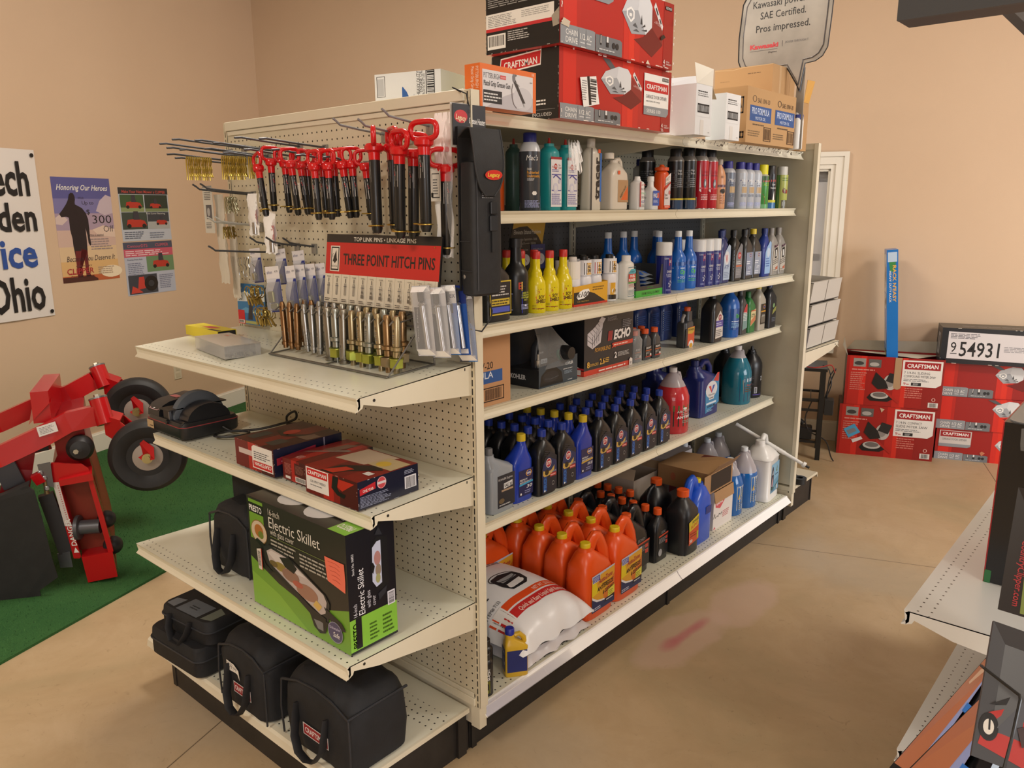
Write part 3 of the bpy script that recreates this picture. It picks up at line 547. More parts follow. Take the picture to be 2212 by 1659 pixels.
PF = lambda s_: [('P', [(.06, .4), (.48, .4), (.48, .68), (.06, .68)], '#31528c'), ('T', .1, .53, .12, 'PRO FORMULA', '#c9d3e6', {'w': .34, 'b': .01}), ('T', .17, .43, .06, 'MOTOR OIL', '#c9d3e6', {'w': .2}), ('T', .2, .74, .09, s_, '#4a3a2c', {'w': .24}), ('O', .14, .8, .04, .06, .01, '#5c4a38'), ('L', .12, .32, .26, .05, 1, '#5c4a38'), ('L', .04, .12, .24, .12, 3, '#7c6548'), ('F', .34, .06, .15, .26, .012, '#4a3322'), ('B', .36, .09, .11, .2, '#6b5238')]
def shift(items, dx, dy=0):
    o = []
    for i in items:
        if i[0] in 'PS': o.append((i[0], [(x+dx, y+dy) for x, y in i[1]], *i[2:]))
        else: o.append((i[0], i[1]+dx, i[2]+dy, *i[3:]))
    return o
c_ = carton('motor_oil_carton', 'brown cardboard motor oil carton with two blue labels, at the top shelf end', 'box', 38.8, 45.9, 64.7, 84.6, zt, 8.7, '#b58f62', px=PF('SAE 10W-30')+shift(PF('SAE 10W-30'), .5), ny=[('F', .66, .52, .26, .3, .03, '#3a2c20'), ('P', [(.72, .62), (.76, .72), (.8, .62)], '#3a2c20'), ('P', [(.8, .62), (.84, .72), (.88, .62)], '#3a2c20'), ('F', .85, .08, .1, .12, .03, '#3a2c20')], cols={'y': '#ab8558'}, ro=.7)
carton('flat_carton', 'brown open-sided carton with torn tape standing on the motor oil carton', 'box', 31.9, 43.0, 80.5, 90.5, zt+8.72, 5.6, '#b28c60', px=[('R', .3, 0, .05, 1, '#c2a078'), ('P', [(.62, .1), (.66, .6), (.7, .85), (.72, .5), (.69, .2)], '#a8825a'), ('P', [(.73, .0), (.75, .7), (.8, .8), (.79, .3)], '#a8825a'), ('S', [(.36, 0), (.37, 1)], .012, '#cdb08a')], ny=[('L', .58, .75, .3, .07, 1, '#7d5f40'), ('L', .1, .58, .22, .05, 1, '#9d7a53'), ('S', [(0, .98), (.3, .93), (.5, .98), (1, .99)], .02, '#c6a67c')], cols={'y': '#b18b5f'}, ro=.7)
ft = T('loose_flap', 'orange-tan cardboard flap standing up beside the white gear oil bottle', 'cardboard', (43.5, 91.5, zt)); g = G(); g.box(-1.8, 1.2, -.7, 2.2, 0, 8.6, K(KRAFT, .7)); g.build('carton', ft); flap(ft, [(1.2, -.5, 8.6), (1.2, 2.0, 8.6), (2.0, 2.3, 12.5), (1.4, .2, 12.6)], '#cf9d4e')
bottle('gear_oil_bottle', 'white gear oil bottle with a blue label at the far top shelf corner', 'bottle', 45.2, 87.3, zt, 2.2, 2.2, 9.7, 'neck', '#e3e2de', '#e8e6e0', [('R', -1.3, .2, 2.6, .42, '#1d2f7c'), ('E', .25, .5, .55, .085, WHT), ('P', [(-.05, .53), (.1, .53), (.25, .47), (.4, .53), (.5, .53), (.25, .43)], '#c22a2a'), ('T', -.3, .33, .03, 'Valvoline', WHT, {'w': .9}), ('T', -.25, .27, .045, '80W90', WHT, {'w': 1}), ('L', -.3, .22, .9, .04, 2, '#b9c2e0')], e=2.4, curved=True, capshape='nozzle', capr=.14, cz=.84)
# engine maker's speech-bubble sign, stuck upright in the carton behind
ks = T('bubble_sign', 'brushed metal speech-bubble engine sign above the brown cartons', 'sign', (41.1, 86.5, zt)); s_ = lambda px_, py_: None
BUB = [(-7.6, 16.4), (-7.7, 20.5), (-7.2, 26.2), (-6.4, 27.6), (-5.0, 28.5), (7.2, 29.4), (8.8, 29.0), (9.5, 27.4), (9.3, 22), (9.0, 17), (8.2, 15.6), (7, 14.9), (5.2, 14.7), (4.8, 12.2), (4.5, 10), (3.8, 11.3), (2.0, 14.1), (-5.4, 14.1), (-6.9, 14.8)]
def inset(pts, f, cx=.8, cy=21.5): return [(cx+(x-cx)*f, cy+(y-cy)*f) for x, y in pts]
BR = grain('brushed_metal_print', '#8f8c88', '#b8b5b0', .32, .12, metal=.55)
g = G(); g.prism(BUB, 0, .18, BR); g.prism([(3.6, 0), (5.4, 0), (5.2, 14), (3.9, 14)], .2, .35, '#9a9690'); g.build('sign_board', ks)
g = G(); B2 = inset(BUB, .9); g.prism(B2, -.05, 0, grain('brushed_metal_face', '#9d9a96', '#c2bfba', .3, .1, metal=.5)); 
for (a1, b1), (a2, b2) in zip(BUB, BUB[1:]+BUB[:1]): g.tube([(a1, -.04, b1), (a2, -.04, b2)], .1, K('#3a3a3d', .3, .5), 6)
for (a1, b1), (a2, b2) in zip(B2, B2[1:]+B2[:1]): g.tube([(a1, -.06, b1), (a2, -.06, b2)], .09, K('#77767a', .25, .7), 6)
g.build('bubble_border', ks)
art('lettering', ks, lambda u, v, l: (u, -.06-l, v), [('T', -5.2, 25.2, 1.25, 'Kawasaki powered', '#232326', {'w': 11.2, 'b': .005}), ('T', -3.7, 23.2, 1.25, 'SAE Certified.', '#232326', {'w': 8.4, 'b': .005}), ('T', -4.4, 21.0, 1.25, 'Pros impressed.', '#232326', {'w': 10, 'b': .005}), ('T', -5.4, 18.2, .8, 'Kawasaki', '#c8404a', {'w': 5.4, 'b': .04}), ('R', .7, 18.1, .08, 1, '#55555a'), ('T', 1.3, 18.5, .42, 'POWER THROUGH IT', '#77777c', {'w': 4.2, 'b': -.005}), ('R', -5.4, 17.8, 5.3, .06, '#6a6a6e'), ('T', -1.8, 17.25, .3, 'Engines', '#3a3a3d', {'w': 1.6, 'sh': .2})], .4)
# ================================================================ goods on the aisle shelves
zA, zB, zC, zD, zE = 65.72, 52.92, 42.42, 27.32, 6.62
NAVY, BLUE = '#1a2070', '#1f3f9c'
def fine(x, y, w, h, n, c): return ('L', x, y, w, h, n, c)
# ---- first shelf under the top
pole = T('spray_wand', 'black and grey wand behind the hanging pouch at the shelf start', 'tool', (39.5, 7.2, zA)); g = G(); g.lathe([(.45, 0), (.45, 9.6)], '#1a1b1d', 14); g.build('holder', pole); g = G(); g.lathe([(.42, 0), (.42, 7.2), (.5, 7.2), (.5, 7.5), (.42, 7.5), (.42, 9)], '#4a4f57', 14, cy=1.0); g.build('tube', pole)
bottle('sealer_bottle', 'green bottle with red nozzle at the back behind the tall undercoating can', 'bottle', 33.5, 21.5, zA, 2.2, 2.2, 9.3, 'tall', '#3d5a52', '#a8231d', e=2.2, capshape='nozzle', capr=.16, cz=.82, curved=True)
can('orange_spray_can', 'orange spray can with white cap, half hidden left of the undercoating can', 'can', 37.5, 13.3, zA, 1.15, 6.9, '#b84a16', '#b9b1a8', '#b84a16', .76, .9, .23, [('R', -1.9, .02, .9, .68, '#b6aca0'), fine(-1.85, .1, .7, .3, 7, '#6d675f'), ('R', -1.0, 0, .35, .76, '#7a1c12')])
can('undercoating_can', 'tall blue and grey rubberized undercoating spray can, first on the shelf', 'can', 40.6, 16.3, zA, 1.3, 9.25, '#3a3f47', '#232a78', '#c9ccd2', .76, .63, .12,
    [('P', [(-1.9, .62), (-1.9, .76), (1, .76), (1, .56), (.5, .62), (-.6, .6)], NAVY), ('P', [(-1.9, 0), (-1.9, .05), (-1.1, .16), (-.6, .19), (.2, .2), (1, .19), (1, 0)], NAVY), ('R', -2.6, 0, .75, .76, '#1d2468'), ('T', -.85, .645, .07, "Mac's", WHT, {'w': 1.2, 'sh': .25}), ('T', -.75, .52, .032, '8408', '#d9d4c4', {'w': .4}), ('T', -.75, .475, .037, 'Rubberized', '#d79a2e', {'w': 1.2, 'b': .02}), ('T', -.75, .43, .037, 'Undercoating', '#d79a2e', {'w': 1.35, 'b': .02}), fine(-.75, .385, .8, .035, 3, '#c9c9c9'), ('P', [(-.2, .2), (-.3, .225), (-.2, .25), (.1, .25), (.2, .225), (.1, .2)], WHT), fine(-1.0, .04, 1.6, .1, 6, '#aab2e0')], ro=.25)
for i, (y, lab) in enumerate(((20.1, 'white and teal tire sealant bottle with red nozzle, beside the undercoating can'), (23.5, 'white and teal tire sealant bottle under torn clear film, beside the bottle lettered upwards'))):
    t = bottle('tire_sealant_bottle', lab, 'bottle', 40.6, y, zA, 2.55, 2.5, 8.9, 'tall', '#1f8f93', '#a8231d', [('R', -.47, .05, .86, .68, '#dcdce0'), ('R', -.47, .7, .86, .035, '#9c2630'), ('T', -.4, .58, .05, 'rotary', '#b53a3a', {'w': .42}), ('O', -.1, .605, .12, .04, .025, '#b53a3a'), ('T', .12, .61, .03, 'Tire', '#8a2c30', {'w': .16}), ('T', .12, .575, .03, 'Sealer', '#8a2c30', {'w': .24}), fine(-.4, .53, .7, .04, 2, '#6a6aa8'), ('F', -.42, .27, .76, .23, .012, '#4b4b9c'), ('E', -.1, .31, .2, .07, '#c9c9dc'), ('E', -.1, .31, .1, .035, '#dcdce0'), ('S', [(-.3, .45), (-.1, .49), (.3, .43)], .02, '#4b4b9c'), ('E', .18, .4, .08, .03, '#b9b9d4'), fine(-.42, .08, .78, .16, 6, '#7a7ab4')], e=4, capshape='nozzle', capr=.13, cz=.87)
    if i:
        g = G(); nn = 14
        for k in range(3): g.loft([[(1.36+.12*sin(j*2+k), -1.3+2.5*j/nn, 8.6-.4*k+.25*sin(j*1.7+k)) for j in range(nn+1)], [(1.42+.16*sin(j*2.3+k), -1.2+2.9*j/nn, 7.2-1.2*k+.3*cos(j*1.3)) for j in range(nn+1)]], clear('torn_film', '#ffffff', .16, .1) if k == 0 else g.mats[0], caps=(0, 0), close=False)
        g.build('plastic_film', t)
bottle('sealer_bottle', 'grey-sided bottle with red cap squeezed between the sealant and the bottle lettered upwards', 'bottle', 38.6, 26.2, zA, 2.3, 2.2, 8.2, 'tall', '#b5b0a6', '#a8231d', [fine(-.4, .2, .3, .3, 6, '#6f6b64')], e=3, capr=.22, cz=.9)
bottle('leak_dye_bottle', 'white flared bottle with tall upright black letters on a blue strip', 'bottle', 40.5, 29.3, zA, 2.7, 2.0, 9.35, 'tall', '#cfc8bb', '#c2bab0', [('R', .28, .12, .13, .68, '#2a6bc0'), ('R', .1, .8, .2, .05, '#d8542a'), ('R', -.5, 0, .1, .86, '#22262e'), ('T', .29, .13, .26, 'tracer', '#17171a', {'w': .62, 'rot': 90}) if 0 else ('R', .28, .12, .002, .002, '#2a6bc0')], e=5, capr=.21, cz=.9)
o = [q for q in bpy.data.objects if q.name == 'leak_dye_bottle'][0]
art('lettering', o, lambda u, v, l: (1.06+l, u, v), [('T', .55, 1.35, 1.02, 'tracer', '#17171a', {'w': 5.6, 'rot': 90, 'b': .035}), *[('R', -1.25, 1.2+k*.6, .12, .02, '#22262e') for k in range(10)]], .4)
jw = bottle('fuel_additive_jug', 'off-white handled jug with a brown and orange label, beside the bottle lettered upwards', 'jug', 39.9, 35.7, zA, 4.3, 2.6, 7.6, 'quart', '#d3cabc', '#ddd5c8', [('R', -.17, .14, .6, .4, '#b08c66'), ('P', [(.0, .18), (.42, .18), (.42, .44)], '#d9662c'), ('R', -.17, .14, .62, .02, '#a9835c'), ('R', -.19, .64, .13, .065, '#de5a30')], e=6, capr=.17, cz=.9)
JX = lambda t, pts, r, m, nm='handle': (lambda g: (g.tube(pts, r, m, 10), g.build(nm, t)))(G())
art('lettering', jw, lambda u, v, l: (1.36+l, u, v), [('T', -.05, 1.6, .34, 'INJEX-OUT', '#2a2018', {'w': 2.1, 'rot': 47})], .5)
JX(jw, [(0, .2, 6.2), (0, .5, 6.9), (0, 1.2, 7.0), (0, 1.6, 6.6), (0, 1.85, 5.2)], .34, K('#d3cabc', .35))
# bottle neck sits left on this jug
for ch in jw.children:
    if ch.name.startswith('cap'): ch.location.y = -1.2*U; ch.location.z = .2*U
MACI = [('P', [(-1.5, 0), (-1.5, .16), (-.8, .22), (1.2, .22), (1.2, 0)], NAVY), ('P', [(-.9, .5), (-.6, .62), (-.3, .66), (1.2, .7), (1.2, .55), (-.3, .55)], NAVY), ('P', [(-1.1, .22), (-.9, .5), (-.3, .55), (1.2, .55), (1.2, .22)], '#8f959e'), ('T', -.55, .57, .07, "Mac's", WHT, {'w': 1.1, 'sh': .25}), ('R', -.4, .34, .9, .13, '#b59a72'), ('T', -.4, .49, .03, '5790', '#25305c', {'w': .5}), fine(-.5, .25, 1, .07, 3, '#5c6475'), fine(-.6, .05, 1.2, .1, 4, '#aab2e0')]
can('spray_can', 'blue-capped white can at the back, seen over the small white bottles', 'can', 33, 54.0, zA, 1.25, 8.0, '#c4c6ca', '#232a78', '#c4c6ca', .78, .6, .13, MACI)
bottle('refrigerant_oil_bottle', 'small white refrigerant oil bottle with a red side stripe', 'bottle', 41, 40.3, zA, 2.1, 2.0, 4.7, 'tall', '#e2e2e2', '#e5e5e5', [('R', -.38, .08, .14, .76, '#b3242a'), ('T', -.18, .72, .05, 'A/C Pro', '#c2353a', {'w': .5, 'sh': .2}), ('T', -.18, .58, .075, 'R-134a', '#222222', {'w': .52}), ('T', -.18, .46, .07, 'PAG', '#8fc9a4', {'w': .5}), ('T', -.18, .34, .075, 'Oil Charge', '#222222', {'w': .6}), ('T', -.18, .2, .085, 'ICE', '#2a3f9c', {'w': .42, 'sh': .3}), fine(-.18, .08, .5, .08, 3, '#8a8a8a')], e=3, capr=.2, cz=.9)
bottle('pag_oil_bottle', 'small white bottle with a square blue PAG label', 'bottle', 41, 44, zA, 2.1, 2.0, 4.8, 'neck', '#e4e4e4', '#e7e7e7', [('R', -.42, .12, .86, .45, '#2454b0'), ('T', -.36, .36, .13, 'PAG', WHT, {'w': .5, 'b': .02}), ('R', .17, .35, .2, .16, '#d9582c'), fine(-.36, .2, .7, .1, 3, '#b9c9ea')], e=4, capr=.24, cz=.86)
bottle('hand_cleaner_bottle', 'orange hand cleaner bottle with white slanted lettering panel', 'bottle', 41, 47.1, zA, 2.4, 2.0, 6.6, 'tall', '#d8501c', '#d9551f', [('P', [(-.3, .18), (-.3, .42), (.1, .5), (.42, .6), (.42, .08), (-.3, .08)], '#d9d0d2'), ('P', [(-.2, .52), (-.2, .7), (.42, .82), (.42, .62)], '#e8e0dc'), ('P', [(-.3, .43), (-.25, .49), (.42, .63), (.42, .58)], '#c02a2a'), ('T', -.15, .62, .08, 'FAST', '#2a2a2a', {'w': .45, 'sh': .2, 'rot': 6}), ('T', -.16, .53, .06, 'ORANGE', '#2a2a2a', {'w': .5, 'sh': .2, 'rot': 6}), ('T', -.25, .3, .06, 'Hand', '#333333', {'w': .3}), ('T', -.25, .23, .06, 'Cleaner', '#333333', {'w': .42}), ('E', .3, .38, .11, .05, '#c86a6a'), ('R', -.3, .03, .72, .06, '#d8401c'), fine(-.25, .04, .6, .04, 1, '#f0d0c0')], e=3.5, capr=.3, cz=.88, capshape='nozzle')
BCI = [fine(-1.6, .35, 1.5, .3, 9, '#4a4c50'), ('T', -.35, .62, .035, 'High', '#c8c8c8', {'w': .5}), ('T', -.35, .57, .035, 'Brake', '#c8c8c8', {'w': .6}), fine(-.4, .36, .9, .16, 5, '#7a7c80'), ('R', -2.2, .155, 3.2, .028, '#c9b52a'), ('R', -2.2, 0, 3.2, .155, '#1d3a5c'), ('R', -1.3, .02, .5, .13, '#c9ccd0'), ('B', -1.25, .03, .4, .11)]
for (x, y, h, lab) in ((36.5, 50.3, 9.2, 'black spray can at the back behind the orange hand cleaner'), (40.8, 51.6, 9.15, 'black spray can with yellow band, standing just right of the hand cleaner'), (41, 55.3, 9.4, 'black spray can with yellow band, beside the red brake cleaner cans'), (37, 60.5, 9.3, 'black-capped can at the back behind the red brake cleaner cans')):
    can('black_spray_can', lab, 'can', x, y, zA, 1.28, h, '#16181b', '#121315', '#63605c', .8, .72, .13, BCI, group='black spray cans on the first shelf', rim='#8a8782')
BRI = [('R', -2.2, .0, 1.1, .8, '#a81824'), ('P', [(-.75, .3), (-.75, .76), (1, .76), (1, .26), (0, .27), (-.5, .28)], '#e3e1e1'), ('O', -.05, .7, .25, .045, .08, '#b81c2a'), ('T', -.16, .68, .04, 'CRC', '#b81c2a', {'w': .26}), ('T', -.62, .59, .055, 'Brakleen', '#a81824', {'w': 1.2, 'b': .015}), ('T', -.5, .545, .03, 'Brake Parts Cleaner', '#333333', {'w': 1.1}), ('E', 0, .42, .22, .075, '#55575a'), ('E', .02, .42, .1, .04, '#c0c0c0'), ('R', -.7, .33, 1.5, .025, '#c02a34'), fine(-.5, .15, 1.2, .1, 4, '#e0c0c0'), ('R', -1.5, .03, .5, .17, '#d9d4d4'), ('B', -1.45, .04, .4, .15)]
for y, lab in ((59.3, 'red brake cleaner can, the one nearer the black cans'), (62.6, 'red brake cleaner can, the one nearer the peach bottle')):
    can('brake_cleaner_can', lab, 'can', 41, y, zA, 1.28, 9.6, '#b5182a', '#15171a', '#8f8a84', .8, .72, .13, BRI, group='red brake cleaner cans', rim='#a8a39c')
bottle('leather_cleaner_bottle', 'peach rounded bottle with grey cap, right of the red brake cleaner cans', 'bottle', 41.2, 65.6, zA, 2.2, 2.0, 8.1, 'round', '#d0976e', '#a49a90', [('E', 0, .36, .5, .05, '#2a2724'), ('R', -1.4, .44, 2.4, .05, '#6d4a52'), ('T', -.45, .62, .05, 'WD', '#3d3230', {'w': .5}), fine(-.5, .1, 1.1, .2, 4, '#b27f5c')], e=2.3, curved=True, capr=.24, cz=.9)
for i, (x, y, lab) in enumerate(((41, 69.2, 'white and blue spray can set left of the other four of its kind'), (36.8, 74.5, 'white and blue spray can at the back, only its dark cap showing'), (41.4, 73.1, 'white and blue spray can, front left of the row of three'), (41.4, 76.1, 'white and blue spray can, middle of the row of three'), (41.4, 79.1, 'white and blue spray can next to the yellow-capped can'))):
    can('white_spray_can', lab, 'can', x, y, zA, 1.3, 7.95, '#b5bac2' if i else '#6d7686', '#2b2c80', '#b9bbc0', .76, .6, .15, MACI, group='white and blue spray cans')
can('green_spray_can', 'green and yellow spray can with a tall yellow cap', 'can', 41.6, 82.0, zA, 1.2, 7.8, '#3f8a3c', '#d8cf23', '#b8b4a0', .74, .8, .22, [('R', -1.4, .6, 2.4, .14, '#2a2c26'), ('R', -1.2, .6, 2.2, .04, '#c05a4a'), ('T', -.5, .52, .06, 'AC-D', '#b8d03c', {'w': 1}), ('P', [(-.9, .48), (-.3, .25), (.4, .48)], '#d9b020'), ('P', [(-1, .1), (-1, .3), (-.5, .34), (-.2, .2), (-.2, .1)], '#8c2e2a'), ('R', -1.4, 0, 2.4, .1, '#5a9a5c')])
can('penetrant_can', 'slim black can with blue foot and white lettering, right of the yellow cap', 'can', 41.7, 85.2, zA, 1.15, 7.75, '#15161b', '#17181b', '#3a3b3e', .8, .85, .2, [('R', -.9, .62, 1.4, .05, '#c43a24'), ('T', -.4, .54, .04, 'Super', WHT, {'w': .6}), ('T', -.6, .46, .045, 'Penetrant', WHT, {'w': 1}), ('P', [(-.2, .2), (.0, .42), (.15, .2)], WHT), ('R', -1.6, 0, 2.6, .14, '#2a6a9c'), ('R', -.9, .14, 1.4, .06, '#c9c22a')])
can('bug_spray_can', 'dark green capped can behind the pale green one', 'can', 40.4, 88.2, zA, 1.1, 7.7, '#2f6b4a', '#22332c', '#2f6b4a', .8, .85, .18, [fine(-1, .5, 1.4, .1, 2, '#a8c0a8')])
can('plant_spray_can', 'pale green spray can with a white cap at the shelf end', 'can', 41.8, 90.4, zA, 1.15, 7.75, '#a9b05c', '#c9c7c0', '#a9b05c', .8, .85, .2, [('R', -2, 0, .9, .8, '#2f7a4c'), fine(-.7, .65, 1.2, .1, 2, '#5a7a2c'), ('E', -.3, .42, .3, .06, '#6d2a24'), ('E', .2, .4, .25, .05, '#8a3328'), ('S', [(-.5, .5), (-.1, .35), (.2, .45)], .02, '#4a2a20'), ('R', -.7, .0, 1.3, .2, '#5d5a46'), ('R', -.5, .06, .5, .1, '#c9cabc')])
# ---- second shelf
bottle('stabilizer_bottle', 'black bottle with a yellow-edged label low behind the pouch straps', 'bottle', 41.5, 8.2, zB, 4.2, 2.6, 8, 'quart', '#1b1d20', '#1b1d20', [('R', -.45, .1, .9, .5, '#c9b13a'), ('R', -.42, .12, .84, .46, '#1d1f26'), ('R', -.38, .24, .76, .1, '#c9b13a'), fine(-.36, .25, .7, .08, 2, '#2a2a2a'), ('R', -.38, .14, .76, .08, '#4a5ac0'), fine(-.36, .38, .7, .16, 4, '#c9c9c9')])
bottle('diesel_conditioner_bottle', 'dark blue diesel conditioner bottle with a black neck and tan label top', 'bottle', 39.8, 14.5, zB, 3.1, 3.1, 9.5, 'neck', '#14161b', '#15161a', [('R', -1.9, .03, 2.9, .29, '#23298a'), ('R', -1.9, .32, 2.9, .12, '#c9a552'), ('T', .02, .4, .025, 'TECH', '#2a1f1a', {'w': .5, 'b': .02}), ('T', .02, .37, .014, 'AUTOMOTIVE', '#5a4a30', {'w': .5}), ('T', -.3, .345, .09, 'E', '#c0392a', {'w': .25, 'b': .03}), *[('R', -.32+.1*(k//2), .325+.01*(k % 2), .05, .01, '#1a1a1a') for k in range(16)], ('T', .0, .285, .022, 'DIESEL FUEL', '#c9d04a', {'w': .75, 'b': .015}), ('T', -.06, .255, .022, 'CONDITIONER', '#c9d04a', {'w': .85, 'b': .015}), ('T', -.08, .225, .022, '& SUPPLEMENT', '#c9d04a', {'w': .9, 'b': .015}), ('T', .15, .192, .022, '1517', '#c9d04a', {'w': .36, 'b': .015}), ('F', -1.7, .07, .95, .22, .01, '#9aa0d0'), fine(-.1, .08, .8, .07, 4, '#aab2e0'), ('E', .3, .13, .1, .014, '#d8d8ea'), fine(-1.8, .36, .5, .05, 2, '#5a4a30')], e=2.2, curved=True, capr=.26, cz=.885)
SOYI = [('R', -.95, .06, 1.95, .34, '#d9d020'), ('F', -.95, .06, 1.95, .34, .015, '#8c6a1a'), ('E', -.5, .345, .36, .035, '#a8321c'), ('P', [(-.72, .345), (-.5, .31), (-.28, .345), (-.5, .385)], '#a8321c'), ('P', [(-.8, .2), (-.5, .28), (-.2, .3), (.25, .31), (.6, .3), (.85, .32), (.8, .22), (.6, .16), (.1, .13), (-.4, .15)], '#d95a1e'), ('T', -.25, .24, .055, 'SOY', '#4a1410', {'w': .75, 'b': .03}), ('T', -.5, .17, .06, 'SHIELD', '#4a1410', {'w': 1.25, 'b': .03}), fine(-.9, .1, .5, .04, 3, '#8a7a1a'), fine(-.9, .065, 1.8, .025, 1, '#8c321c'), ('R', -1.4, .12, .2, .28, '#c9c01a')]
n = 0
for (x, y, lab) in ((40.6, 17.5, 'yellow bottle with red cap, front left of the three with orange shield labels'), (40.6, 20.3, 'yellow bottle with red cap, middle of the front three with shield labels'), (40.6, 23.2, 'yellow bottle with red cap, front right of the three, by the yellow carton'), *[(38.1-2.5*i, 17.5, f'yellow bottle with red cap, {ORD[i+1]} behind the front left shield bottle') for i in range(3)], *[(38.1-2.5*i, 20.2, f'yellow bottle with red cap, {ORD[i+1]} behind the middle shield bottle') for i in range(2)]):
    if n == 0: soy = bottle('fuel_additive_bottle', lab, 'bottle', x, y, zB, 2.5, 2.5, 7.75, 'soy', '#dccb14', '#c02a24', SOYI, e=2.1, curved=True, capr=.22, cz=.885, group='yellow fuel additive bottles', ro=.22)
    else: dup(soy, (x, y, zB), None, lab)
    n += 1
K1 = lambda top: [('R', -1.5, .6, 2.4, .32, '#e0e0e4'), ('R', -.55, .62, .4, .24, top), ('R', -.15, .62, .9, .24, '#d9a52c'), ('R', -.12, .65, .85, .19, '#ececec'), ('T', -.05, .76, .055, 'ALL', '#1a1a1a', {'w': .6, 'b': .03}), ('T', -.05, .67, .07, 'ONE', '#1a1a1a', {'w': .6, 'b': .03})]
# printed gold carton holding six white bottles
kc = T('bottle_carton', 'yellow and black open carton holding white fuel treatment bottles', 'carton', (39.5, 28.6, zB)); kp = dict(a=1.9, b=4.0, h=3.05)
g = G(); a, b, h = 1.9, 4.0, 3.05; mk = K('#d9a428', .4)
for q in ([(a, -b, 0), (a, b, 0), (a, b, h), (a, -b, h-.35)], [(-a, b, 0), (-a, -b, 0), (-a, -b, h+1), (-a, b, h+1)], [(-a, -b, 0), (a, -b, 0), (a, -b, h-.35), (-a, -b, h+.3)], [(a, b, 0), (-a, b, 0), (-a, b, h+.3), (a, b, h)], [(a, -b, 0), (-a, -b, 0), (-a, b, 0), (a, b, 0)]): g.poly(q, mk)
g.build('carton', kc)
art('front_print', kc, lambda u, v, l: (a+l, -b+u*2*b, v*h), [('P', [(0, .08), (0, .62), (.35, .66), (.6, .5), (.85, .2), (.95, .08)], '#1c1a18'), ('R', 0, 0, 1, .09, '#c9392c'), ('P', [(.08, .42), (.14, .62), (.26, .72), (.42, .74), (.46, .62), (.4, .45), (.28, .33), (.12, .3)], '#f0f0f0'), ('T', .1, .4, .24, 'k100', '#16161a', {'w': .34, 'sh': .3, 'b': .02}), ('T', .1, .18, .05, 'FUEL TREATMENT', '#c9a84a', {'w': .34}), fine(.54, .62, .4, .22, 2, '#7a5a1a')], .35)
art('side_print', kc, lambda u, v, l: (-a+u*2*a, -b-l, v*h), [('R', 0, 0, 1, .16, '#c9392c'), fine(.55, .02, .4, .1, 1, '#5a1410')], .35)
def k100(x, y, lab, top, tall=False):
    return bottle('fuel_treatment_bottle', lab, 'bottle', x, y, zB+.03, 2.1, 2.1, 6.6, 'neck', '#e2e2e8', '#18191b', (K1(top) if not tall else [('R', -1.4, .55, 2.4, .36, '#e8e4e0')])+[('R', -1.2, .04, 2.2, .36, '#d9a52c' if not tall else '#6d4a9c')]+([('E', .3, .22, .5, .07, '#f0f0f0'), ('T', .0, .2, .06, 'k100', '#16161a', {'w': .6, 'sh': .3}), ('R', -1.2, .04, 2.2, .1, '#2a221c')] if not tall else []), e=2.2, curved=True, capr=.27, cz=.88, group='white bottles of fuel treatment')
k100(40.1, 26.0, 'white bottle without a black cap, front left in the yellow carton', '#e8e4e0', True)
for ch in [q for q in bpy.data.objects if q.name.startswith('fuel_treatment_bottle')][0].children:
    if ch.name.startswith('cap'): ch.data.materials[0] = K('#d9d4d0', .4)
k100(40.1, 28.6, 'white bottle with black neck label, front middle in the yellow carton', '#17171a'); k100(40.1, 31.1, 'white bottle with red neck label, front right in the yellow carton', '#a8222c')
k100(37.9, 26.4, 'white bottle at the back left of the yellow carton', '#17171a'); k100(37.9, 28.8, 'white bottle at the back middle of the yellow carton', '#5a1c20'); k100(37.9, 31.2, 'white bottle at the back right of the yellow carton', '#17171a'); k100(40.6, 34.1, 'white bottle with black cap standing alone just right of the yellow carton', '#17171a')
kd = T('treatment_sign', 'slanted gold and black fuel treatment card hanging behind the yellow bottles', 'sign', (31, 27.5, zB)); g = G(); SGN = [(-4.4, 6.0), (-4.1, 8.2), (-2.5, 13.4), (4.6, 13.4), (3.4, 8.4), (1.6, 5.6)]; g.prism(SGN, -.06, 0, '#1b1a1a', 'x'); g.build('card', kd)
art('print', kd, lambda u, v, l: (l, u, v), [('P', [(-3.4, 10.2), (-2.5, 13.4), (4.6, 13.4), (3.2, 7.9), (2.2, 9.2), (-.2, 10.6), (-2, 10.5)], '#c9a23c'), ('E', .6, 12.6, 2.0, .8, '#1b1a1a'), ('T', -.6, 12.2, .9, 'K100', '#d8d4c0', {'w': 2.4, 'sh': .25}), ('T', -1.9, 11.0, .3, 'FUEL TREATMENT', '#a8842c', {'w': 4.4}), ('T', -3.2, 9.5, .62, 'Eliminate Ethanol Problems', '#d8d4c8', {'w': 6.1, 'sh': .2}), ('T', -3.6, 8.6, .38, 'Prevents Phase Separation - Adds', '#b9b5a8', {'w': 5.6, 'sh': .2}), ('T', -2.9, 8.0, .38, 'Improves Fuel Economy - Stabilizes', '#b9b5a8', {'w': 4.6, 'sh': .2})], .5)
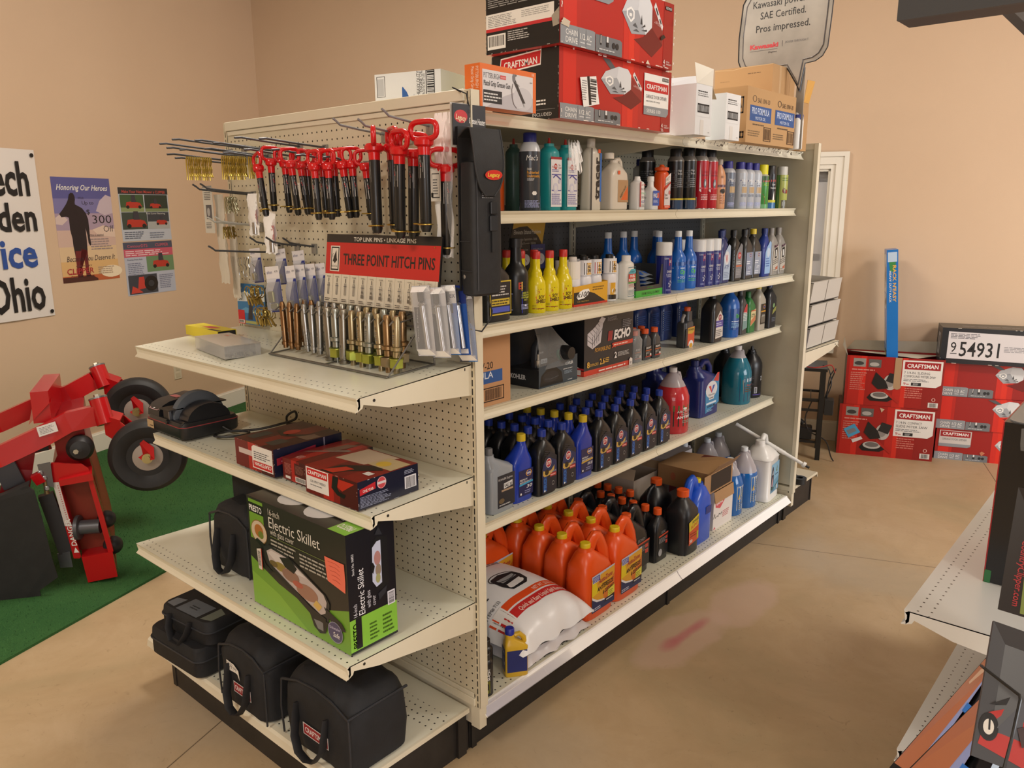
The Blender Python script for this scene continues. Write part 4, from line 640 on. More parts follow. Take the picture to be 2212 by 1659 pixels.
for y, c, lab in ((-1.9, '#1d1e22', 'black hang card clipped under the gold treatment sign, left one'), (1.5, '#22347a', 'blue hang card clipped under the gold treatment sign, right one')):
    hc = T('hang_card', lab, 'card', (31.6, 27.5+y, zB+4.5), 0, 'hang cards under the treatment sign'); g = G(); g.box(-.03, .03, -1.6, 1.6, 0, 3.5, c); g.lathe([(.1, 0), (.9, .02)], K('#c8c8c8', .1), 12, axis='x', cy=.3, cz=1.2) if 0 else None; g.build('card', hc); art('print', hc, lambda u, v, l: (.03+l, u, v), [('E', .6, 1.4, .9, .8, '#d8d8dc'), ('T', .3, 1.1, .5, 'n', '#a82c34', {'w': .5}), ('T', -1.2, 2.7, .28, 'No Matter Where Stored', '#c8c8cc', {'w': 2.3, 'sh': .2})], .4)
bottle('plain_white_bottle', 'plain white bottle standing behind the fuel power bottle', 'bottle', 39.6, 36.2, zB, 2.0, 2.0, 6.2, 'tall', '#d9dade', '#dcdcde', e=2.3, capr=.25, cz=.87, curved=True)
bottle('fuel_power_bottle', 'white bottle with red and green fuel power label', 'bottle', 40.9, 38.0, zB, 2.5, 2.2, 6.3, 'tall', '#dddcd6', '#dedcd8', [('F', -.42, .06, .8, .68, .012, '#4a7a8a'), ('P', [(-.3, .62), (-.1, .69), (.3, .69), (.4, .62), (.3, .57), (-.3, .57)], '#4ab0c0'), ('T', -.25, .6, .05, 'FPPF', '#1a4a6a', {'w': .5}), ('R', -.38, .4, .76, .18, '#c4352a'), ('T', -.2, .5, .06, 'FUEL', WHT, {'w': .5, 'b': .03}), ('T', -.35, .41, .065, 'POWER', WHT, {'w': .7, 'b': .03}), ('R', -.38, .36, .76, .035, '#4a9a3c'), fine(-.36, .27, .7, .08, 3, '#b06a6a'), fine(-.36, .1, .7, .12, 4, '#8aa0a8')], e=3.5, capr=.27, cz=.87)
# green and black display carton with blue sachets
gb = T('sachet_carton', 'black and green display carton filled with blue and silver sachets', 'carton', (39.9, 43.2, zB)); a, b, h = 2.0, 3.8, 4.6; g = G(); mk = K('#2c2e30', .35)
for q in ([(-a, b, 0), (-a, -b, 0), (-a, -b, h), (-a, b, h)], [(-a, -b, 0), (a, -b, 0), (a, -b, h-.5), (-a, -b, h)], [(a, b, 0), (-a, b, 0), (-a, b, h), (a, b, h)], [(a, -b, 0), (-a, -b, 0), (-a, b, 0), (a, b, 0)], [(a, -b, 0), (a, b, 0), (a, b, 1.6), (a, -b, 1.6)], [(a, -b, 1.6), (a, -b+1.1, 1.6), (a, -b+.5, h-.5), (a, -b, h-.5)], [(a, b-1.1, 1.6), (a, b, 1.6), (a, b, h), (a, b-.5, h)]): g.poly(q, mk)
g.build('carton', gb); art('front_print', gb, lambda u, v, l: (a+l, -b+u*2*b, v*h), [('R', 0, 0, 1, .21, '#3fa83c'), ('T', .2, .06, .09, 'ONE MIX FOR ALL EQUIPMENT', '#17351a', {'w': .68, 'b': .02}), ('T', .4, .26, .06, 'UNIVERSAL', '#3f8a3c', {'w': .24})], .35); art('side_print', gb, lambda u, v, l: (-a+u*2*a, -b-l, v*h), [('R', 0, 0, 1, .21, '#3fa83c'), ('R', 0, .5, 1, .28, '#3f8a3c'), fine(.1, .3, .8, .12, 2, '#6a9a6a')], .35)
for i in range(4):
    sx_ = T('sachet', ['blue and silver sachet lowest in the green display carton', 'blue and silver sachet second from the bottom of the display carton', 'blue and silver sachet second from the top of the display carton', 'topmost silver sachet sticking out of the green display carton'][i], 'sachet', (40.0, 42.9, zB+1.35+.68*i), (0.0, .12+.05*i, .1*(i-1.5)), 'sachets in the display carton'); g = G(); rr = []
    for k in range(9):
        u_ = -2.1+4.2*k/8; th = .26*(1-(abs(u_)/2.1)**4)+.03; rr.append([(-1.2, u_, 0), (0, u_, th), (1.6, u_, .05+.2*sin(k+i)*.3), (0, u_, -th*.5)])
    g.loft(rr, K('#b9c4d0', .22, .5), smooth=True); g.build('foil', sx_)
    art('print', sx_, lambda u, v, l: (u, v, .3*(1-(abs(v)/2.3)**4)*(1-abs(u)/1.5)+.05+l), [('P', [(.2, -1.4), (1.1, -1.5), (1.1, 1.3), (.3, 1.5)], '#2858b0')], .3)
# long necked blue bottles and white-capped cans
OPI = [('R', -1.5, .04, 2.5, .46, '#1d57a8'), ('P', [(-1.5, .25), (-1.5, .37), (1, .42), (1, .27)], '#10141a'), ('T', -.3, .28, .075, 'Opti', '#55c02c', {'w': 1.1, 'sh': .25, 'b': .02}), ('R', -1.5, .37, 2.5, .015, '#d8e4f0'), ('T', -.6, .2, .04, '4 CYCLE', '#c9d8ea', {'w': 1.1}), fine(-.6, .13, 1.2, .06, 2, '#3f9a7c'), ('R', -1.2, .42, 2, .06, '#174a94')]
for i, (x, y, lab) in enumerate(((40.4, 54.0, 'long-necked blue bottle, front left of two beside the white-capped cans'), (40.4, 57.6, 'long-necked blue bottle, front right of two with green lettering'), (34.5, 42.7, 'long-necked blue bottle in the back row, leftmost one'), (34.5, 47.0, 'long-necked blue bottle in the back row, behind the display carton'), (34.2, 50.7, 'long-necked blue bottle in the back row, behind the front white-capped can'), (38.1, 51.8, 'long-necked blue bottle between the front white-capped can and the lettered pair'), (36.2, 54.2, 'long-necked blue bottle half hidden behind the lettered pair'))):
    if i == 0: op = bottle('engine_treatment_bottle', lab, 'bottle', x, y, zB, 2.7, 2.7, 9.4, 'neck', '#1d62b8', '#d9dde0', OPI, e=2.1, curved=True, capr=.2, cz=.9, group='long-necked blue bottles', ro=.25)
    else: dup(op, (x, y, zB), None, lab)
CLI = [('R', -2.4, 0, .8, .74, '#a8a89c'), ('R', -1.6, 0, 2.6, .74, '#1b2370'), ('R', .05, .55, .4, .14, '#c43a3c'), ('T', .08, .6, .06, 'N2', WHT, {'w': .3, 'sh': .2}), ('T', -.55, .67, .035, '1200A', '#c9cce0', {'w': .55}), ('T', -.2, .41, .045, 'DRIER', WHT, {'w': .8}), ('T', -.3, .36, .03, '& CONTACT', '#c9cce0', {'w': .8}), ('T', -.25, .325, .03, 'CLEANER', '#c9cce0', {'w': .7}), *[('E', q, w_, .09, .018, '#b9bccc') for q, w_ in ((.1, .2), (.3, .24), (.3, .17), (.5, .21), (.15, .14))], fine(-.3, .05, .9, .04, 2, '#8a90c0')]
for i, (x, y, lab) in enumerate(((41.3, 48.1, 'blue spray can with a wide white cap standing left, in front of blue bottles'), (40.6, 60.6, 'blue spray can with white cap, first of the row right of the blue bottles'), (40.6, 63.4, 'blue spray can with white cap, second of the row right of the blue bottles'), (40.6, 66.1, 'blue spray can with white cap, last of the row, by the dark oil bottles'), (38, 58.4, 'blue spray can with white cap, behind the long-necked pair'))):
    if i == 0: cl = can('contact_cleaner_can', lab, 'can', x, y, zB, 1.3, 7.85, '#1b2370', '#d5d5d4', '#1b2370', .74, .97, .25, CLI, group='white-capped blue spray cans')
    else: dup(cl, (x, y, zB), None, lab)
def oil(name, lab, x, y, z, body, cap, items, h=9.1, w=3.5, d=2.3, kind='quart', group=None, cr=.17, ro=.3): return bottle(name, lab, 'bottle', x, y, z, w, d, h, kind, body, cap, items, e=5, capr=cr, cz=.9, group=group, ro=ro)
LPAN = lambda c, hi='#c9d4e4': [('P', [(-.3, .06), (-.3, .5), (-.1, .62), (.25, .74), (.42, .7), (.44, .3), (.4, .06)], c)]
oil('transmission_fluid_bottle', 'dark blue transmission fluid bottle with a shiny label, left of the black one', 40.4, 69.2, zB, '#1b2a62', '#1d2c66', LPAN('#9fb2c9')+[('E', .05, .48, .26, .13, '#c9ccd2'), ('P', [(-.12, .54), (-.04, .54), (.02, .45), (.08, .54), (.15, .54), (.05, .38)], '#c25a5a'), ('T', -.2, .27, .08, 'ATF', '#2a3f7c', {'w': .5}), fine(-.24, .1, .6, .12, 4, '#6a7fa0')])
oil('oil_bottle', 'black motor oil bottle with a grey label and round red emblem', 40.4, 74.0, zB, '#17191c', '#151618', LPAN('#6d7078')+[('E', .1, .5, .2, .07, '#a82c38'), ('T', -.02, .475, .05, 'STP', WHT, {'w': .24}), ('R', -.26, .28, .66, .035, '#b05a3c'), fine(-.24, .33, .6, .07, 2, '#c8c8c8'), fine(-.24, .12, .6, .12, 4, '#9a9a9e'), *[('R', -.48, .2+.07*k, .1, .012, '#2c2e33') for k in range(8)]])
NAPI = lambda bg, tx, hexc: [('R', -.36, .08, .78, .46, bg), ('P', [(.06, .44), (.0, .48), (.06, .52), (.22, .52), (.28, .48), (.22, .44)], hexc), ('P', [(.08, .448), (.035, .48), (.08, .512), (.2, .512), (.245, .48), (.2, .448)], '#22348c'), ('T', .06, .468, .025, 'NAPA', WHT, {'w': .16}), fine(-.3, .3, .5, .08, 2, tx), ('T', -.1, .2, .06, 'ATF', tx, {'w': .34}), fine(-.3, .1, .6, .07, 2, tx)]
oil('transmission_fluid_bottle', 'dark clear bottle with black cap and silver-blue label', 40.2, 79.0, zB, '#2a2a2c', '#1d1e20', NAPI('#7a86a0', '#d9dfe8', '#d0a34a'), kind='quart'); oil('transmission_fluid_bottle', 'dark clear bottle with a yellow cap on the second shelf', 40.2, 82.6, zB, '#2d2c2a', '#cdb52c', NAPI('#8a94a8', '#e0e4ea', '#d0a34a'), kind='quart')
oil('transmission_oil_bottle', 'bright blue oil bottle with a wide shiny label, left of the silver pair', 40.4, 86.6, zB, '#1f3580', '#1d2f70', LPAN('#8fb0d8')+[('E', .1, .5, .2, .1, '#b9c9dc'), fine(-.2, .2, .5, .2, 4, '#4a68a8')], kind='slope')
M1I = [('P', [(-.36, .06), (-.36, .5), (.36, .66), (.4, .1)], '#b9b2a8'), ('P', [(-.14, .36), (-.14, .56), (.22, .6), (.22, .38)], '#1d1a1c'), ('T', -.03, .4, .15, '1', WHT, {'w': .14}), ('T', -.24, .585, .055, 'Mobil', '#5a2a4a', {'w': .5, 'b': .02, 'rot': 4}), *[('P', [(-.34, y_), (-.34, y_+.02), (.36, y_+.07), (.36, y_+.05)], '#77726c') for y_ in (.3, .26, .22)], ('P', [(.0, .16), (.34, .2), (.34, .13), (.1, .12)], '#b5624a'), fine(-.3, .07, .5, .07, 2, '#8a857e')]
for y, lab in ((90.2, 'silver motor oil bottle with a black 1 on its label, the left one'), (93.7, 'silver motor oil bottle with a black 1 on its label, at the shelf end')): oil('synthetic_oil_bottle', lab, 40.5, y, zB, '#8f8a84', '#85807c', M1I, w=3.2, group='silver synthetic oil bottles', ro=.28)
for x, y, c, lab in ((36.8, 77.0, '#1c2a58', 'blue oil bottle in the back row behind the black emblem bottle'), (36.8, 88.5, '#77736e', 'grey-capped bottle behind the bright blue oil bottle')): oil('oil_bottle', lab, x, y, zB, c, c, [])
# ---- third shelf
t = carton('motor_oil_carton', 'tan motor oil carton with a hand hole, first on the third shelf', 'box', 34.5, 41.2, .9+1.4, 11.7, zC, 8.9, '#b98c64', px=[('P', [(.0, .62), (.0, .8), (.05, .83), (.4, .86), (.43, .83), (.44, .77), (.4, .69), (.3, .66)], '#1a120d'), ('P', [(0, .76), (0, .8), (.05, .83), (.4, .86), (.42, .83)], '#8a6644'), ('T', .08, .52, .1, 'SAE 5W-20', '#33241b', {'w': .58, 'b': .01}), ('R', .0, .32, .84, .17, '#2c5596'), ('T', .0, .39, .095, 'FORMULA', '#cfd6e2', {'w': .66, 'b': .01}), ('T', .08, .325, .05, 'MOTOR OIL', '#cfd6e2', {'w': .36}), fine(.06, .27, .5, .04, 1, '#5a4332'), ('F', .44, .06, .43, .2, .014, '#2a1c14'), ('B', .5, .085, .32, .15, '#4a3426'), fine(.0, .1, .16, .03, 1, '#6a4f38')], ny=[], ro=.7)
# engine maintenance kit: open tray with a clear blister dome
kt = T('engine_kit', 'engine maintenance kit in a clear bubble on a black tray', 'kit', (38.2, 22.9, zC)); a, b, h = 2.0, 4.3, 4.0; g = G(); g.box(-3.4, 2.0, -4.3, 4.3, 0, 2.5, K('#1b1d22', .3)); g.poly([(2.0, -4.3, 2.5), (2.0, 4.3, 2.5), (2.0, 4.3, 3.7), (2.0, -4.3, 2.9)], K('#32414e', .3)); g.box(-3.4, -3.2, -4.3, 4.3, 2.5, 8.6, K('#20242a', .35)); g.build('tray', kt)
art('front_print', kt, lambda u, v, l: (2.0+l, -4.3+u*8.6, v*3.4), [('R', 0, 0, 1, .74, '#33424f'), ('P', [(.02, .05), (.06, .5), (.2, .72), (.44, .72), (.58, .5), (.62, .05)], '#14161a'), ('E', .3, .4, .2, .22, '#22252b'), ('S', [(.15, .35), (.3, .3), (.5, .36)], .02, '#4a525c'), ('T', .68, .72, .12, 'KOHLER', '#d9dcde', {'w': .2, 'b': .02}), fine(.62, .54, .33, .06, 1, '#c9cccf'), fine(.65, .36, .25, .14, 3, '#8aa0b4'), ('R', .74, .08, .12, .03, '#b9bcc0')], .3)
art('side_print', kt, lambda u, v, l: (-3.4+u*5.4, -4.3-l, v*2.5), [('T', .08, .4, .26, 'KOHLER', '#c9c9c9', {'w': .5, 'b': .03})], .3)
g = G(); g.lathe([(.95, 0), (1, .1), (1, 2.6), (.85, 3)], K('#17191d', .25), 20, axis='x', cx=0, cy=1.6, cz=4.2); g.build('air_filter', kt); g = G(); g.lathe([(.5, 0), (1.1, .02), (1.1, .4), (.5, .42)], K('#3c9a78', .6), 24, axis='x', cx=1.2, cy=1.6, cz=4.0, caps=(0, 0)); g.build('foam_ring', kt)
g = G(); g.loft([rect(2.4, 1.4, 3, 24, 0, -1.9, z_) for z_ in (2.5, 5.3)]+[rect(1.0, .8, 2.2, 24, 0, -1.9, z_) for z_ in (6.2, 6.9)], K('#2a2d33', .3)); g.build('oil_bottle', kt); art('oil_label', kt, lambda u, v, l: (.72+l, -2.9+u*2, 2.7+v*2.4), [('R', 0, .35, 1, .6, '#17181c'), ('T', .08, .72, .1, 'KOHLER', '#c9c9c9', {'w': .5}), ('R', .3, .12, .7, .26, '#b9bcc0'), ('T', .36, .17, .15, '10W-30', '#222222', {'w': .56})], .3)
g = G(); g.lathe([(.12, 0), (.3, .5), (.3, 1), (.16, 1.1), (.16, 1.9)], K('#c9c4ba', .3, .5), 12, cx=1.0, cy=-3.2, cz=2.6); g.build('spark_plug', kt)
g = G(); rr = []
for k in range(9):
    f_ = k/8; w_ = 4.1*(1-.25*f_**2); 
    rr.append([(1.9-1.6*f_**3-.2*f_, -w_, 2.5+5.6*f_)] + [(1.9-2.2*f_**2+.25*sin(pi*j/8)*(1-f_), -w_+2*w_*j/8, 2.5+5.6*f_*(1-.45*max(0, (j-4)/4)**2)) for j in range(1, 8)] + [(1.9-1.6*f_**3-.2*f_, w_, 2.5+3.1*f_)])
g.loft(rr, clear('blister_plastic', '#e9eef2', .1, .06), caps=(0, 0), close=False); g.build('clear_bubble', kt)
ECH = [('R', 0, 0, 1, .085, '#c8402f'), ('P', [(.06, .5), (.06, .68), (.2, .77), (.34, .9), (.4, .86), (.36, .8), (.32, .5), (.16, .42)], '#c9c5cc'), *[('S', [(.06+.045*k, .66+.045*k), (.16+.035*k, .56+.05*k)], .006, '#33353c') for k in range(5)], *[('S', [(.16+.04*k, .44+.03*k), (.16+.04*k, .62+.04*k)], .006, '#33353c') for k in range(4)], ('S', [(.06, .58), (.16, .5), (.36, .74)], .006, '#33353c'), ('P', [(.27, .86), (.33, .92), (.41, .88), (.36, .82)], '#d9d5dc'),
    ('T', .58, .51, .15, 'ECHO', '#e8e4e4', {'w': .36, 'sh': .22, 'b': .05}), *[('P', [(.46+.022*k, .5), (.475+.022*k, .66), (.49+.022*k, .66), (.475+.022*k, .5)], '#b83a3c') for k in range(4)], ('T', .2, .36, .07, 'POWERBLEND', '#d9a03c', {'w': .32, 'sh': .15}), ('S', [(.55, .37), (.62, .44)], .02, '#c8402f'), ('S', [(.55, .44), (.62, .37)], .02, '#c8402f'), ('R', .56, .38, .43, .07, '#c8402f'), fine(.58, .395, .38, .04, 1, '#f0d0c8'), ('T', .05, .13, .1, '8', '#e0b04a', {'w': .05, 'b': .02}), ('T', .1, .14, .05, 'SIXPACKS/', '#e0b04a', {'w': .18, 'sh': .1}), ('T', .3, .14, .1, '2.6', '#e0b04a', {'w': .1, 'b': .02}), fine(.41, .15, .1, .09, 3, '#e0b04a'), ('T', .6, .19, .1, '2', '#e8e4e4', {'w': .05, 'b': .03}), fine(.67, .2, .28, .08, 4, '#c9c9c9'), fine(.28, .02, .64, .05, 1, '#f0d8d0'), fine(.44, .83, .24, .07, 4, '#9a9aa0'), fine(.76, .68, .2, .14, 5, '#8a8a92'), ('P', [(.92, .0), (.92, .1), (.95, .13), (.99, .1), (.99, 0)], '#e0d8d4'), ('T', .94, .02, .07, 'e', '#333333', {'w': .03})]
carton('two_stroke_oil_carton', 'black carton of two-stroke oil with white slanted brand letters and orange foot', 'box', 31.2, 40.2, 28.8, 41.5, zC, 8.95, '#25272e', px=ECH, ny=[('R', 0, 0, 1, .085, '#c8402f'), ('P', [(.7, .02), (.7, .12), (.82, .17), (.94, .12), (.94, .02)], '#e0d8d4'), ('R', .6, .1, .4, .03, '#b83a3c')], cols={'y': '#16171b'}, ro=.35)
carton('two_stroke_oil_carton', 'second black oil carton at the back, partly hidden by the orange-footed one', 'box', 24.6, 30.9, 28.5, 39, zC, 8.6, '#17181b', ny=[('T', .1, .75, .15, 'ECHO', '#8f8f90', {'w': .6, 'sh': .2, 'b': .04}), ('T', .2, .58, .06, 'BLEND', '#a86a2c', {'w': .5})], px=[], ro=.4)
ECI = [('R', -.4, .1, .8, .36, '#15161a'), ('T', -.3, .37, .06, 'ECHO', '#d0d0d0', {'w': .6, 'sh': .2, 'b': .03}), ('R', -.4, .3, .8, .025, '#c0602c'), fine(-.32, .2, .6, .08, 2, '#9a9a9a'), ('T', -.32, .16, .08, '2', '#d0d0d0', {'w': .12}), ('E', .28, .16, .1, .05, '#d8d0cc'), ('R', -.4, .1, .8, .03, '#b83a2c')]
n = 0
for i, (x, y) in enumerate(((39.4, 43.2), (39.6, 46.0), (39.8, 48.5), (37.4, 43.4), (37.4, 45.9), (37.5, 48.3), (35.4, 43.8), (35.4, 46.2))):
    lab = ['small grey oil bottle wrapped in shiny clear film, left end of the front row', 'small grey oil bottle with orange cap, middle of the front row', 'small grey oil bottle with orange cap, right end of the front row', 'small orange-capped bottle, left in the second row', 'small orange-capped bottle, middle of the second row', 'small orange-capped bottle, right in the second row', 'small orange-capped bottle, left at the back', 'small orange-capped bottle, right at the back'][i]
    if i == 0: ec = bottle('two_stroke_bottle', lab, 'bottle', x, y, zC, 2.2, 1.5, 4.9, 'quart', '#3a3c3f', '#d0521f', ECI, e=4, capr=.26, cz=.86, group='small orange-capped oil bottles')
    else: dup(ec, (x, y, zC), None, lab)
g = G(); rr = [rect(2.6+.1*sin(k*1.7), 1.9, 4, 20, 0, 0, .05+.68*k) for k in range(6)]+[rect(1.9, 1.4, 3, 20, 0, 0, 4.1), rect(1.6, 1.5, 3, 20, 0, 0, 5.1)]; g.loft(rr, clear('shrink_wrap', '#f4f4f4', .14, .05), caps=(0, 1)); g.build('shrink_wrap', ec)
pb = bottle('oil_measure_bottle', 'grey squeeze-measure bottle with orange cap and flame-coloured label', 'bottle', 38.9, 60.3, zC, 3.3, 2.0, 6.9, 'power', '#34363a', '#d0521f', [('P', [(-.26, .05), (-.3, .5), (.44, .52), (.44, .08)], '#c04a26'), ('P', [(-.26, .36), (-.26, .5), (.42, .5), (.42, .4), (.2, .34)], '#b8952c'), ('T', -.22, .42, .055, 'POWER', '#1a1712', {'w': .6, 'sh': .25, 'b': .02}), ('E', .1, .08, .25, .1, '#d9d4da'), ('E', .1, .05, .18, .06, '#c9952c'), ('R', -.5, .02, .22, .46, '#22242a')], e=4, capr=.17, cz=.9)
JX(pb, [(0, -1.1, 3.4), (0, -1.05, 5.0), (0, -.5, 5.6)], .3, K('#85807c', .35), 'side_chamber')
oil('oil_bottle', 'tall black oil bottle with a purple label, left of the blue jug', 39.8, 68.2, zC, '#18191d', '#16171a', [('P', [(-.28, .08), (-.26, .46), (.1, .62), (.4, .5), (.44, .1)], '#c2bcb4'), ('R', -.27, .3, .7, .13, '#443a8c'), ('E', .1, .49, .16, .06, '#8a3040'), ('T', -.01, .47, .04, 'STP', WHT, {'w': .22}), fine(-.24, .33, .6, .07, 2, '#c9c4dc'), fine(-.24, .12, .6, .14, 4, '#6a6a70')], w=3.9, d=2.8)
bottle('engine_flush_jug', 'bright blue round bottle with black and green label band', 'bottle', 39.6, 75.6, zC, 3.6, 3.4, 9.2, 'round', '#1e5aa8', '#1b4f96', [('R', -1.6, .16, 2.6, .42, '#17478e'), ('P', [(-.5, .34), (-.5, .45), (1, .55), (1, .38)], '#141618'), ('T', -.05, .4, .08, 'Opti', '#4ab02c', {'w': .7, 'sh': .2, 'b': .02}), ('R', -.5, .32, 1.5, .012, '#d8e4f0'), fine(-.5, .2, 1.3, .1, 4, '#8ab4d8'), fine(-1.5, .2, .7, .35, 12, '#4a7ab8')], e=2.2, curved=True, ro=.25)
oil('oil_bottle', 'narrow dark bottle with red and teal label, beside the green one', 39.8, 79.4, zC, '#33363a', '#2c2e32', [('P', [(-.3, .1), (-.25, .5), (.3, .66), (.4, .14)], '#6a8a8a'), ('P', [(-.25, .5), (.1, .66), (.3, .66), (.3, .46)], '#b02c34'), fine(-.25, .3, .6, .2, 6, '#d8d8d8')], h=8.6, w=2.9); oil('oil_bottle', 'green motor oil bottle with a cream label', 39.9, 82.7, zC, '#1f6a34', '#1d6030', [('P', [(-.3, .16), (-.3, .52), (.42, .58), (.42, .3)], '#c9b98c'), ('T', -.22, .38, .085, 'GTX', '#22401f', {'w': .55, 'sh': .2, 'b': .03}), ('P', [(-.28, .18), (-.28, .3), (.4, .42), (.4, .3)], '#b8704a'), ('R', -.3, .53, .7, .02, '#b8432c')], h=7.8, w=3, kind='quart')
oil('oil_bottle', 'grey motor oil bottle with yellow cap and brown hexagon label', 40.2, 86.6, zC, '#a19b8e', '#c9b22c', [('R', -.3, .14, .66, .44, '#2e2a26'), ('P', [(.06, .47), (.0, .51), (.06, .55), (.22, .55), (.28, .51), (.22, .47)], '#d0902c'), ('P', [(.08, .48), (.035, .51), (.08, .54), (.2, .54), (.245, .51), (.2, .48)], '#2a3a7c'), ('R', -.28, .4, .62, .03, '#c08a2c'), ('R', -.24, .17, .54, .15, '#6a645a'), ('T', -.14, .3, .05, '10W-30', '#d8d4cc', {'w': .36})], h=9, w=3.3)
oil('oil_bottle', 'black bottle with blue cap in the shaded corner of the third shelf', 40.4, 91.2, zC, '#22252a', '#1d2c58', [('E', -.02, .5, .12, .05, '#7a9a6a'), ('P', [(-.2, .3), (-.1, .4), (.3, .48), (.3, .38)], '#8a8a4a'), fine(-.2, .14, .5, .1, 3, '#6a7080')], h=9, w=3.6, kind='quart')
for i, y in enumerate((56.0, 60.4, 64.8, 70.5)): oil('blue_oil_jug', f'tall dark blue bottle in the shade at the back of the third shelf, {ORD[i+1]} from the left', 31.5, y, zC, '#1a2f62', '#18284f', [fine(-.4, .2, .7, .4, 10, '#3a5590')], h=9.0, w=3.9, d=3)
# ---- fourth shelf: quarts of motor oil
STI = [('P', [(-.34, .04), (-.36, .42), (-.2, .6), (.1, .66), (.45, .58), (.46, .04)], '#191c2e'), ('P', [(-.36, .3), (-.3, .5), (.0, .6), (.44, .5), (.46, .3)], '#1d2a5c'), ('E', .0, .5, .15, .072, WHT), ('E', .0, .5, .135, .064, '#a8283c'), ('T', -.1, .474, .055, 'STP', WHT, {'w': .2, 'b': .02}), ('P', [(-.32, .33), (-.3, .4), (-.1, .37), (.12, .37), (.32, .44), (.3, .37), (.12, .31), (-.2, .29)], '#c0a050'), ('E', -.1, .36, .11, .045, '#2a2418'), ('T', -.06, .05, .17, 'PRO', '#2a62a8', {'w': .22, 'rot': 90}) if 0 else ('R', -.3, .06, .2, .24, '#1b3c7c'), ('R', .08, .27, .34, .055, '#a82c30'), fine(.1, .28, .3, .04, 1, '#e0b0b0'), ('T', .08, .335, .03, 'MOTOR OIL', '#c8c8c8', {'w': .34}), ('O', .24, .16, .07, .035, .012, '#8a8a8a'), ('E', -.22, .075, .035, .016, WHT), *[('S', [(-.25+.02*k, .64+.03*k), (.3, .575+.03*k)], .008, '#2e3340') for k in range(3)]]
def lines_up(o, x0, txt, c, h_, w_, z0):
    art('lettering', o, lambda u, v, l: (x0+l, u, v), [('T', z0[0], z0[1], h_, txt, c, {'w': w_, 'rot': 90, 'b': .03})], .35)
oil('oil_quart', 'silver engine oil quart, first in the front row on the fourth shelf', 39.0, 11.4, zD, '#9299a2', '#6a6c70', [('R', -.26, .08, .74, .5, '#2b2d36'), ('T', -.22, .5, .035, 'KOHLER Engines', '#d0d2d6', {'w': .6}), ('P', [(.0, .36), (.0, .44), (.38, .46), (.38, .38)], '#d4d6da'), ('T', .02, .38, .05, 'SAE 30', '#1a1a1c', {'w': .34, 'b': .015}), ('R', -.1, .32, .5, .03, '#a8927c'), ('E', -.1, .18, .12, .04, '#6a5a44'), fine(-.2, .1, .55, .04, 1, '#b0b2b6')], w=4.5, d=2.4, h=8.75, kind='slopel', cr=.11, ro=.25)
oil('oil_quart', 'sliver of a silver quart right against the end post on the fourth shelf', 38.6, 5.6, zD, '#9299a2', '#6a6c70', [], w=4.3, d=2.4, h=8.75, kind='slopel', cr=.11, ro=.25)
NQ = lambda t2, cyan: [('R', -.3, .09, .76, .4, '#171d52'), ('P', [(.14, .38), (.06, .425), (.14, .47), (.32, .47), (.4, .425), (.32, .38)], '#d59a2c'), ('P', [(.16, .388), (.1, .425), (.16, .462), (.3, .462), (.36, .425), (.3, .388)], '#24368c'), ('T', .12, .408, .034, 'NAPA', WHT, {'w': .22, 'b': .02}), ('T', -.26, .325, .032, 'PREMIUM', WHT, {'w': .4, 'sh': .2}), ('T', -.26, .285, .032, 'PERFORMANCE', WHT, {'w': .62, 'sh': .2}), ('P', [(-.28, .255), (-.28, .28), (.44, .3), (.44, .275)], cyan), ('T', .1, .2, .05, t2, '#e4e4ea', {'w': .3, 'sh': .15, 'b': .01}), fine(0, .12, .4, .06, 2, '#8a90c0'), ('E', -.2, .13, .04, .018, WHT)]
oil('oil_quart', 'blue oil quart with a yellow cap and hexagon emblem, right after the silver quart', 38.6, 16.0, zD, '#1f3cab', '#cfb52a', NQ('30', '#3aa0d0'), w=3.9, d=2.5, kind='slope', cr=.16, ro=.25)
n = 0
def stp(x, y, lab):
    global STP_
    if n == 0:
        STP_ = oil('oil_quart', lab, x, y, zD, '#14161a', '#1f3796', STI, w=4.0, d=2.5, cr=.15, group='black oil quarts with blue caps', ro=.3); lines_up(STP_, 1.31, 'PRO', '#2f6ab8', .62, 1.9, (-.5, .62))
    else: dup(STP_, (x, y, zD), None, lab)
COLS = [(20.2, 5, 'left of the blue one', 'first'), (24.7, 5, 'left of the blue one', 'second'), (33.9, 4, 'right of the blue one', 'first'), (38.2, 4, 'right of the blue one', 'second'), (42.6, 4, 'right of the blue one', 'third'), (47.0, 4, 'right of the blue one', 'fourth'), (51.4, 4, 'right of the blue one', 'fifth')]
for ci, (y, k, side, od) in enumerate(COLS):
    for i in range(k):
        lab = f'black oil quart in front, {od} in the run {side}' if i == 0 else f'black oil quart {i} back in the {od} file {side}'.replace(' 1 back', ' one back').replace(' 2 back', ' two back').replace(' 3 back', ' three back').replace(' 4 back', ' four back')
        stp(39.4-2.35*i, y-.12*i, lab); n += 1
for i in range(5):
    lab = 'blue oil quart with a yellow cap between black ones in the front row' if i == 0 else f'blue oil quart with a yellow cap, {ORD[i]} behind the one between black quarts'
    if i == 0: nq = oil('oil_quart', lab, 39.3, 29.2, zD, '#1c35a0', '#cfb52a', NQ('5W-30', '#c9a23c'), w=3.9, d=2.4, kind='slope', cr=.16, group='blue oil quarts with yellow caps', ro=.25)
    else: dup(nq, (39.3-2.45*i, 29.2-.25*i, zD), None, lab)
LIQ = lambda c: K(c, .15)
def liquid(name, c, tint):
    m = N(name, c, .12); m.b.inputs['Subsurface Weight'].default_value = 0.25; m.b.inputs['Subsurface Radius'].default_value = (.02, .01, .01); m.b.inputs['Subsurface Scale'].default_value = .3; return m.m
MILKY = clear('milky_jug_plastic', '#e9e2e4', .5, .22, '#d5cdd0')
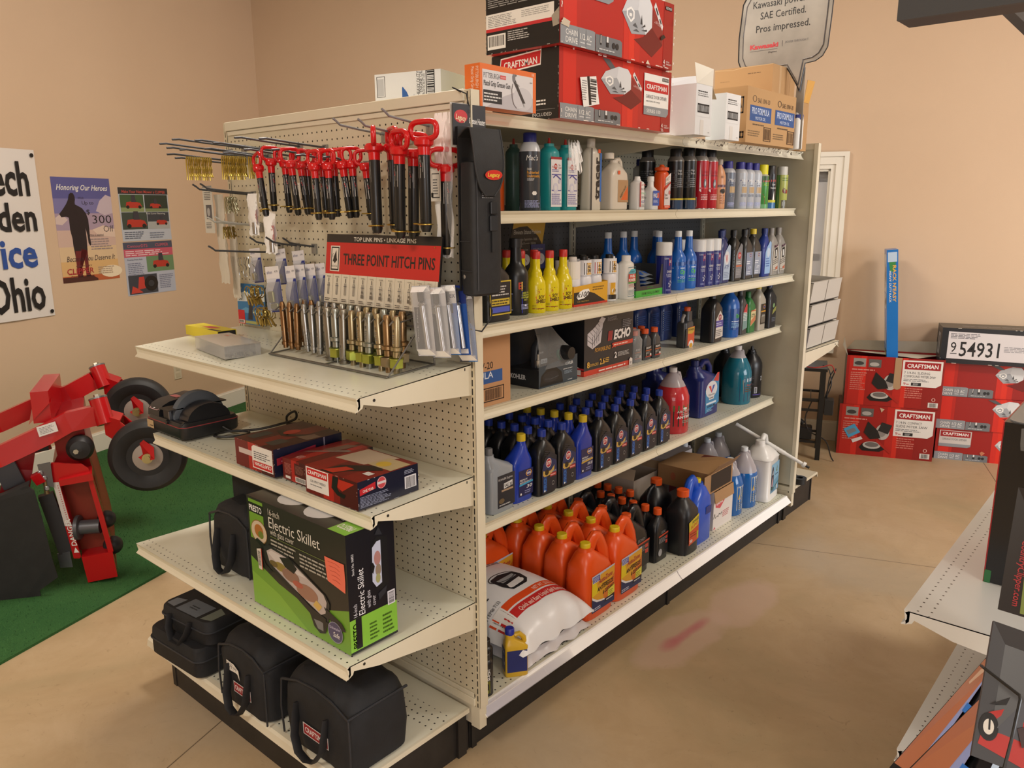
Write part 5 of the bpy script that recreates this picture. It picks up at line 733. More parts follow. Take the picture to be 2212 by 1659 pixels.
def jug_round(name, lab, x, y, z, r, h, c, level, items, cap='#d8d4d2', cat='jug', group=None, neck=(0, 0), cr=.62, rot=0):
    """round gallon jug of clear plastic, filled with coloured liquid, with a loop handle"""
    t = T(name, lab, cat, (x, y, z), rot, group); P = [(r*.93, 0), (r, .25), (r, h*.5), (r*.99, h*.56), (r*.86, h*.66), (r*.62, h*.78), (r*.36, h*.88), (cr, h*.91), (cr, h*.95)]
    lm = liquid(name+'_liquid', c, c); li = [q for q in P if q[1] <= level*h]; 
    nx = next(q for q in P if q[1] > level*h); pv = li[-1]; f_ = (level*h-pv[1])/(nx[1]-pv[1]); li = li+[(pv[0]+(nx[0]-pv[0])*f_, level*h)]
    g = G(); g.lathe(li, lm, 32, caps=(1, 1)); g.build('filled_part', t); g = G(); g.lathe([li[-1]]+[q for q in P if q[1] > level*h], MILKY, 32, caps=(0, 0)); g.tube([(0, r*.42, h*.9), (0, r*.7, h*.88), (0, r*.86, h*.78), (0, r*.9, h*.66)], .36, MILKY, 10); g.build('clear_shoulder', t)
    g = G(); g.lathe([(cr*1.12, h*.93), (cr*1.12, h-.08), (cr, h)], K(cap, .4), 20); g.build('cap', t)
    if items: art('label', t, lambda u, v, l: ((r+l)*cos(u), (r+l)*sin(u), v*h), items, .35, curved=True)
    return t
jug_round('antifreeze_jug', 'round jug of pink antifreeze with a dark green label', 37.3, 59.6, zD, 3.0, 11.4, '#c03038', .72, [('R', -1.6, .12, 2.6, .33, '#1d2a1f'), ('R', -1.6, .36, 2.6, .09, '#3f6a35'), ('P', [(-1.6, .12), (-.5, .14), (.4, .22), (1, .3), (1, .12)], '#4a9a3c'), ('P', [(-1.6, .12), (-.9, .12), (-1.2, .2), (-1.6, .22)], '#9a8a98'), ('T', -.75, .335, .04, 'ARCTIC BAN', '#d0d8d0', {'w': 1.5}), ('T', -.45, .3, .022, 'RV/MARINE', '#d0d8d0', {'w': .7}), ('T', -.75, .245, .042, 'ANTIFREEZE', '#f0f0f0', {'w': 1.6, 'b': .02}), fine(-.4, .17, .8, .05, 2, '#8a9a8a'), ('E', -.2, .4, .16, .02, '#d0d8d0')])
VAL = [('P', [(-.26, .06), (-.3, .48), (-.05, .6), (.3, .74), (.4, .74), (.44, .2)], '#2a7aa8'), ('P', [(.1, .62), (.3, .74), (.4, .74), (.38, .58)], '#b8302c'), ('E', .02, .47, .3, .15, '#c9c9cc'), ('P', [(-.14, .54), (-.02, .54), (.03, .45), (.03, .4)], '#c43a34'), ('P', [(.03, .4), (.03, .45), (.08, .54), (.2, .54)], '#2a4a9c'), ('T', -.14, .36, .04, 'Valvoline', '#333333', {'w': .34}), ('R', -.1, .29, .26, .06, '#c9c9cc'), fine(-.08, .3, .22, .045, 1, '#555555'), ('R', -.24, .21, .52, .035, '#c4d0dc'), ('T', -.16, .155, .04, '15W-40', '#141a30', {'w': .4, 'b': .02}), fine(-.2, .08, .3, .05, 2, '#8ab0c8')]
for i, (x, y, lab) in enumerate(((35.6, 73.2, 'big dark blue oil jug with a large V on its label'), (30.6, 67.0, 'dark blue oil jug half hidden behind the one with the large V'))):
    t = bottle('oil_jug', lab, 'jug', x, y, zD, 7.6, 4.6, 10.8, 'slopel', '#1d2866', '#1b2560', VAL, e=6, capr=.1, cz=.9, group='big dark blue oil jugs', ro=.28)
    JX(t, [(0, -.9, 9.2), (0, .4, 10.0), (0, 2.0, 9.9), (0, 3.1, 8.8), (0, 3.3, 6.6)], .62, K('#1d2866', .28))
jug_round('washer_fluid_jug', 'teal washer fluid jug with an orange shield label, right of the blue oil jug', 36.8, 86.4, zD, 2.9, 11.6, '#1a6a80', .8, [('R', -.9, .06, 1.7, .42, '#1a3050'), ('P', [(-.6, .2), (-.7, .44), (.7, .46), (.6, .2), (0, .12)], '#d08a2c'), ('R', -.6, .4, 1.2, .06, '#b8c0d0'), ('T', -.35, .33, .03, 'RainX', '#c0402c', {'w': .7}), fine(-.5, .22, 1, .1, 3, '#5a3a1a')])
for x, y, lab in ((36.8, 93.0, 'black round bottle with a barcode at the fourth shelf end'), (32.0, 90.5, 'black bottle tilted in the shade behind the barcode bottle')):
    bottle('hydraulic_oil_bottle', lab, 'bottle', x, y, zD, 4.4, 4.2, 10.6, 'round', '#141418', '#121216', [('R', -.9, .06, 1.9, .02, '#4a3a8c'), ('R', -.4, .1, .3, .12, '#b9b9c0'), ('B', -.36, .11, .22, .1), fine(-1.3, .2, .9, .25, 7, '#4a4a52'), fine(.3, .34, .5, .1, 3, '#c0c0c4')], e=2.3, curved=True, capshape='nozzle', capr=.14, cz=.86)
# ================================================================ goods on the bottom deck
def jug_gal(name, lab, x, y, z, w, d, h, body, cap, items, group=None, ro=.3, tilt=0, capr=.62):
    """flat-sided gallon jug: neck front left of the middle, sloping shoulder, hooped handle on the right"""
    t = T(name, lab, 'jug', (x, y, z), tilt, group); g = G(); m = K(body, ro)
    S = [(0, .95, .93, 0), (.02, 1, 1, 0), (.5, 1, 1, 0), (.6, .97, .97, -.01), (.7, .86, .9, -.05), (.78, .66, .82, -.11), (.84, .46, .66, -.15), (.875, .31, .46, -.16), (.92, .29, .43, -.16)]
    g.loft([rect(w*a, d*b, 4.5 if f < .75 else 2.4, 32, 0, oy*w, f*h) for f, a, b, oy in S], m)
    g.tube([(0, -.02*w, .84*h), (0, .06*w, .955*h), (0, .15*w, 1.0*h), (0, .235*w, .985*h), (0, .33*w, .9*h), (0, .415*w, .78*h), (0, .45*w, .64*h), (0, .44*w, .5*h)], [d*.15, d*.17, d*.17, d*.17, d*.18, d*.2, d*.22, d*.2], m, 10, sx=1.3); g.build('jug_body', t)
    g = G(); g.lathe([(capr, .905*h), (capr, .955*h), (capr*.97, .975*h), (capr*.9, .98*h)], K(cap, .42), 22, cy=-.16*w); g.lathe([(capr*1.05, .895*h), (capr*1.05, .91*h)], K(cap, .42), 22, cy=-.16*w); g.box(-.2, .2, -.16*w+capr*.7, -.16*w+capr*1.5, .895*h, .915*h, K(cap, .42)); g.build('cap', t)
    if items: art('label', t, lambda u, v, l: (d/2+.02+l, u*w, v*h), items, .36)
    return t
AZ = [('R', -.34, .1, .8, .5, '#d9a02c'), ('P', [(-.34, .32), (-.34, .54), (-.2, .5), (-.1, .34)], '#e0c820'), ('P', [(.05, .28), (.46, .5), (.46, .2), (.1, .2)], '#d0742c'), ('P', [(-.34, .56), (.46, .6), (.46, .62), (-.34, .6)], '#b9bcd0'), ('F', -.32, .5, .26, .09, .012, '#c9cce0'), ('R', -.31, .508, .24, .075, '#4a4f9c'), fine(-.29, .515, .2, .06, 3, '#c9cce0'), ('T', -.12, .455, .068, 'AutoZone', '#a83238', {'w': .5, 'sh': .2, 'b': .02, 'rot': 3}), fine(.02, .42, .36, .025, 1, '#5a3a1a'), ('T', -.16, .355, .058, 'ANTIFREEZE', '#1d1a18', {'w': .58, 'sh': .15, 'b': .02, 'rot': 3}), ('T', .04, .285, .055, '& COOLANT', '#1d1a18', {'w': .4, 'sh': .15, 'b': .02, 'rot': 3}), ('P', [(.22, .2), (.22, .3), (.46, .33), (.46, .22)], '#d8d24a'), fine(.24, .22, .18, .07, 3, '#6a6a2a'), ('P', [(-.34, .1), (-.34, .3), (-.2, .24), (.0, .2), (.46, .21), (.46, .1)], '#1d2c58'), ('P', [(-.34, .29), (-.34, .32), (-.16, .25), (.1, .215), (.1, .195), (-.18, .225)], '#e0e0e4'), ('P', [(.08, .155), (.14, .195), (.46, .21), (.46, .17)], '#17181c'), fine(.16, .165, .28, .03, 1, '#e0e0e4'), fine(-.32, .115, .36, .05, 2, '#c9cce0')]
ORG = [(41.8, 28.7), (37.1, 29.2), (32.5, 29.4), (27.8, 29.6), (27.6, 21.6)]; OR2 = [(41.75, 36.5), (36.9, 37.0), (32.4, 37.1), (27.9, 37.2)]
nth = ['front', 'second from the front', 'third from the front', 'fourth from the front', 'last']
for k, (x, y) in enumerate(ORG+OR2):
    left = k < 5; i = k if left else k-5
    lab = f'orange jug with yellow cap, {nth[i]} {"beside the white sack" if left else "beside the black jugs"}' if k != 4 else 'orange jug at the back left under the shelf, its cap hidden'
    if k == 0: az = jug_gal('antifreeze_jug', lab, x, y, zE, 7.3, 4.5, 11.6, '#e0531c', '#d9bf22', AZ, 'orange antifreeze jugs', capr=.8)
    else: dup(az, (x, y, zE), None, lab)
BJ = [('P', [(-.3, .1), (-.3, .5), (.44, .52), (.44, .12)], '#17181b'), ('P', [(-.3, .48), (-.3, .51), (.44, .53), (.44, .5)], '#b8452c'), ('T', -.1, .54, .05, 'ECHO', '#9a9a9e', {'w': .3, 'sh': .2}), fine(-.28, .36, .66, .1, 4, '#8a8a8e'), ('R', .24, .4, .14, .06, '#b83a2c'), ('R', .24, .31, .14, .06, '#b83a2c'), ('E', -.16, .18, .14, .07, '#9a9a9e')]
for k, (x, y) in enumerate(((39.3, 43.5), (34.4, 43.8), (29.4, 43.8))):
    lab = f'black flat-sided jug with an orange cap, {["front one", "second back", "third back"][k]} beside the orange jugs'
    if k == 0: bj = jug_gal('oil_jug', lab, x, y, zE, 6.6, 4.3, 10.9, '#15161a', '#dc561c', BJ, 'black flat-sided jugs', capr=.8)
    else: dup(bj, (x, y, zE), None, lab)
n = 0
for (c, xs) in (('left', (40.2, 37.7, 35.2, 32.8, 30.4, 28.1)), ('right', (31.9, 29.4, 27, 24.7))):
    for i, x in enumerate(xs):
        y = 50.9+.1*i if c == 'left' else 55.3
        lab = f'black quart bottle with orange cap, {ORD[i+1]} in the {"longer" if c == "left" else "rear right"} file'
        if n == 0: eq = bottle('oil_quart', lab, 'bottle', x, y, zE, 4.2, 2.3, 9.3, 'quart', '#131417', '#dc561c', BJ, e=5, capr=.17, cz=.89, group='black quarts with orange caps'); n = 1
        else: dup(eq, (x, y, zE), None, lab)
PB2 = [('P', [(-.3, .16), (-.32, .54), (.3, .6), (.34, .2)], '#c04a22'), ('P', [(-.3, .38), (-.34, .54), (.32, .62), (.3, .44)], '#c9b42c'), ('T', -.12, .49, .05, 'POWER', '#17150f', {'w': .42, 'sh': .25, 'b': .02, 'rot': 5}), ('T', -.2, .42, .05, 'BLEND', '#c04a22', {'w': .46, 'sh': .25, 'b': .02, 'rot': 5}), ('T', -.26, .2, .05, '50', '#e0dcd8', {'w': .18, 'b': .03}), fine(-.24, .28, .5, .08, 2, '#8a2c14'), ('R', .2, .22, .1, .12, '#a8b02c')]
bottle('oil_jug', 'big black round-shouldered jug with orange and yellow label, at the deck edge', 'jug', 41.6, 57.0, zE, 5.4, 4.8, 11.3, 'round', '#191a1e', '#dc561c', PB2, e=3.6, capr=.2, cz=.9, ro=.38)
t = bottle('oil_jug', 'black handled jug with orange cap at the back between quarts and blue jug', 'jug', 34.6, 59.8, zE, 6.2, 4.6, 11.0, 'round', '#17181b', '#dc561c', [], e=3.6, capr=.17, cz=.9, ro=.38); JX(t, [(0, -1.2, 9.7), (0, -2.2, 9.4), (0, -2.9, 8.4), (0, -3.0, 6.6)], .42, K('#17181b', .38))
bl = jug_gal('washer_jug', 'bright blue jug with a yellow cap and big handle behind the round black jug', 41.0, 62.3, zE, 6.8, 4.6, 11.7, '#1c50c0', '#d9c322', [('R', -.1, .28, .5, .1, '#c9d4ea')], None, .26, tilt=pi)
art('label', bl, lambda u, v, l: (-2.35-l, -u*6.8, v*11.7), [('R', .05, .45, .3, .12, '#1a2f7c')], .3)
# open grease cartons
def obox(name, lab, x0, x1, y0, y1, z, h, px, ny, flaps, col='#a88058', ro=.7): 
    t = carton(name, lab, 'box', x0, x1, y0, y1, z, h, col, px, ny, ro=ro, open_top=True); a, b = (x1-x0)/2, (y1-y0)/2
    for (e, dx, dz, ins, c) in flaps:
        P = {'x': [(a, -b, h), (a, b, h), (a+dx, b-ins, h+dz), (a+dx, -b+ins, h+dz)], 'y': [(-a, -b, h), (a, -b, h), (a-ins, -b-dx, h+dz), (-a+ins, -b-dx, h+dz)], 'Y': [(a, b, h), (-a, b, h), (-a+ins, b+dx, h+dz), (a-ins, b+dx, h+dz)], 'X': [(-a, b, h), (-a, -b, h), (-a-dx, -b+ins, h+dz), (-a-dx, b-ins, h+dz)]}[e]; flap(t, P, c)
    return t
obox('grease_carton', 'pale open carton with red lettering at the back behind the orange-capped quarts', 23.9, 30.6, 58.5, 67.5, zE, 9.8, [], [('T', .06, .62, .12, 'RED "N" TACKY', '#a8323a', {'w': .84, 'b': .03})], [('Y', 2, 1.2, .5, '#b39a7c'), ('y', -1.5, 1.6, .6, '#b9a58c')], '#b0a294')
carton('grease_carton', 'white carton with a red mark on top of the boxes deep in the shade', 'box', 24.2, 31.5, 69.2, 79, zE, 11.5, '#b9b2b2', px=[('R', .1, .4, .3, .2, '#a8323a'), ('R', .1, .7, .7, .08, '#4a4a4e')], ny=[('R', .2, .55, .3, .16, '#a8323a'), ('R', .15, .78, .7, .07, '#3a3a3e')], ro=.6)
lb = obox('grease_carton', 'white and red grease carton with brown flaps, at the front of the bottom deck', 36.6, 42.2, 68.0, 75.9, zE, 7.6, [('P', [(.1, .58), (.08, .86), (.5, .96), (.56, .66), (.34, .5)], '#c9545a'), ('T', .13, .74, .1, 'LUCAS', '#e8dcd8', {'w': .34, 'b': .03, 'rot': 4}), ('T', .14, .62, .09, 'GREASE', '#e8dcd8', {'w': .34, 'b': .03, 'rot': 4}), ('S', [(.0, .3), (.08, .42), (.1, .3), (.2, .34), (.26, .3), (.3, .38), (.36, .33), (.44, .38), (.46, .3)], .016, '#33302e'), fine(.48, .22, .4, .18, 4, '#c0686c'), ('P', [(.02, .02), (.1, .08), (.14, .02)], '#c9545a')], [('R', .1, .3, .5, .2, '#c9545a')], [('x', .3, -2.2, .1, '#a57f57'), ('Y', .8, -2.4, .4, '#a07a52')], '#d9d0ca', .6)
obox('grease_carton', 'brown grease carton lying open end outward on the white and red one', 31.2, 42.0, 66.2, 75.6, zE+7.65, 3.9, [('R', .06, .08, .88, .86, '#2a1d13')], [('T', .55, .3, .3, 'Xtra', '#b05a3c', {'w': .16}), ('E', .3, .5, .05, .2, '#b0684a')], [('x', 1.6, 2.0, .3, '#8f6c48')], '#a37c54')
for o in [q for q in COL.objects if q.get('label', '').startswith('brown grease carton lying')]:
    g = G(); g.poly([(-5.4, -4.7, 3.9), (5.4, -4.7, 3.9), (6.2, 3.8, 5.0), (-5.4, 4.7, 3.95)], K('#b08a60', .7)); g.build('lid', o); art('top_print', o, lambda u, v, l: (-5.2+u*10.4, -4.5+v*8.8, 3.93+l+1.05*max(0, v-.02)*u), [('P', [(.05, .4), (.05, .95), (.75, .98), (.45, .55)], '#6a2a24'), ('R', .1, .55, .4, .12, '#3a2a22')], .7)
    flap(o, [(5.4, -4.7, 0), (5.4, -4.7, 3.9), (5.0, -6.0, 3.6), (5.0, -6.0, .2)], '#a8825a')
# blue washer jugs and the white sprayer jug
def washer(lab, x, y, h=11.4, r=2.9, lv=.62, lbl=True): return jug_round('washer_fluid_jug', lab, x, y, zE, r, h, '#1f62a8', lv, ([('R', -.5, .1, 1.2, .44, '#b9bcb6'), ('R', -.5, .34, .5, .16, '#cfc02c'), ('P', [(-.4, .3), (-.1, .3), (-.25, .4)], '#c9a020'), fine(.05, .2, .6, .3, 8, '#3a4a5a'), fine(-.45, .12, .5, .14, 4, '#5a6a7a')] if lbl else []), cap='#d4d8dc', group='blue washer fluid jugs')
washer('blue washer fluid jug nearest the white and red grease carton', 39.9, 79.0, 11.2, 2.7, .72); washer('blue washer fluid jug with a back label, left of the white sprayer jug', 40.1, 84.8, 12.2, 2.8, .6)
for x, y, lab in ((29.0, 80.4, 'blue jug deep in shade behind the brown open carton, left one'), (31.2, 86.2, 'blue jug deep in shade behind the brown open carton, middle one'), (31.0, 91.6, 'blue jug deep in shade behind the white sprayer jug')): washer(lab, x, y, 12, 2.9, .6, False)
sp = T('sprayer_jug', 'large white weed killer jug with a hose nozzle leaning through its handle', 'jug', (41.0, 91.3, zE), .1); g = G(); m = K('#dedcd8', .3); w, d, h = 7.0, 5.8, 13.0
g.loft([rect(w*a, d*b, 6 if f < .7 else 2.6, 36, 0, oy*w, f*h) for f, a, b, oy in ((0, .97, .97, 0), (.01, 1.03, 1.03, 0), (.085, 1.03, 1.03, 0), (.1, .99, .99, 0), (.67, .99, .99, 0), (.685, 1.04, 1.04, 0), (.72, 1.04, 1.04, 0), (.75, .96, .96, -.01), (.86, .5, .6, -.12), (.885, .26, .36, -.2), (.93, .24, .33, -.2))], m); g.build('jug_body', sp)
g = G(); g.tube([(0, -.6, 11.3), (0, -.2, 12.5), (0, .7, 13.1), (0, 1.7, 12.7), (0, 2.2, 11.6), (0, 2.9, 9.6)], .55, m, 10); g.build('handle', sp); g = G(); g.lathe([(.95, 11.9), (.95, 12.5), (.85, 12.6)], m, 20, cy=-.2*w); g.build('cap', sp)
art('label', sp, lambda u, v, l: (d*.497+l, u*w, v*h), [('R', -.28, .12, .72, .48, '#6a9ab8'), ('P', [(-.28, .3), (-.28, .6), (.44, .6), (.44, .34)], '#85b0cc'), ('E', -.16, .36, .11, .2, '#2c2438'), ('P', [(-.22, .24), (-.16, .4), (-.1, .3), (-.14, .22)], '#c8a0a8'), ('P', [(-.2, .42), (-.12, .5), (-.1, .42)], '#d0d4dc'), ('P', [(.16, .44), (.2, .5), (.18, .56), (.22, .5), (.26, .54), (.24, .46), (.28, .44)], '#6a7a2c'), ('T', .08, .385, .03, 'RoundUp', '#2c4a6a', {'w': .3}) if 0 else fine(.08, .385, .3, .03, 1, '#2c4a6a'), ('S', [(-.28, .2), (.0, .19), (.44, .25)], .012, '#3a6a3a'), ('R', .22, .14, .12, .07, '#c9c4c8'), fine(-.24, .14, .36, .04, 2, '#3a5a78')], .35)
nz = T('spray_nozzle', 'white ribbed hose nozzle with black tip resting through the jug handle', 'nozzle', (41.4, 92.9, zE+10.4)); g = G(); A_, B_ = Vector((-6.5, -1.5, 4.2)), Vector((6.6, 2.9, -3.0)); pts = [tuple(A_+(B_-A_)*k/40) for k in range(41)]
g.tube(pts, [(.42 if k < 15 else (.42+(.07 if k % 2 else 0) if k < 30 else .36)) for k in range(41)], K('#dcdad6', .35), 12); g.build('hose', nz); g = G(); D_ = (B_-A_).normalized(); g.tube([tuple(B_), tuple(B_+D_*.6)], .62, K('#dcdad6', .35), 12); g.build('collar', nz); g = G(); g.tube([tuple(B_+D_*.5), tuple(B_+D_*1.5)], .26, K('#17171a', .4), 10); g.build('tip', nz)
# white absorbent sacks
def sack(name, lab, z, hh, seed, x0, x1, y0, y1, items=(), col='#e3e3e6', tilt=0):
    t = T(name, lab, 'sack', (0, 0, z), 0, 'white absorbent sacks'); N_ = 34; rg = random.Random(seed)
    ph = [rg.uniform(0, 6) for _ in range(6)]
    def prof(u, v):
        a, b = abs(2*u-1), abs(2*v-1); e = (1-a**3.2)*(1-b**2.6); f_ = max(e, 0)**.5
        wr = .10*sin(26*v+ph[0]+4*u)*max(0, (a-.55)/.45)*(1-b**4)+.07*sin(9*u+5*v+ph[1])*sin(7*v-3*u+ph[2])*f_
        edge = .14*sin(17*u+ph[3])*(b**6)+.2*sin(19*v+ph[4])*(a**8)
        return f_, wr, edge
    def P(u, v, l=0):
        f_, wr, ed = prof(u, v); x = x0+(x1-x0)*u+ed*(1 if u > .5 else -1); y = y0+(y1-y0)*v+ed*.5
        return (x, y, .55+hh*f_*(1-.3*tilt*u)+wr*2+l)
    def Pb(u, v):
        f_, wr, ed = prof(u, v); x = x0+(x1-x0)*u+ed*(1 if u > .5 else -1); y = y0+(y1-y0)*v+ed*.5
        return (x, y, .55-.5*min(1, f_*2.2))
    g = G(); top = [P(i/N_, j/N_) for i in range(N_+1) for j in range(N_+1)]; bot = [Pb(i/N_, j/N_) for i in range(N_+1) for j in range(N_+1)]; q = N_+1; M = q*q
    fs = [(i*q+j, (i+1)*q+j, (i+1)*q+j+1, i*q+j+1) for i in range(N_) for j in range(N_)]; fb = [(M+i*q+j, M+i*q+j+1, M+(i+1)*q+j+1, M+(i+1)*q+j) for i in range(N_) for j in range(N_)]
    g.add(top+bot, fs+fb, K(col, .3), True); g.build('sack', t)
    if items:   # print follows the filled surface; u runs from the wall side to the front, v along the aisle
        def F(a, b, l): return P(1-b, a, l*1.0+.03)
        def fl(it):
            k = it[0]
            if k in 'PS': return (k, [(x, 1-y) for x, y in it[1]], *it[2:])
            if k in 'RBLF': return (k, it[1], 1-it[2]-it[4], *it[3:])
            if k == 'T': return (k, it[1], 1-it[2]-it[3], *it[3:])
            return (k, it[1], 1-it[2], *it[3:])
        items = [fl(q) for q in items]
        sub = []
        for it in items:
            if it[0] == 'R':
                _, x, y, w, h_, c = it; n1, n2 = max(1, int(w/.04)), max(1, int(h_/.03))
                for i in range(n1):
                    for j in range(n2): sub.append(('P', [(x+w*i/n1, y+h_*j/n2), (x+w*(i+1)/n1, y+h_*j/n2), (x+w*(i+1)/n1, y+h_*(j+1)/n2), (x+w*i/n1, y+h_*(j+1)/n2)], c))
            else: sub.append(it)
        art('print', t, F, sub, .35, lay=.0002, l0=.02)
    return t
sack('absorbent_sack', 'dusty white sack lying flat under the printed white sack', zE+.02, 2.3, 4, 25, 45.2, 9.6, 24.6, (), '#d5d2d6')
ST = T  # (u along aisle 0..1 left to right, v from the back 0 to the front 1)
SK = [('R', .0, .68, .98, .055, '#d9481f'), ('R', .0, .745, 1.0, .06, '#c02c2c'), ('R', .04, .665, .2, .15, '#e8e6e4'), ('B', .06, .68, .16, .12)]
SK = [('R', .03, .69, .95, .06, '#de4f20'), ('R', .03, .765, .95, .07, '#c12a2c'), ('R', .04, .685, .13, .155, '#e9e7e6'), ('B', .055, .7, .1, .125, '#202020', 1), ('T', .55, .705, .034, 'NET WT. 33 lb / 14.97 kg', '#f0dcd4', {'w': .38, 'b': .005}), ('T', .25, .785, .036, 'Quick and Easy Liquid Spill Removal', '#f0dcd4', {'w': .62, 'b': .01}), ('T', .05, .635, .03, 'ITEM# 7133', '#333338', {'w': .16}),
    ('P', [(.17, .17), (.25, .2), (.37, .22), (.43, .28), (.43, .35), (.38, .4), (.3, .4), (.24, .35), (.21, .27)], '#d9421f'), *[('S', [(.24+.045*k, .245), (.255+.045*k, .3), (.30+.04*k, .34), (.35+.025*k, .355)], .018, '#efece9') for k in range(3)],
    ('P', [(.36, .47), (.38, .45), (.5, .43), (.66, .46), (.68, .52), (.66, .6), (.6, .64), (.42, .64), (.37, .57)], '#26272b'), ('P', [(.4, .49), (.62, .48), (.63, .52), (.42, .54)], '#9a9ca0'), ('P', [(.42, .57), (.62, .55), (.6, .61), (.44, .62)], '#dcdcde'), ('E', .44, .6, .025, .018, '#e9e7e6'), ('E', .6, .585, .025, .018, '#e9e7e6'), ('O', .5, .47, .16, .06, .008, '#26272b'),
    ('T', .02, .05, .06, 'ABSORBENT', '#b8323a', {'w': .3, 'b': .02}), ('T', .06, .13, .03, "World's Most Absorbent", '#2a2a2e', {'w': .24}), fine(.5, .12, .36, .14, 5, '#4a4a4e'), fine(.02, .46, .2, .12, 4, '#4a4a4e'), ('T', .0, .42, .026, 'your driveway and', '#3a3a3e', {'w': .17}), ('T', .0, .385, .026, 'garage never looked', '#3a3a3e', {'w': .19}), ('T', .0, .35, .026, 'so great!', '#3a3a3e', {'w': .09})]
s2 = sack('absorbent_sack', 'plump white absorbent sack printed with a red drop, a truck and red bands', zE+2.5, 4.9, 9, 25.6, 45.8, 8.6, 24.4, SK, '#e4e5e9', .25)
# little bottles by the end post
yb = T('additive_bottle', 'yellow flat bottle with blue cap and dark blue label, front left on the deck', 'bottle', (44.1, 9.0, zE), -.62); g = G(); m = K('#cfa92c', .3); w, d, h = 3.1, 1.9, 5.9
g.loft([rect(w*a, d*b, 6 if f < .8 else 2.4, 28, 0, oy*w, f*h) for f, a, b, oy in ((0, .95, .93, 0), (.02, 1, 1, 0), (.7, 1, 1, 0), (.78, .8, .92, -.08), (.86, .46, .7, -.22), (.9, .42, .66, -.24), (.98, .4, .62, -.24))], m); g.tube([(0, -.1, h*.93), (0, .5, h*.96), (0, 1.1, h*.86), (0, 1.3, h*.66)], .34, m, 8); g.build('bottle_body', yb)
g = G(); g.lathe([(.62, h*.97), (.62, h*1.1), (.52, h*1.12)], K('#25309c', .4), 18, cy=-.24*w); g.build('cap', yb); art('label', yb, lambda u, v, l: (u*d, -w/2-.02-l, v*h) if 0 else (d/2+.02+l, u*w, v*h), [('R', -.42, .12, .86, .52, '#1c2a6c')], .35)
art('side_label', yb, lambda u, v, l: (-d*.42+u*d*.84, -w/2-.015-l, v*h), [('R', .0, .12, 1, .56, '#1c2a6c'), ('T', .12, .52, .1, "Mac's", WHT, {'w': .7, 'sh': .2}), fine(.14, .3, .6, .16, 4, '#8a94b0'), ('E', .78, .32, .1, .04, WHT)], .35)
for x, y, r, h, lab in ((44.0, 3.2, 1.05, 5.6, 'small black bottle with yellow-green label, right behind the end post'), (42.3, 5.0, 1.1, 6.0, 'small black bottle with yellow label, left of the yellow flat bottle')):
    bottle('locking_compound_bottle', lab, 'bottle', x, y, zE, 2*r, 2*r, h, 'tall', '#1b1b1d', '#26272a', [('R', -1.6, .08, 2.4, .3, '#b9bf2a'), ('T', -.6, .62, .09, 'Premium', '#d8d8d8', {'w': 1.0, 'sh': .2}), ('T', -.6, .5, .12, 'STUD', '#e0e0e0', {'w': .9, 'b': .03, 'sh': .1}), ('T', -.6, .4, .1, 'Lock', '#e0e0e0', {'w': .9, 'b': .03, 'sh': .1}), ('E', -.2, .24, .3, .09, '#23241d'), ('S', [(-.5, .2), (-.2, .34), (.1, .18)], .1, '#23241d')], e=2.2, curved=True, capr=.36, cz=.84)
bk = T('absorbent_box', 'grey printed sack side slumped behind the yellow bottle', 'sack', (36.8, 8.0, zE)); g = G(); g.loft([rect(3.2*a, 6*b, 3, 24, 0, 0, z_) for z_, a, b in ((0, .9, .9), (.4, 1, 1), (5, 1, 1), (6.2, .8, .8))], K('#8f9296', .5)); g.build('sack', bk)
# ================================================================ end unit: pegboard goods
STEEL, DSTEEL, GOLD = K('#8d9096', .32, .85), K('#5c5f66', .4, .7), K('#b59a4a', .3, .9)
def hook(x, z, L, lab, col=None, up=1, scan=False, rise=.6):
    """steel peg hook: back plate, straight rod, upturned tip"""
    t = T('peg_hook', lab, 'hook', (x, -.12, z-rise)); m = col or DSTEEL; g = G(); g.tube([(0, 0, 0), (0, -L*.5, rise*.5), (0, -L+.9, rise), (0, -L+.45, rise+.35*up), (0, -L, rise+.6*up)], .125, m, 8); g.build('rod', t)
    g = G(); g.box(-.5, .5, -.08, .1, -.9, .35, K('#9a9890', .4, .4)); g.tube([(-.3, 0, .2), (.3, 0, .2)], .1, m, 6); g.build('back_plate', t); return t
HK = [(346, 309, -10), (373, 300, -10), (362, 318, -9.6), (362, 332, -9.6), (380, 340, -9.8), (423, 302, -9), (390, 322, -9.3), (443, 320, -9), (484, 329, -8.5)]
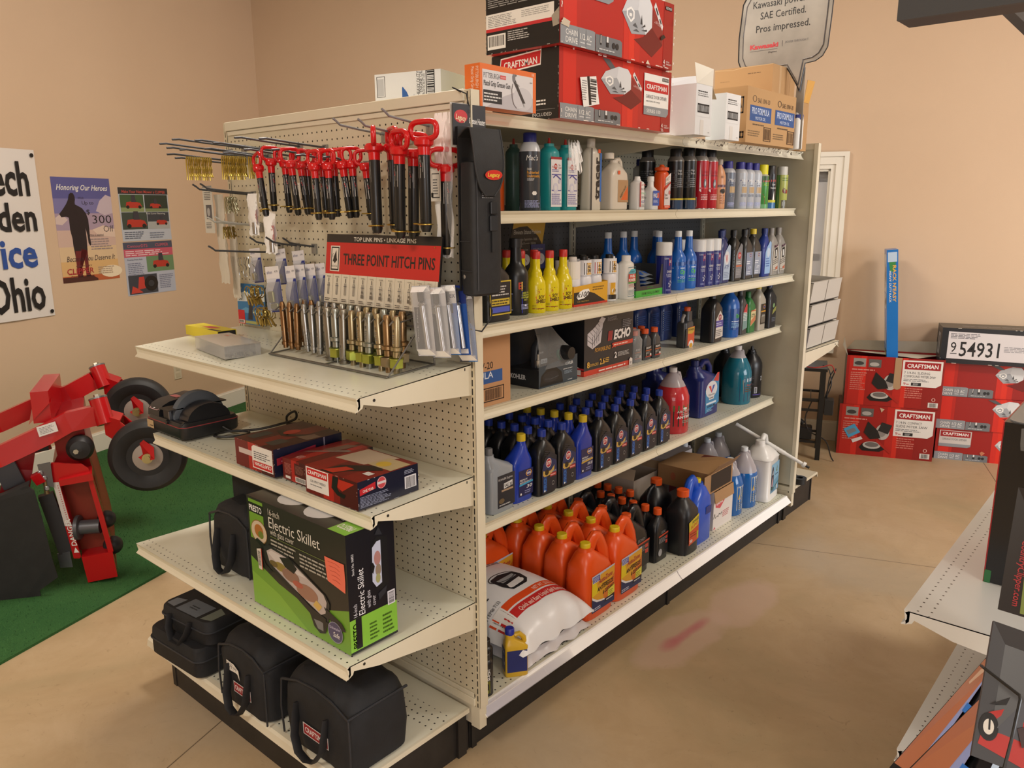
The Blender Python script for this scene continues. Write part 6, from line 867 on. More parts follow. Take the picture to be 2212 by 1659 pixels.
for i, (x, z, L, lab) in enumerate(((-0.22,74.59, 10, 'longest peg hook, its tip farthest out over the wall posters'), (3.25,74.93, 10, 'empty peg hook highest among the far left hooks'), (1.18,74.02, 9.8, 'peg hook just above the hanging gold clips'),
    (1.13,73.22, 9.8, 'peg hook carrying the first bundle of gold clips'), (2.19,72.73, 9.3, 'peg hook carrying the second bundle of gold clips'), (8.1,74.56, 9.5, 'empty peg hook crossing above the gold clips, left one'), (11.47,74.07, 9, 'empty peg hook crossing above the gold clips, right one'),
    (3.82,73.68, 9.4, 'peg hook with a bent tip low among the far left hooks'), (9.25,73.53, 9, 'peg hook ending left of the first red pin handle'), (16.43,74.42, 9, 'long empty peg hook passing over the red handles, left one'), (21.68,74, 9, 'long empty peg hook passing over the red handles, right one'),
    (15.85,73.16, 7.5, 'peg hook through the leftmost red pin handle'), (20.89,72.93, 7, 'peg hook through the second group of red handles'), (12.78,72.89, 8.5, 'peg hook running behind the leftmost red pin handle'), (25.72,72.08, 7, 'peg hook through the middle red oblong handles'), (29.43,71.75, 6, 'peg hook through the red handles right of the middle'),
    (32.86,74.84, 7, 'grey peg hook holding the left large hitch pin'), (37.06,74.47, 7, 'grey peg hook holding the middle large hitch pins'), (40.28,75.24, 6.5, 'grey peg hook holding the front right large hitch pin'),
    (3.62,68.71, 8, 'peg hook with silver clips, left of two side by side'), (4.85,68.79, 7.6, 'peg hook with silver clips, right of two side by side'), (4.88,64.5, 7, 'pale peg hook with bronze clips, left of two'), (6.06,64.55, 6.6, 'pale peg hook with bronze clips, right of two'),
    (10.02,61.01, 10, 'long peg hook over the blue card packs with silver hooks on it'), (10.6,61.92, 4.5, 'short peg hook above the blue card packs, first from the left'), (14.41,62.01, 4.5, 'short peg hook above the blue card packs, second from the left'), (18.2,61.98, 4.5, 'short peg hook above the blue card packs, third from the left'))):
    hook(x, z, L, lab, K('#8f9297', .4, .5) if 15 < i < 19 else K('#c9cbc9', .4, .4) if i in (21, 22) else None, 1 if i in (16, 17, 18, 19, 20, 21, 22, 23, 24, 25, 26) else -.15)
# hitch pins: red coated handle on a black pin, white sticker, gold retaining clip
REDP, BLKP = K('#c8161c', .16), K('#17181a', .3)
def hitch(L, r, w, hgt, lr):
    t = T('hitch_pin', '', 'hitch pin', (0, 0, 0), 0, 'red-handled hitch pins on the pegboard'); g = G(); q = []
    for k in range(32):
        a = 2*pi*k/32; c, s_ = cos(a), sin(a); q.append((w/2*math.copysign(abs(c)**.55, c), 0, -hgt/2+hgt/2*math.copysign(abs(s_)**.7, s_)))
    g.tube(q, lr, REDP, 10, closed=True); g.lathe([(r*1.0, -hgt-1.5), (r*1.08, -hgt-.75), (r*1.65, -hgt-.55), (r*1.75, -hgt-.1), (r*1.4, -hgt+.16), (r*.7, -hgt+.2)], REDP, 20); g.build('handle', t)
    g = G(); g.lathe([(r*.72, -hgt-1.4-L), (r, -hgt-1.4-L+r*.8), (r, -hgt-1.4)], BLKP, 20); g.lathe([(.1, 0), (.1, .02)], '#000000', 8, axis='y', cy=-r-.0, cz=-hgt-1.4-L+1.2); g.build('shaft', t)
    art('sticker', t, lambda u, v, l: ((r+l)*cos(-pi/2+u/r), (r+l)*sin(-pi/2+u/r), -hgt-1.55+v), [('R', -r*.8, -2.2, r*1.55, 2.1, '#e4e2de'), ('S', [(-r*.3, -.6), (r*.1, -.3), (r*.3, -.7), (-r*.1, -1)], .1, '#2a2a2a'), ('S', [(-r*.1, -.7), (r*.2, -1.1)], .1, '#b8323a'), ('S', [(-r*.2, -1.1), (r*.25, -1.4)], .1, '#2a2a2a'), ('B', -r*.65, -1.5, r*.25, 1, '#5a5a5a', 1), ('R', r*.42, -1.6, .05, .9, '#8a8a8a')], .5, curved=True)
    g = G(); z = -hgt-1.4-L+.75; cq = [(r*1.35*cos(a), r*1.35*sin(a)-.1, z) for a in [2*pi*k/20 for k in range(20)]]; g.tube(cq, .075, GOLD, 6, closed=True); g.tube([(-r*2.6, -.25, z+.05), (r*1.4, -.05, z)], .08, GOLD, 6); g.build('retaining_clip', t)
    return t
BIG = hitch(7.6, .58, 3.6, 1.7, .28); MED = hitch(4.7, .4, 2.2, 1.5, .2); used = set()
def put_pin(proto, x, y, z, tilt, rz, lab, back=False):
    rot = (0, -math.radians(tilt), math.radians(rz))
    if proto.name not in used: used.add(proto.name); proto.location = Vector((x, y, z))*U; proto.rotation_euler = rot; proto['label'] = lab; return
    dup(proto, (x, y, z), rot, lab)
for (x, z), y, tl, rz, lab in (((37.46,74.19), -5.5, 4, -40, 'large red-handled hitch pin, leftmost of the large ones'), ((37.95,74.3), -3.4, 0, -25, 'large red-handled hitch pin, second from left, set back'), ((41.5,73.7), -5.5, -3, -15, 'large red-handled hitch pin, middle of the large ones, in front'), ((40.88,73.58), -3, -2, 10, 'large red-handled hitch pin, set back between the two front ones'), ((44.77,74.43), -5.2, 0, 2, 'large red-handled hitch pin with long oblong handle, rightmost and nearest')):
    put_pin(BIG, x, y, z, tl, rz, lab)
for (x, z), y, tl, rz, lab in (((15.77,72.64), -6, 14, -10, 'hitch pin leaning right, first of the smaller red ones, beside the gold clips'), ((17.32,73.42), -5, 0, 80, 'hitch pin with its handle edge-on, second of the smaller ones'), ((22.77,72.93), -6, 5, 78, 'hitch pin with shiny lower end, in front of the third group'), ((18.02,73.24), -3.6, 2, 60, 'hitch pin behind the one with the shiny lower end'), ((20.51,72.97), -3.2, 6, 30, 'hitch pin with a tag, set back right of the third group'), ((27.43,72.44), -6, 3, 0, 'hitch pin with oblong handle seen flat, front middle'), ((26.7,72.66), -4.4, 3, 4, 'hitch pin just behind the flat oblong handle one'), ((28.91,72.46), -5.2, 2, 6, 'hitch pin right of the flat oblong handle'), ((27.08,72.76), -3, 2, 0, 'hitch pin set back right of the middle group'), ((30.3,72.58), -4.4, 6, 40, 'hitch pin leaning slightly, before the last two smaller ones'), ((31.18,72.67), -3.6, 2, 70, 'hitch pin second from right among the smaller ones'), ((32.68,72.38), -3, 4, 55, 'hitch pin rightmost of the smaller ones, behind the first large pin'), ((20.3,72.99), -2, 2, 20, 'hitch pin close to the board behind the tagged one')):
    put_pin(MED, x, y, z, tl, rz, lab)
# bagged pin at the right
ZIP = clear('zip_bag_plastic', '#f2f0ee', .13, .12); ZIPT = clear('long_bag_plastic', '#efece6', .3, .3, '#cfc8ba')
def baggie(name, lab, x, y, z, w, h, seed, th=.5, mt=None, rz=0, group=None):
    t = T(name, lab, 'bag', (x, y, z), rz, group); g = G(); rg = random.Random(seed); n, k = 10, 14; F_ = []; B_ = []
    for s_ in (-1, 1):
        pts = [[(-w/2+w*i/n+.12*sin(j*1.1+seed), s_*(.03+th*max(0, sin(pi*min(1, (j+1)/k*1.05)))*max(0, 1-(2*i/n-1)**2)**.5*(j/k)**.7)+.06*sin(i*2+j*1.7+seed), -h*j/k+.1*sin(i*1.4+seed)*(j == k)) for i in range(n+1)] for j in range(k+1)]
        g.loft(pts, mt or ZIP, caps=(0, 0), close=False)
    g.build('bag', t); return t
bx, bz = 44.19,75.56
bg = baggie('bagged_hitch_pin', 'hitch pin sealed in a crinkled clear bag at the right of the board', bx, -2, bz, 2.5, 14.6, 2, .9)
for ch in list(BIG.children):
    c = ch.copy(); COL.objects.link(c); c.parent = bg; c.location = Vector((.25, 0, -3.6))*U; c.rotation_euler = (0, 0, 1.2)
art('bag_label', bg, lambda u, v, l: (-1.1+u*1.6, -.95-l, -8.8+v*3.3), [('R', 0, 0, 1, 1, '#e0dcd2'), ('F', .2, .1, .7, .75, .03, '#4a4a4a'), fine(.3, .2, .5, .5, 6, '#6a6a6a'), ('R', .12, .12, .2, .14, '#1d1d1d')], .5)
# wire clips hung in bundles
def clip_proto(name, pts, r, m, lab, cat, grp): 
    t = T(name, lab, cat, (0, 0, -50), 0, grp); g = G(); g.tube(pts, r, m, 6); g.build('wire', t); return t
HP = [(-.55, .05, -2.9), (-.42, .03, -.35), (-.1, 0, 0), (.25, 0, -.15), (.3, 0, -.5), (.02, 0, -1.0), (.3, 0, -1.5), (.1, 0, -1.95), (.45, 0, -2.5)]
cp = clip_proto('hairpin_clip', HP, .085, K('#b8a24e', .28, .9), 'gold hairpin clip in the two dense bundles at the left of the board', 'clip', 'gold hairpin clips in two bundles'); first = True
for (x, z, y0, k) in ((4.4,72.64, -8.9, 13), (8.51,72.66, -6.3, 13), (11.51,72.74, -4.3, 4)):
    for i in range(k):
        y = y0+.26*i; xx, zz = x, z+.1
        if first: cp.location = Vector((xx, y, zz))*U; first = False
        else: dup(cp, (xx+.02*(i % 3), y, zz), (0, 0, .06*((i % 4)-1.5)))
def bundle(proto, spots, jit=.08):
    f = True
    for i, p_ in enumerate(spots):
        if f: proto.location = Vector(p_)*U; f = False
        else: dup(proto, p_, (.05*(i % 3), .12*((i % 5)-2), .2*((i % 4)-1.5)))
SMALL = [(a*.72, b, c*.72) for a, b, c in HP]
x, z = 8.88,67.75; bundle(clip_proto('hairpin_clip', SMALL, .06, K('#a8a78c', .3, .9), 'small silver hairpin clip in the bundle above the bronze ones', 'clip', 'small silver hairpin clips'), [(x+.25*(i//7), -6.6+.24*(i % 7), z-.1) for i in range(12)])
x, z = 6.06,63.96; bundle(clip_proto('hairpin_clip', [(a*.6, b, c*.55) for a, b, c in HP], .055, K('#8f7d45', .3, .9), 'small bronze hairpin clip hanging on the pale hooks', 'clip', 'small bronze hairpin clips'), [(x+.3*(i % 3), -5.6+.22*(i//2), z-.1) for i in range(14)])
x, z = 13.22,60.18; bundle(clip_proto('spring_hook', [(0, 0, .05), (.12, 0, -.1), (-.1, 0, -.9), (.2, 0, -1.3), (-.05, 0, -1.9), (.15, 0, -2.5)], .06, K('#9a9c98', .25, .95), 'thin silver clip on the long hook over the blue card packs', 'clip', 'thin silver clips on the long hook'), [(x, -8+.35*i, z) for i in range(6)])
def ringp(r, lab, grp): 
    t = T('ring_clip', lab, 'clip', (0, 0, -50), 0, grp); g = G(); g.tube([(r*cos(2*pi*k/20), 0, r*sin(2*pi*k/20)-r) for k in range(20)], .065, K('#ab9858', .25, .95), 6, closed=True); g.build('ring', t); g = G(); g.tube([(-.2, 0, -2*r), (.35, -.1, -2*r-1.0)], .13, K('#9a8648', .3, .9), 8); g.build('pin', t); return t
x, z = 10.05,56.21; bundle(ringp(.72, 'gold ring clip in the upper cluster over the blue picture card', 'gold ring clips, upper cluster'), [(x+.42*(i % 4), -5.2+.35*(i//2), z-.1*(i % 2)) for i in range(9)])
x, z = 11.79,53.53; bundle(ringp(.62, 'gold ring clip in the lower cluster beside the copper pins', 'gold ring clips, lower cluster'), [(x+.38*(i % 6), -5.2+.3*(i//3), z-.12*(i % 3)) for i in range(15)])
# bags and cards at the left edge of the board
def card(name, lab, cat, x, y, z, w, h, items, col='#d9d5cb', rz=0, tilt=0, group=None, th=.06):
    t = T(name, lab, cat, (x, y, z), (0, math.radians(tilt), rz), group); g = G(); g.box(0, w, 0, th, -h, 0, K(col, .5)); g.build('card', t); art('print', t, lambda u, v, l: (u*w, -l, -h+v*h), items, .5); return t
x, z = -1.7,69.29; card('instruction_card', 'grey paper instruction card with a photo at the left edge of the board', 'card', x, -4, z, 2.5, 6.4, [('R', .25, .3, .6, .3, '#55555a'), ('E', .5, .45, .16, .09, '#a8a8a8'), ('R', .0, .96, 1, .04, '#8a8a8a'), fine(.15, .7, .7, .18, 5, '#6a6a6a'), fine(.15, .1, .7, .14, 4, '#6a6a6a'), ('R', .2, .9, .3, .03, '#333333')], '#c9c6bc')
x, z = 0.78,68.14; baggie('long_bag', 'tall milky bag hanging at the left edge, behind the paper card', x, -3, z, 2.3, 12.2, 5, .35, ZIPT)
x, z = 1.21,67.14; t = baggie('long_bag', 'tall milky bag with lines of print, against the left post', x, -1.6, z, 1.9, 13.4, 8, .3, ZIPT); art('print', t, lambda u, v, l: (-.3+u*.8, -.32-l, -13+v*6), [('R', .0+.22*k, .02, .05, .9, '#6a665c') for k in range(5)], .6)
for (x, z), y, rz, lab in (((9.21,68.71), -3, .0, 'clear bag with a red card, left of two in front of the hitch pins'), ((12.93,66.44), -3, .1, 'clear bag with a red card and a steel tube, right of two')):
    t = baggie('part_bag', lab, x, y, z-.6, 2.3, 5.4, int(x*3), .4, None, rz); art('red_card', t, lambda u, v, l: (-.85+u*1.7, -.1-l+.02, -4.2+v*2.4), [('R', 0, 0, 1, 1, '#c4232c'), ('R', .04, .03, .92, .22, '#e2dcd6'), ('B', .15, .06, .7, .13), ('T', .2, .6, .14, 'NO', '#6a1418', {'w': .5}), ('T', .2, .42, .12, 'PIN', '#6a1418', {'w': .5}), ('F', .0, .0, 1, 1, .03, '#d8564c')], .5)
    g = G(); g.lathe([(.42, 0), (.42, 1.5)], K('#a9aaa8', .25, .9), 16, cx=.3, cy=0, cz=-5.2); g.build('steel_tube', t)
x, z = 14.92,70.14; card('price_tag', 'white barcode tag on the leaning leftmost hitch pin', 'tag', x-.8, -4.9, z-1.1, 1.7, 2.2, [fine(.1, .45, .8, .45, 5, '#55555a'), ('B', .12, .08, .6, .25), ('R', .66, .55, .24, .2, '#1d1d1f')], '#dedbd4', 0, 10)
x, z = 20.66,69.19; card('price_tag', 'white tag wrapped round the set-back tagged hitch pin', 'tag', x-.5, -3.8, z, 1.1, 2.1, [fine(.1, .5, .8, .4, 4, '#55555a'), ('R', .5, .35, .3, .14, '#1d1d1f')], '#dedbd4')
x, z = 0,55.79; card('picture_card', 'blue sky picture card with a handwritten 50 at the lower left of the board', 'card', x, -1, z, 6.6, 5.8, [('R', 0, .55, 1, .45, '#2a6a9c'), ('P', [(0, .7), (.3, .82), (.6, .72), (1, .8), (1, .6), (0, .55)], '#cfd8dc'), ('P', [(.3, .1), (.5, .6), (.8, .5), (1, .55), (1, .1)], '#1d5c94'), ('P', [(.0, .3), (.3, .42), (.6, .36), (1, .42), (1, .3), (.3, .28)], '#5a9ac4'), ('P', [(.5, .55), (.62, .7), (.8, .55)], '#d9b53a'), ('P', [(.36, .12), (.46, .7), (.58, .7), (.52, .12)], '#2a2b33'), ('R', 0, .0, .24, .34, '#c4232c'), ('R', .02, .02, .2, .08, '#e2dcd6'), ('B', .03, .03, .16, .06), ('R', .76, .04, .16, .22, '#e6e4de'), ('R', .25, .02, .5, .07, '#a8ac6a'), ('T', .08, .58, .12, '50', '#1d1d20', {'w': .13, 'sh': .2, 'rot': 8}), ('T', .06, .86, .08, 'The', '#cfc8a0', {'w': .14})], '#2f74a8', .05)
# clear packs with blue cards
PK = [('R', 0, .74, 1, .26, '#dcd9dc'), ('P', [(.1, 0), (1, 0), (1, .72), (.75, .72), (.1, .3)], '#1d2f80'), ('T', .08, .84, .08, 'alten', '#23306c', {'w': .4, 'sh': .1}), ('T', .66, .86, .05, '4.99', '#44444a', {'w': .24})]
for i, ((x, z), y, w, h, lab) in enumerate((((17.49,59.13), -7, 2.5, 5.6, 'blister pack with blue card, front left one with zinc brackets'), ((20.28,59.3), -6, 1.7, 5.6, 'blister pack with blue card, second from the left'), ((21.15,59.4), -5.2, 1.7, 5.4, 'blister pack with blue card, third from the left'), ((22.12,59.51), -4.4, 1.7, 5.2, 'blister pack with blue card, fourth from the left'), ((23.08,59.56), -3.6, 1.7, 5.2, 'blister pack with blue card, beside the red sign'), ((6.67,60.84), -2.5, 2.2, 4.6, 'blister pack with pinkish header in the back row, left'), ((12.83,60.95), -2.5, 2.0, 4.6, 'blister pack in the back row, middle, header only showing'), ((16.7,60.82), -2.5, 2.2, 4.6, 'blister pack in the back row, right, with lettered header'))):
    t = T('blister_pack', lab, 'pack', (x, y, z), (0, -.1, .12), 'clear packs with blue cards'); g = G(); g.box(0, w, 0, .03, -h, 0, K('#c9cad2', .5)); g.build('backing_card', t); art('print', t, lambda u, v, l: (u*w, -l, -h+v*h), PK, .5)
    g = G(); rr = [[(a, b, c) for a, b in ((.1, 0), (.15, -d_), (w-.15, -d_), (w-.1, 0))] for c, d_ in ((-h*.97, .03), (-h*.94, .55), (-h*.5, .5), (-h*.34, .1))]; g.loft(rr, ZIP, caps=(0, 0), close=False, smooth=False); g.build('clear_bubble', t)
    g = G()
    if i == 0: g.box(.3, 1.3, -.4, -.08, -4.4, -3, K('#a9a86a', .3, .8), .1); g.box(.6, 2.0, -.45, -.1, -5.2, -4.5, K('#a9a86a', .3, .8), .1)
    else: g.lathe([(.28, 0), (.34, .3), (.34, .9), (.2, 1)], K('#a8a48c', .3, .8), 10, cx=w*.35, cy=-.3, cz=-h*.92)
    g.build('hardware', t)
# slanted rack of link pins with its printed header
rk = T('pin_display_rack', 'wire display rack with red three point hitch pins header on the top shelf', 'rack', (20.9, 0, 48.95)); WR = K('#7c7b78', .35, .8); F1, BK, W_ = -9.2, -2.6, 21.8
g = G()
for a, b in (((0, F1, .1), (10.9, F1, .1)), ((0, F1, .1), (0, BK, .45)), ((0, BK, .45), (W_, BK, .45)), ((W_, BK, .45), (W_, F1, .1)), ((W_, F1, .1), (10.9, F1, .1)), ((10.9, F1, .1), (10.9, BK, .45)), ((0, F1-.2, .1), (10.9, F1-.2, .1)), ((10.9, F1-.2, .1), (W_, F1-.2, .1))): g.tube([a, b], .1, WR, 6)
g.build('base_frame', rk)
for x in (0, W_): g = G(); g.tube([(x, F1, .12), (x, -4.4, 5.0)], .1, WR, 6); g.tube([(x, BK, .45), (x, -3.4, 8)], .1, WR, 6); g.build('side_strut', rk)
g = G(); g.tube([(0, -4.6, 4.75), (W_, -4.6, 4.75)], .1, WR, 6); g.tube([(0, -3.9, 6.0), (W_, -3.9, 6.0)], .1, WR, 6); g.build('cross_bar', rk)
PX = [.3+1.49*i for i in range(15)]
for x in PX: g = G(); g.tube([(x, -3.9, 6.0), (x, -5.6, 5.6), (x, -7.4, 5.4), (x-.0, -7.8, 5.65), (x, -8.3, 5.3)], .09, WR, 6); g.build('prong', rk)
sg = T  # header board leans back slightly
hb = G(); SW, SH = 19.6, 8.0; M_ = Matrix.Translation(Vector((4.6, -4.3, 6.3))) @ Matrix.Rotation(-.13, 4, 'X')
hb.box(0, SW, 0, .22, 0, SH, K('#1b1a1b', .3)); hb.xf(M_); ho = hb.build('header_board', rk)
PIN = lambda x: [('S', [(x, .3), (x, .36)], .006, '#4a4a4a'), ('F', x-.008, .12, .016, .17, .004, '#55555a'), ('R', x-.014, .245, .028, .008, '#55555a')]
HI = [('R', .0, .42, .995, .46, '#c02420'), ('R', .0, .0, .99, .42, '#d8d0bd'), ('T', .26, .905, .06, 'TOP LINK PINS \u2022 LINKAGE PINS', '#e0dcd2', {'w': .54, 'b': .01}), ('T', .17, .57, .16, 'THREE POINT HITCH PINS', '#1c1618', {'w': .79, 'b': .02}), ('R', .045, .46, .09, .37, '#e0d8cc'), ('R', .052, .475, .076, .34, '#17171a'), ('R', .06, .495, .06, .3, '#e0d8cc'), ('P', [(.068, .6), (.08, .68), (.1, .77), (.106, .66), (.112, .62), (.1, .6), (.09, .57), (.08, .6)], '#1d1a1c'), ('S', [(.07, .66), (.066, .7), (.075, .72)], .004, '#1d1a1c'), ('T', .064, .52, .03, 'KOCH', '#1d1a1c', {'w': .05})]
PN = ('P091', 'P093', 'P1275', 'P2402', 'P2006', 'P2006L', 'P2008', 'P2005', 'P2090', 'P2090L', 'P4302', 'P7012')
for i, s_ in enumerate(PN):
    x = .0+.0825*i; HI += [('R', x+.08, .0, .0015, .42, '#6a645a'), ('T', x+.024, .37, .02, s_, '#33302c', {'w': .034}), *PIN(x+.041), fine(x+.012, .02, .05, .05, 2, '#55504a')]
    if i > 3: HI += [('R', x+.03, .1, .022, .05, '#6a655c'), ('R', x+.033, .17, .016, .03, '#6a655c')]
def FH(u, v, l): q = M_ @ Vector((u*SW, -l, v*SH)); return (q.x, q.y, q.z)
art('header_print', ho, FH, HI, .28)
def plainpin(c, lab, r=.37, L=4.7):
    t = T('link_pin', lab, 'link pin', (0, 0, 0), 0, 'link pins on the display rack'); g = G(); g.lathe([(r*.8, -L), (r*.8, -L+.35), (r*1.25, -L+.4), (r*1.25, -L+.75), (r, -L+.8), (r, .35), (r*.62, .9), (r*.3, .95)], K(c, .25, .9), 18); g.build('pin', t)
    art('sticker', t, lambda u, v, l: ((r+l)*cos(-pi/2+u/r), (r+l)*sin(-pi/2+u/r), -L+1+v), [('R', -.28, 0, .55, 1.7, '#dcd8cc'), ('R', -.2, 1.2, .3, .3, '#1d1d1f'), fine(-.2, .2, .35, .9, 6, '#6a6a66')], .5, curved=True); return t
def nutpin(c, cn, lab, r=.44, sq=False):
    t = T('link_pin', lab, 'link pin', (0, 0, 0), 0, 'link pins on the display rack'); g = G(); g.lathe([(r*.75, -5.6), (r*.75, -3.6), (r*.95, -3.5), (r*.95, -2.9), (r*1.5, -2.75), (r*1.5, -2.4), (r, -2.3), (r, .35), (r*.7, .85), (r*.3, .9)], K(c, .25, .9), 18); g.build('pin', t)
    g = G(); hx = [(r*1.75*cos(pi/3*k+.3), r*1.75*sin(pi/3*k+.3)) for k in range(6)]; g.prism(hx, -4.6, -3.7, K(cn, .28, .85), 'z'); g.lathe([(r*1.8, -3.7), (r*1.8, -3.58)], K(cn, .28, .85), 18); g.build('hex_nut', t)
    art('sticker', t, lambda u, v, l: ((r+l)*cos(-pi/2+u/r), (r+l)*sin(-pi/2+u/r), -2.2+v), [('R', -.25, 0, .5, 1.9, '#dcd8cc'), ('R', -.18, 1.4, .26, .3, '#1d1d1f'), fine(-.18, .2, .32, 1.0, 5, '#6a6a66')], .5, curved=True); return t
PR = {'copper': plainpin('#8a6a48', ''), 'silver': plainpin('#a2a3a0', ''), 'gold': nutpin('#a89c7c', '#a8b04e', ''), 'steel': nutpin('#9ea39c', '#a8b04e', '', .5), 'grey': plainpin('#8f8c82', '', .52, 5.6), 'brown': nutpin('#9a7f5c', '#94866a', '', .48)}
SEQ = ['copper', 'copper', 'copper', 'silver', 'silver', 'silver', 'grey', 'steel', 'grey', 'gold', 'gold', 'steel', 'gold', 'brown', 'gold']
taken = set()
nm = {'copper': 'copper coloured pin', 'silver': 'silver pin', 'grey': 'dull grey pin', 'steel': 'silver pin with a green-gold hex nut', 'gold': 'yellowish pin with a green-gold hex nut', 'brown': 'brownish pin with a tan hex nut'}
for row, (y, dz) in enumerate(((-7.3, 5.55), (-5.3, 5.75))):
    for i, kx in enumerate(SEQ):
        if row and i == 14: continue
        lab = f'{nm[kx]}, {ORD[i+1] if i < 12 else ("third from last", "second from last", "last")[i-12]} in the {"front" if row == 0 else "rear"} row'; pos = (20.9+PX[i]+(.15 if row else 0), y, 48.95+dz-.25)
        if kx not in taken: taken.add(kx); o = PR[kx]; o.location = Vector(pos)*U; o['label'] = lab; o.rotation_euler = (0, .04*((i*7) % 3-1), .3*i)
        else: dup(PR[kx], pos, (0, .05*((i*7+row) % 3-1), 0), lab)
# gasket maker syringes on cards, hung at the right
for i, ((x, z), y, col, top, lab) in enumerate((((42.6,58.14), -5.5, '#b9b9bd', '#b9b9bd', 'clear pack with a silver tube, nearest of the epoxy packs'), ((43.73,57.93), -4.4, '#a9adb5', '#c9ccd4', 'clear pack with a slim silver tube, second of the epoxy packs'), ((44.02,58.1), -3.2, '#1d5cb4', '#dfe0e4', 'blue and white epoxy card ending in tex, third of the packs'), ((44.46,58), -2.2, '#1d4c9c', '#1d2f74', 'blue epoxy card half hidden behind the blue and white one'), ((44.54,57.13), -1.2, '#27283a', '#6a6a74', 'dark epoxy card behind the hanging pouch'))):
    t = T('epoxy_pack', lab, 'pack', (x, y, z), (0, -.08, .25), 'epoxy packs beside the rack'); g = G(); g.box(0, 2.2, 0, .03, -7.4, 0, K(col, .4)); g.build('card', t)
    art('print', t, lambda u, v, l: (u*2.2, -l, -7.4+v*7.4), [('R', 0, .74, 1, .26, top), ('R', .02, .1, .4, .6, '#22242c'), *([('T', .1, .82, .08, 'matex', '#2a2f5c', {'w': .85, 'b': .01}), ('R', .16, .6, .62, .13, '#23262e'), ('P', [(.42, .1), (.42, .66), (1, .5), (1, 0), (.5, 0)], '#1d6ab8')] if i in (2, 4) else [('P', [(.1, .95), (.5, .9), (.9, .94), (.5, .98)], '#3a3c44')]), ('R', .1, .02, .8, .07, '#c9c9cf' if i < 2 else '#d9d9de'), ('E', .3, .055, .06, .02, '#a83240'), ('T', .12, .2, .06, 'Quick Metal', '#c9c9cc', {'w': .5, 'rot': 78})], .35)
    g = G(); g.tube([(1.2, -.35, -.5), (1.25, -.35, -1.6)], .34, K('#34363c', .3), 8); g.tube([(1.25, -.35, -1.6), (1.3, -.35, -2.0), (1.3, -.35, -2.05), (1.55, -.35, -6.6)], [.15, .5, .34, .3], K('#b4b7bc', .22, .85), 10); g.build('syringe', t)
    if i != 3: g = G(); g.loft([[(0, -.02, c), (.3, -d_, c), (1.9, -d_, c), (2.2, -.02, c)] for c, d_ in ((-.1, .05), (-.6, .8), (-6.6, .7), (-7.3, .05))], ZIP, caps=(0, 0), close=False, smooth=False); g.build('clear_cover', t)
# black insulated pouch on the corner post
po = T('grease_heater_pouch', 'tall black padded pouch with a flap and buckle hanging on the corner post', 'pouch', (47.7, -.2, 57.1), -.12); NYL = grain('black_nylon', '#131417', '#1c1e22', .6, .8, .15, 8)
g = G(); g.loft([rect(a, b, 5, 32, 0, 0, z_) for z_, a, b in ((0, 3.2, 1.7), (.25, 3.9, 2.3), (4, 4.1, 2.5), (10, 4.0, 2.45), (13.4, 3.9, 2.3), (13.5, 3.6, 2.0))], NYL); g.build('pouch_body', po)
g = G(); rr = []
for k in range(15):
    f_ = k/14; a_ = f_*pi*.62
    if k < 7: c = (-1.0+1.15*(k/6)*1.6, 16.0+.75*sin(k/6*pi*.6))
    else: c = (.95+.55*(k-6)/8+.25*sin((k-6)/8*pi), 16.4-6.3*((k-6)/8)**1.05)
    w = 1.95*(1 if k < 10 else (1-((k-9)/5.2)**2.2)**.5)
    rr.append([(c[0], -w, c[1]), (c[0]+.05, 0, c[1]+.05), (c[0], w, c[1]), (c[0]-.14, w, c[1]-.1), (c[0]-.14, -w, c[1]-.1)])
g.loft(rr, NYL); g.tube([q[0] for q in rr], .09, K('#26282c', .6), 6); g.tube([q[2] for q in rr], .09, K('#26282c', .6), 6); g.build('flap', po)
g = G(); g.box(-1.35, -1.15, -1.9, 1.9, 0.5, 17, NYL); g.build('back_panel', po)
art('badge', po, lambda u, v, l: (1.72+l+.1*v-.12*abs(u)*0, u, 12.2+v), [('E', .35, 0, 1.15, .5, '#c8442c'), ('E', .35, 0, 1.08, .43, '#cf2f26'), ('T', -.45, -.16, .38, 'Legacy', '#e0d24a', {'w': 1.6, 'b': .02})], .3)
g = G(); g.box(1.25, 1.55, .1, 1.0, 8.3, 9.6, K('#1d1f23', .35), .08); g.box(1.25, 1.5, .05, 1.05, 6.6, 8.2, K('#23252a', .35), .08); g.box(1.22, 1.4, .3, .8, 4.5, 6.8, NYL); g.build('buckle', po)
g = G(); g.tube([(1.26, -1.5, .6), (1.3, -1.55, 7), (1.2, -1.5, 13.3)], .05, K('#3a3c42', .4), 6); g.tube([(-.9, -2.05, 5.6), (.7, -2.07, 5.6)], .06, K('#2a2c30', .6), 6); g.tube([(-.8, -2.05, 2.6), (.8, -2.07, 2.6)], .06, K('#2a2c30', .6), 6); g.build('piping', po)
g = G(); g.lathe([(.1, 0), (.24, .02), (.24, .06), (.1, .08)], K('#b9bcc0', .25, .9), 14, axis='y', cx=-.4, cy=-2.0, cz=2.0); g.build('grommet', po)
art('care_text', po, lambda u, v, l: (1.27+l, -.9+u*1.5, 9.9+v*2.2), [fine(0, 0, 1, .5, 6, '#8a8d92'), fine(0, .6, .35, .1, 1, '#b0b2b6'), ('F', .1, .85, .5, .2, .03, '#6a6c70')], .5)
g = G(); g.tube([(-.2, .6, .3), (.1, 1.3, -1.8), (.0, 1.2, -2.6), (-.6, .4, -4.0), (-1.2, -1.1, -3.6), (-1.1, -1.4, .4)], .09, K('#141518', .6), 6); g.build('wrist_strap', po)
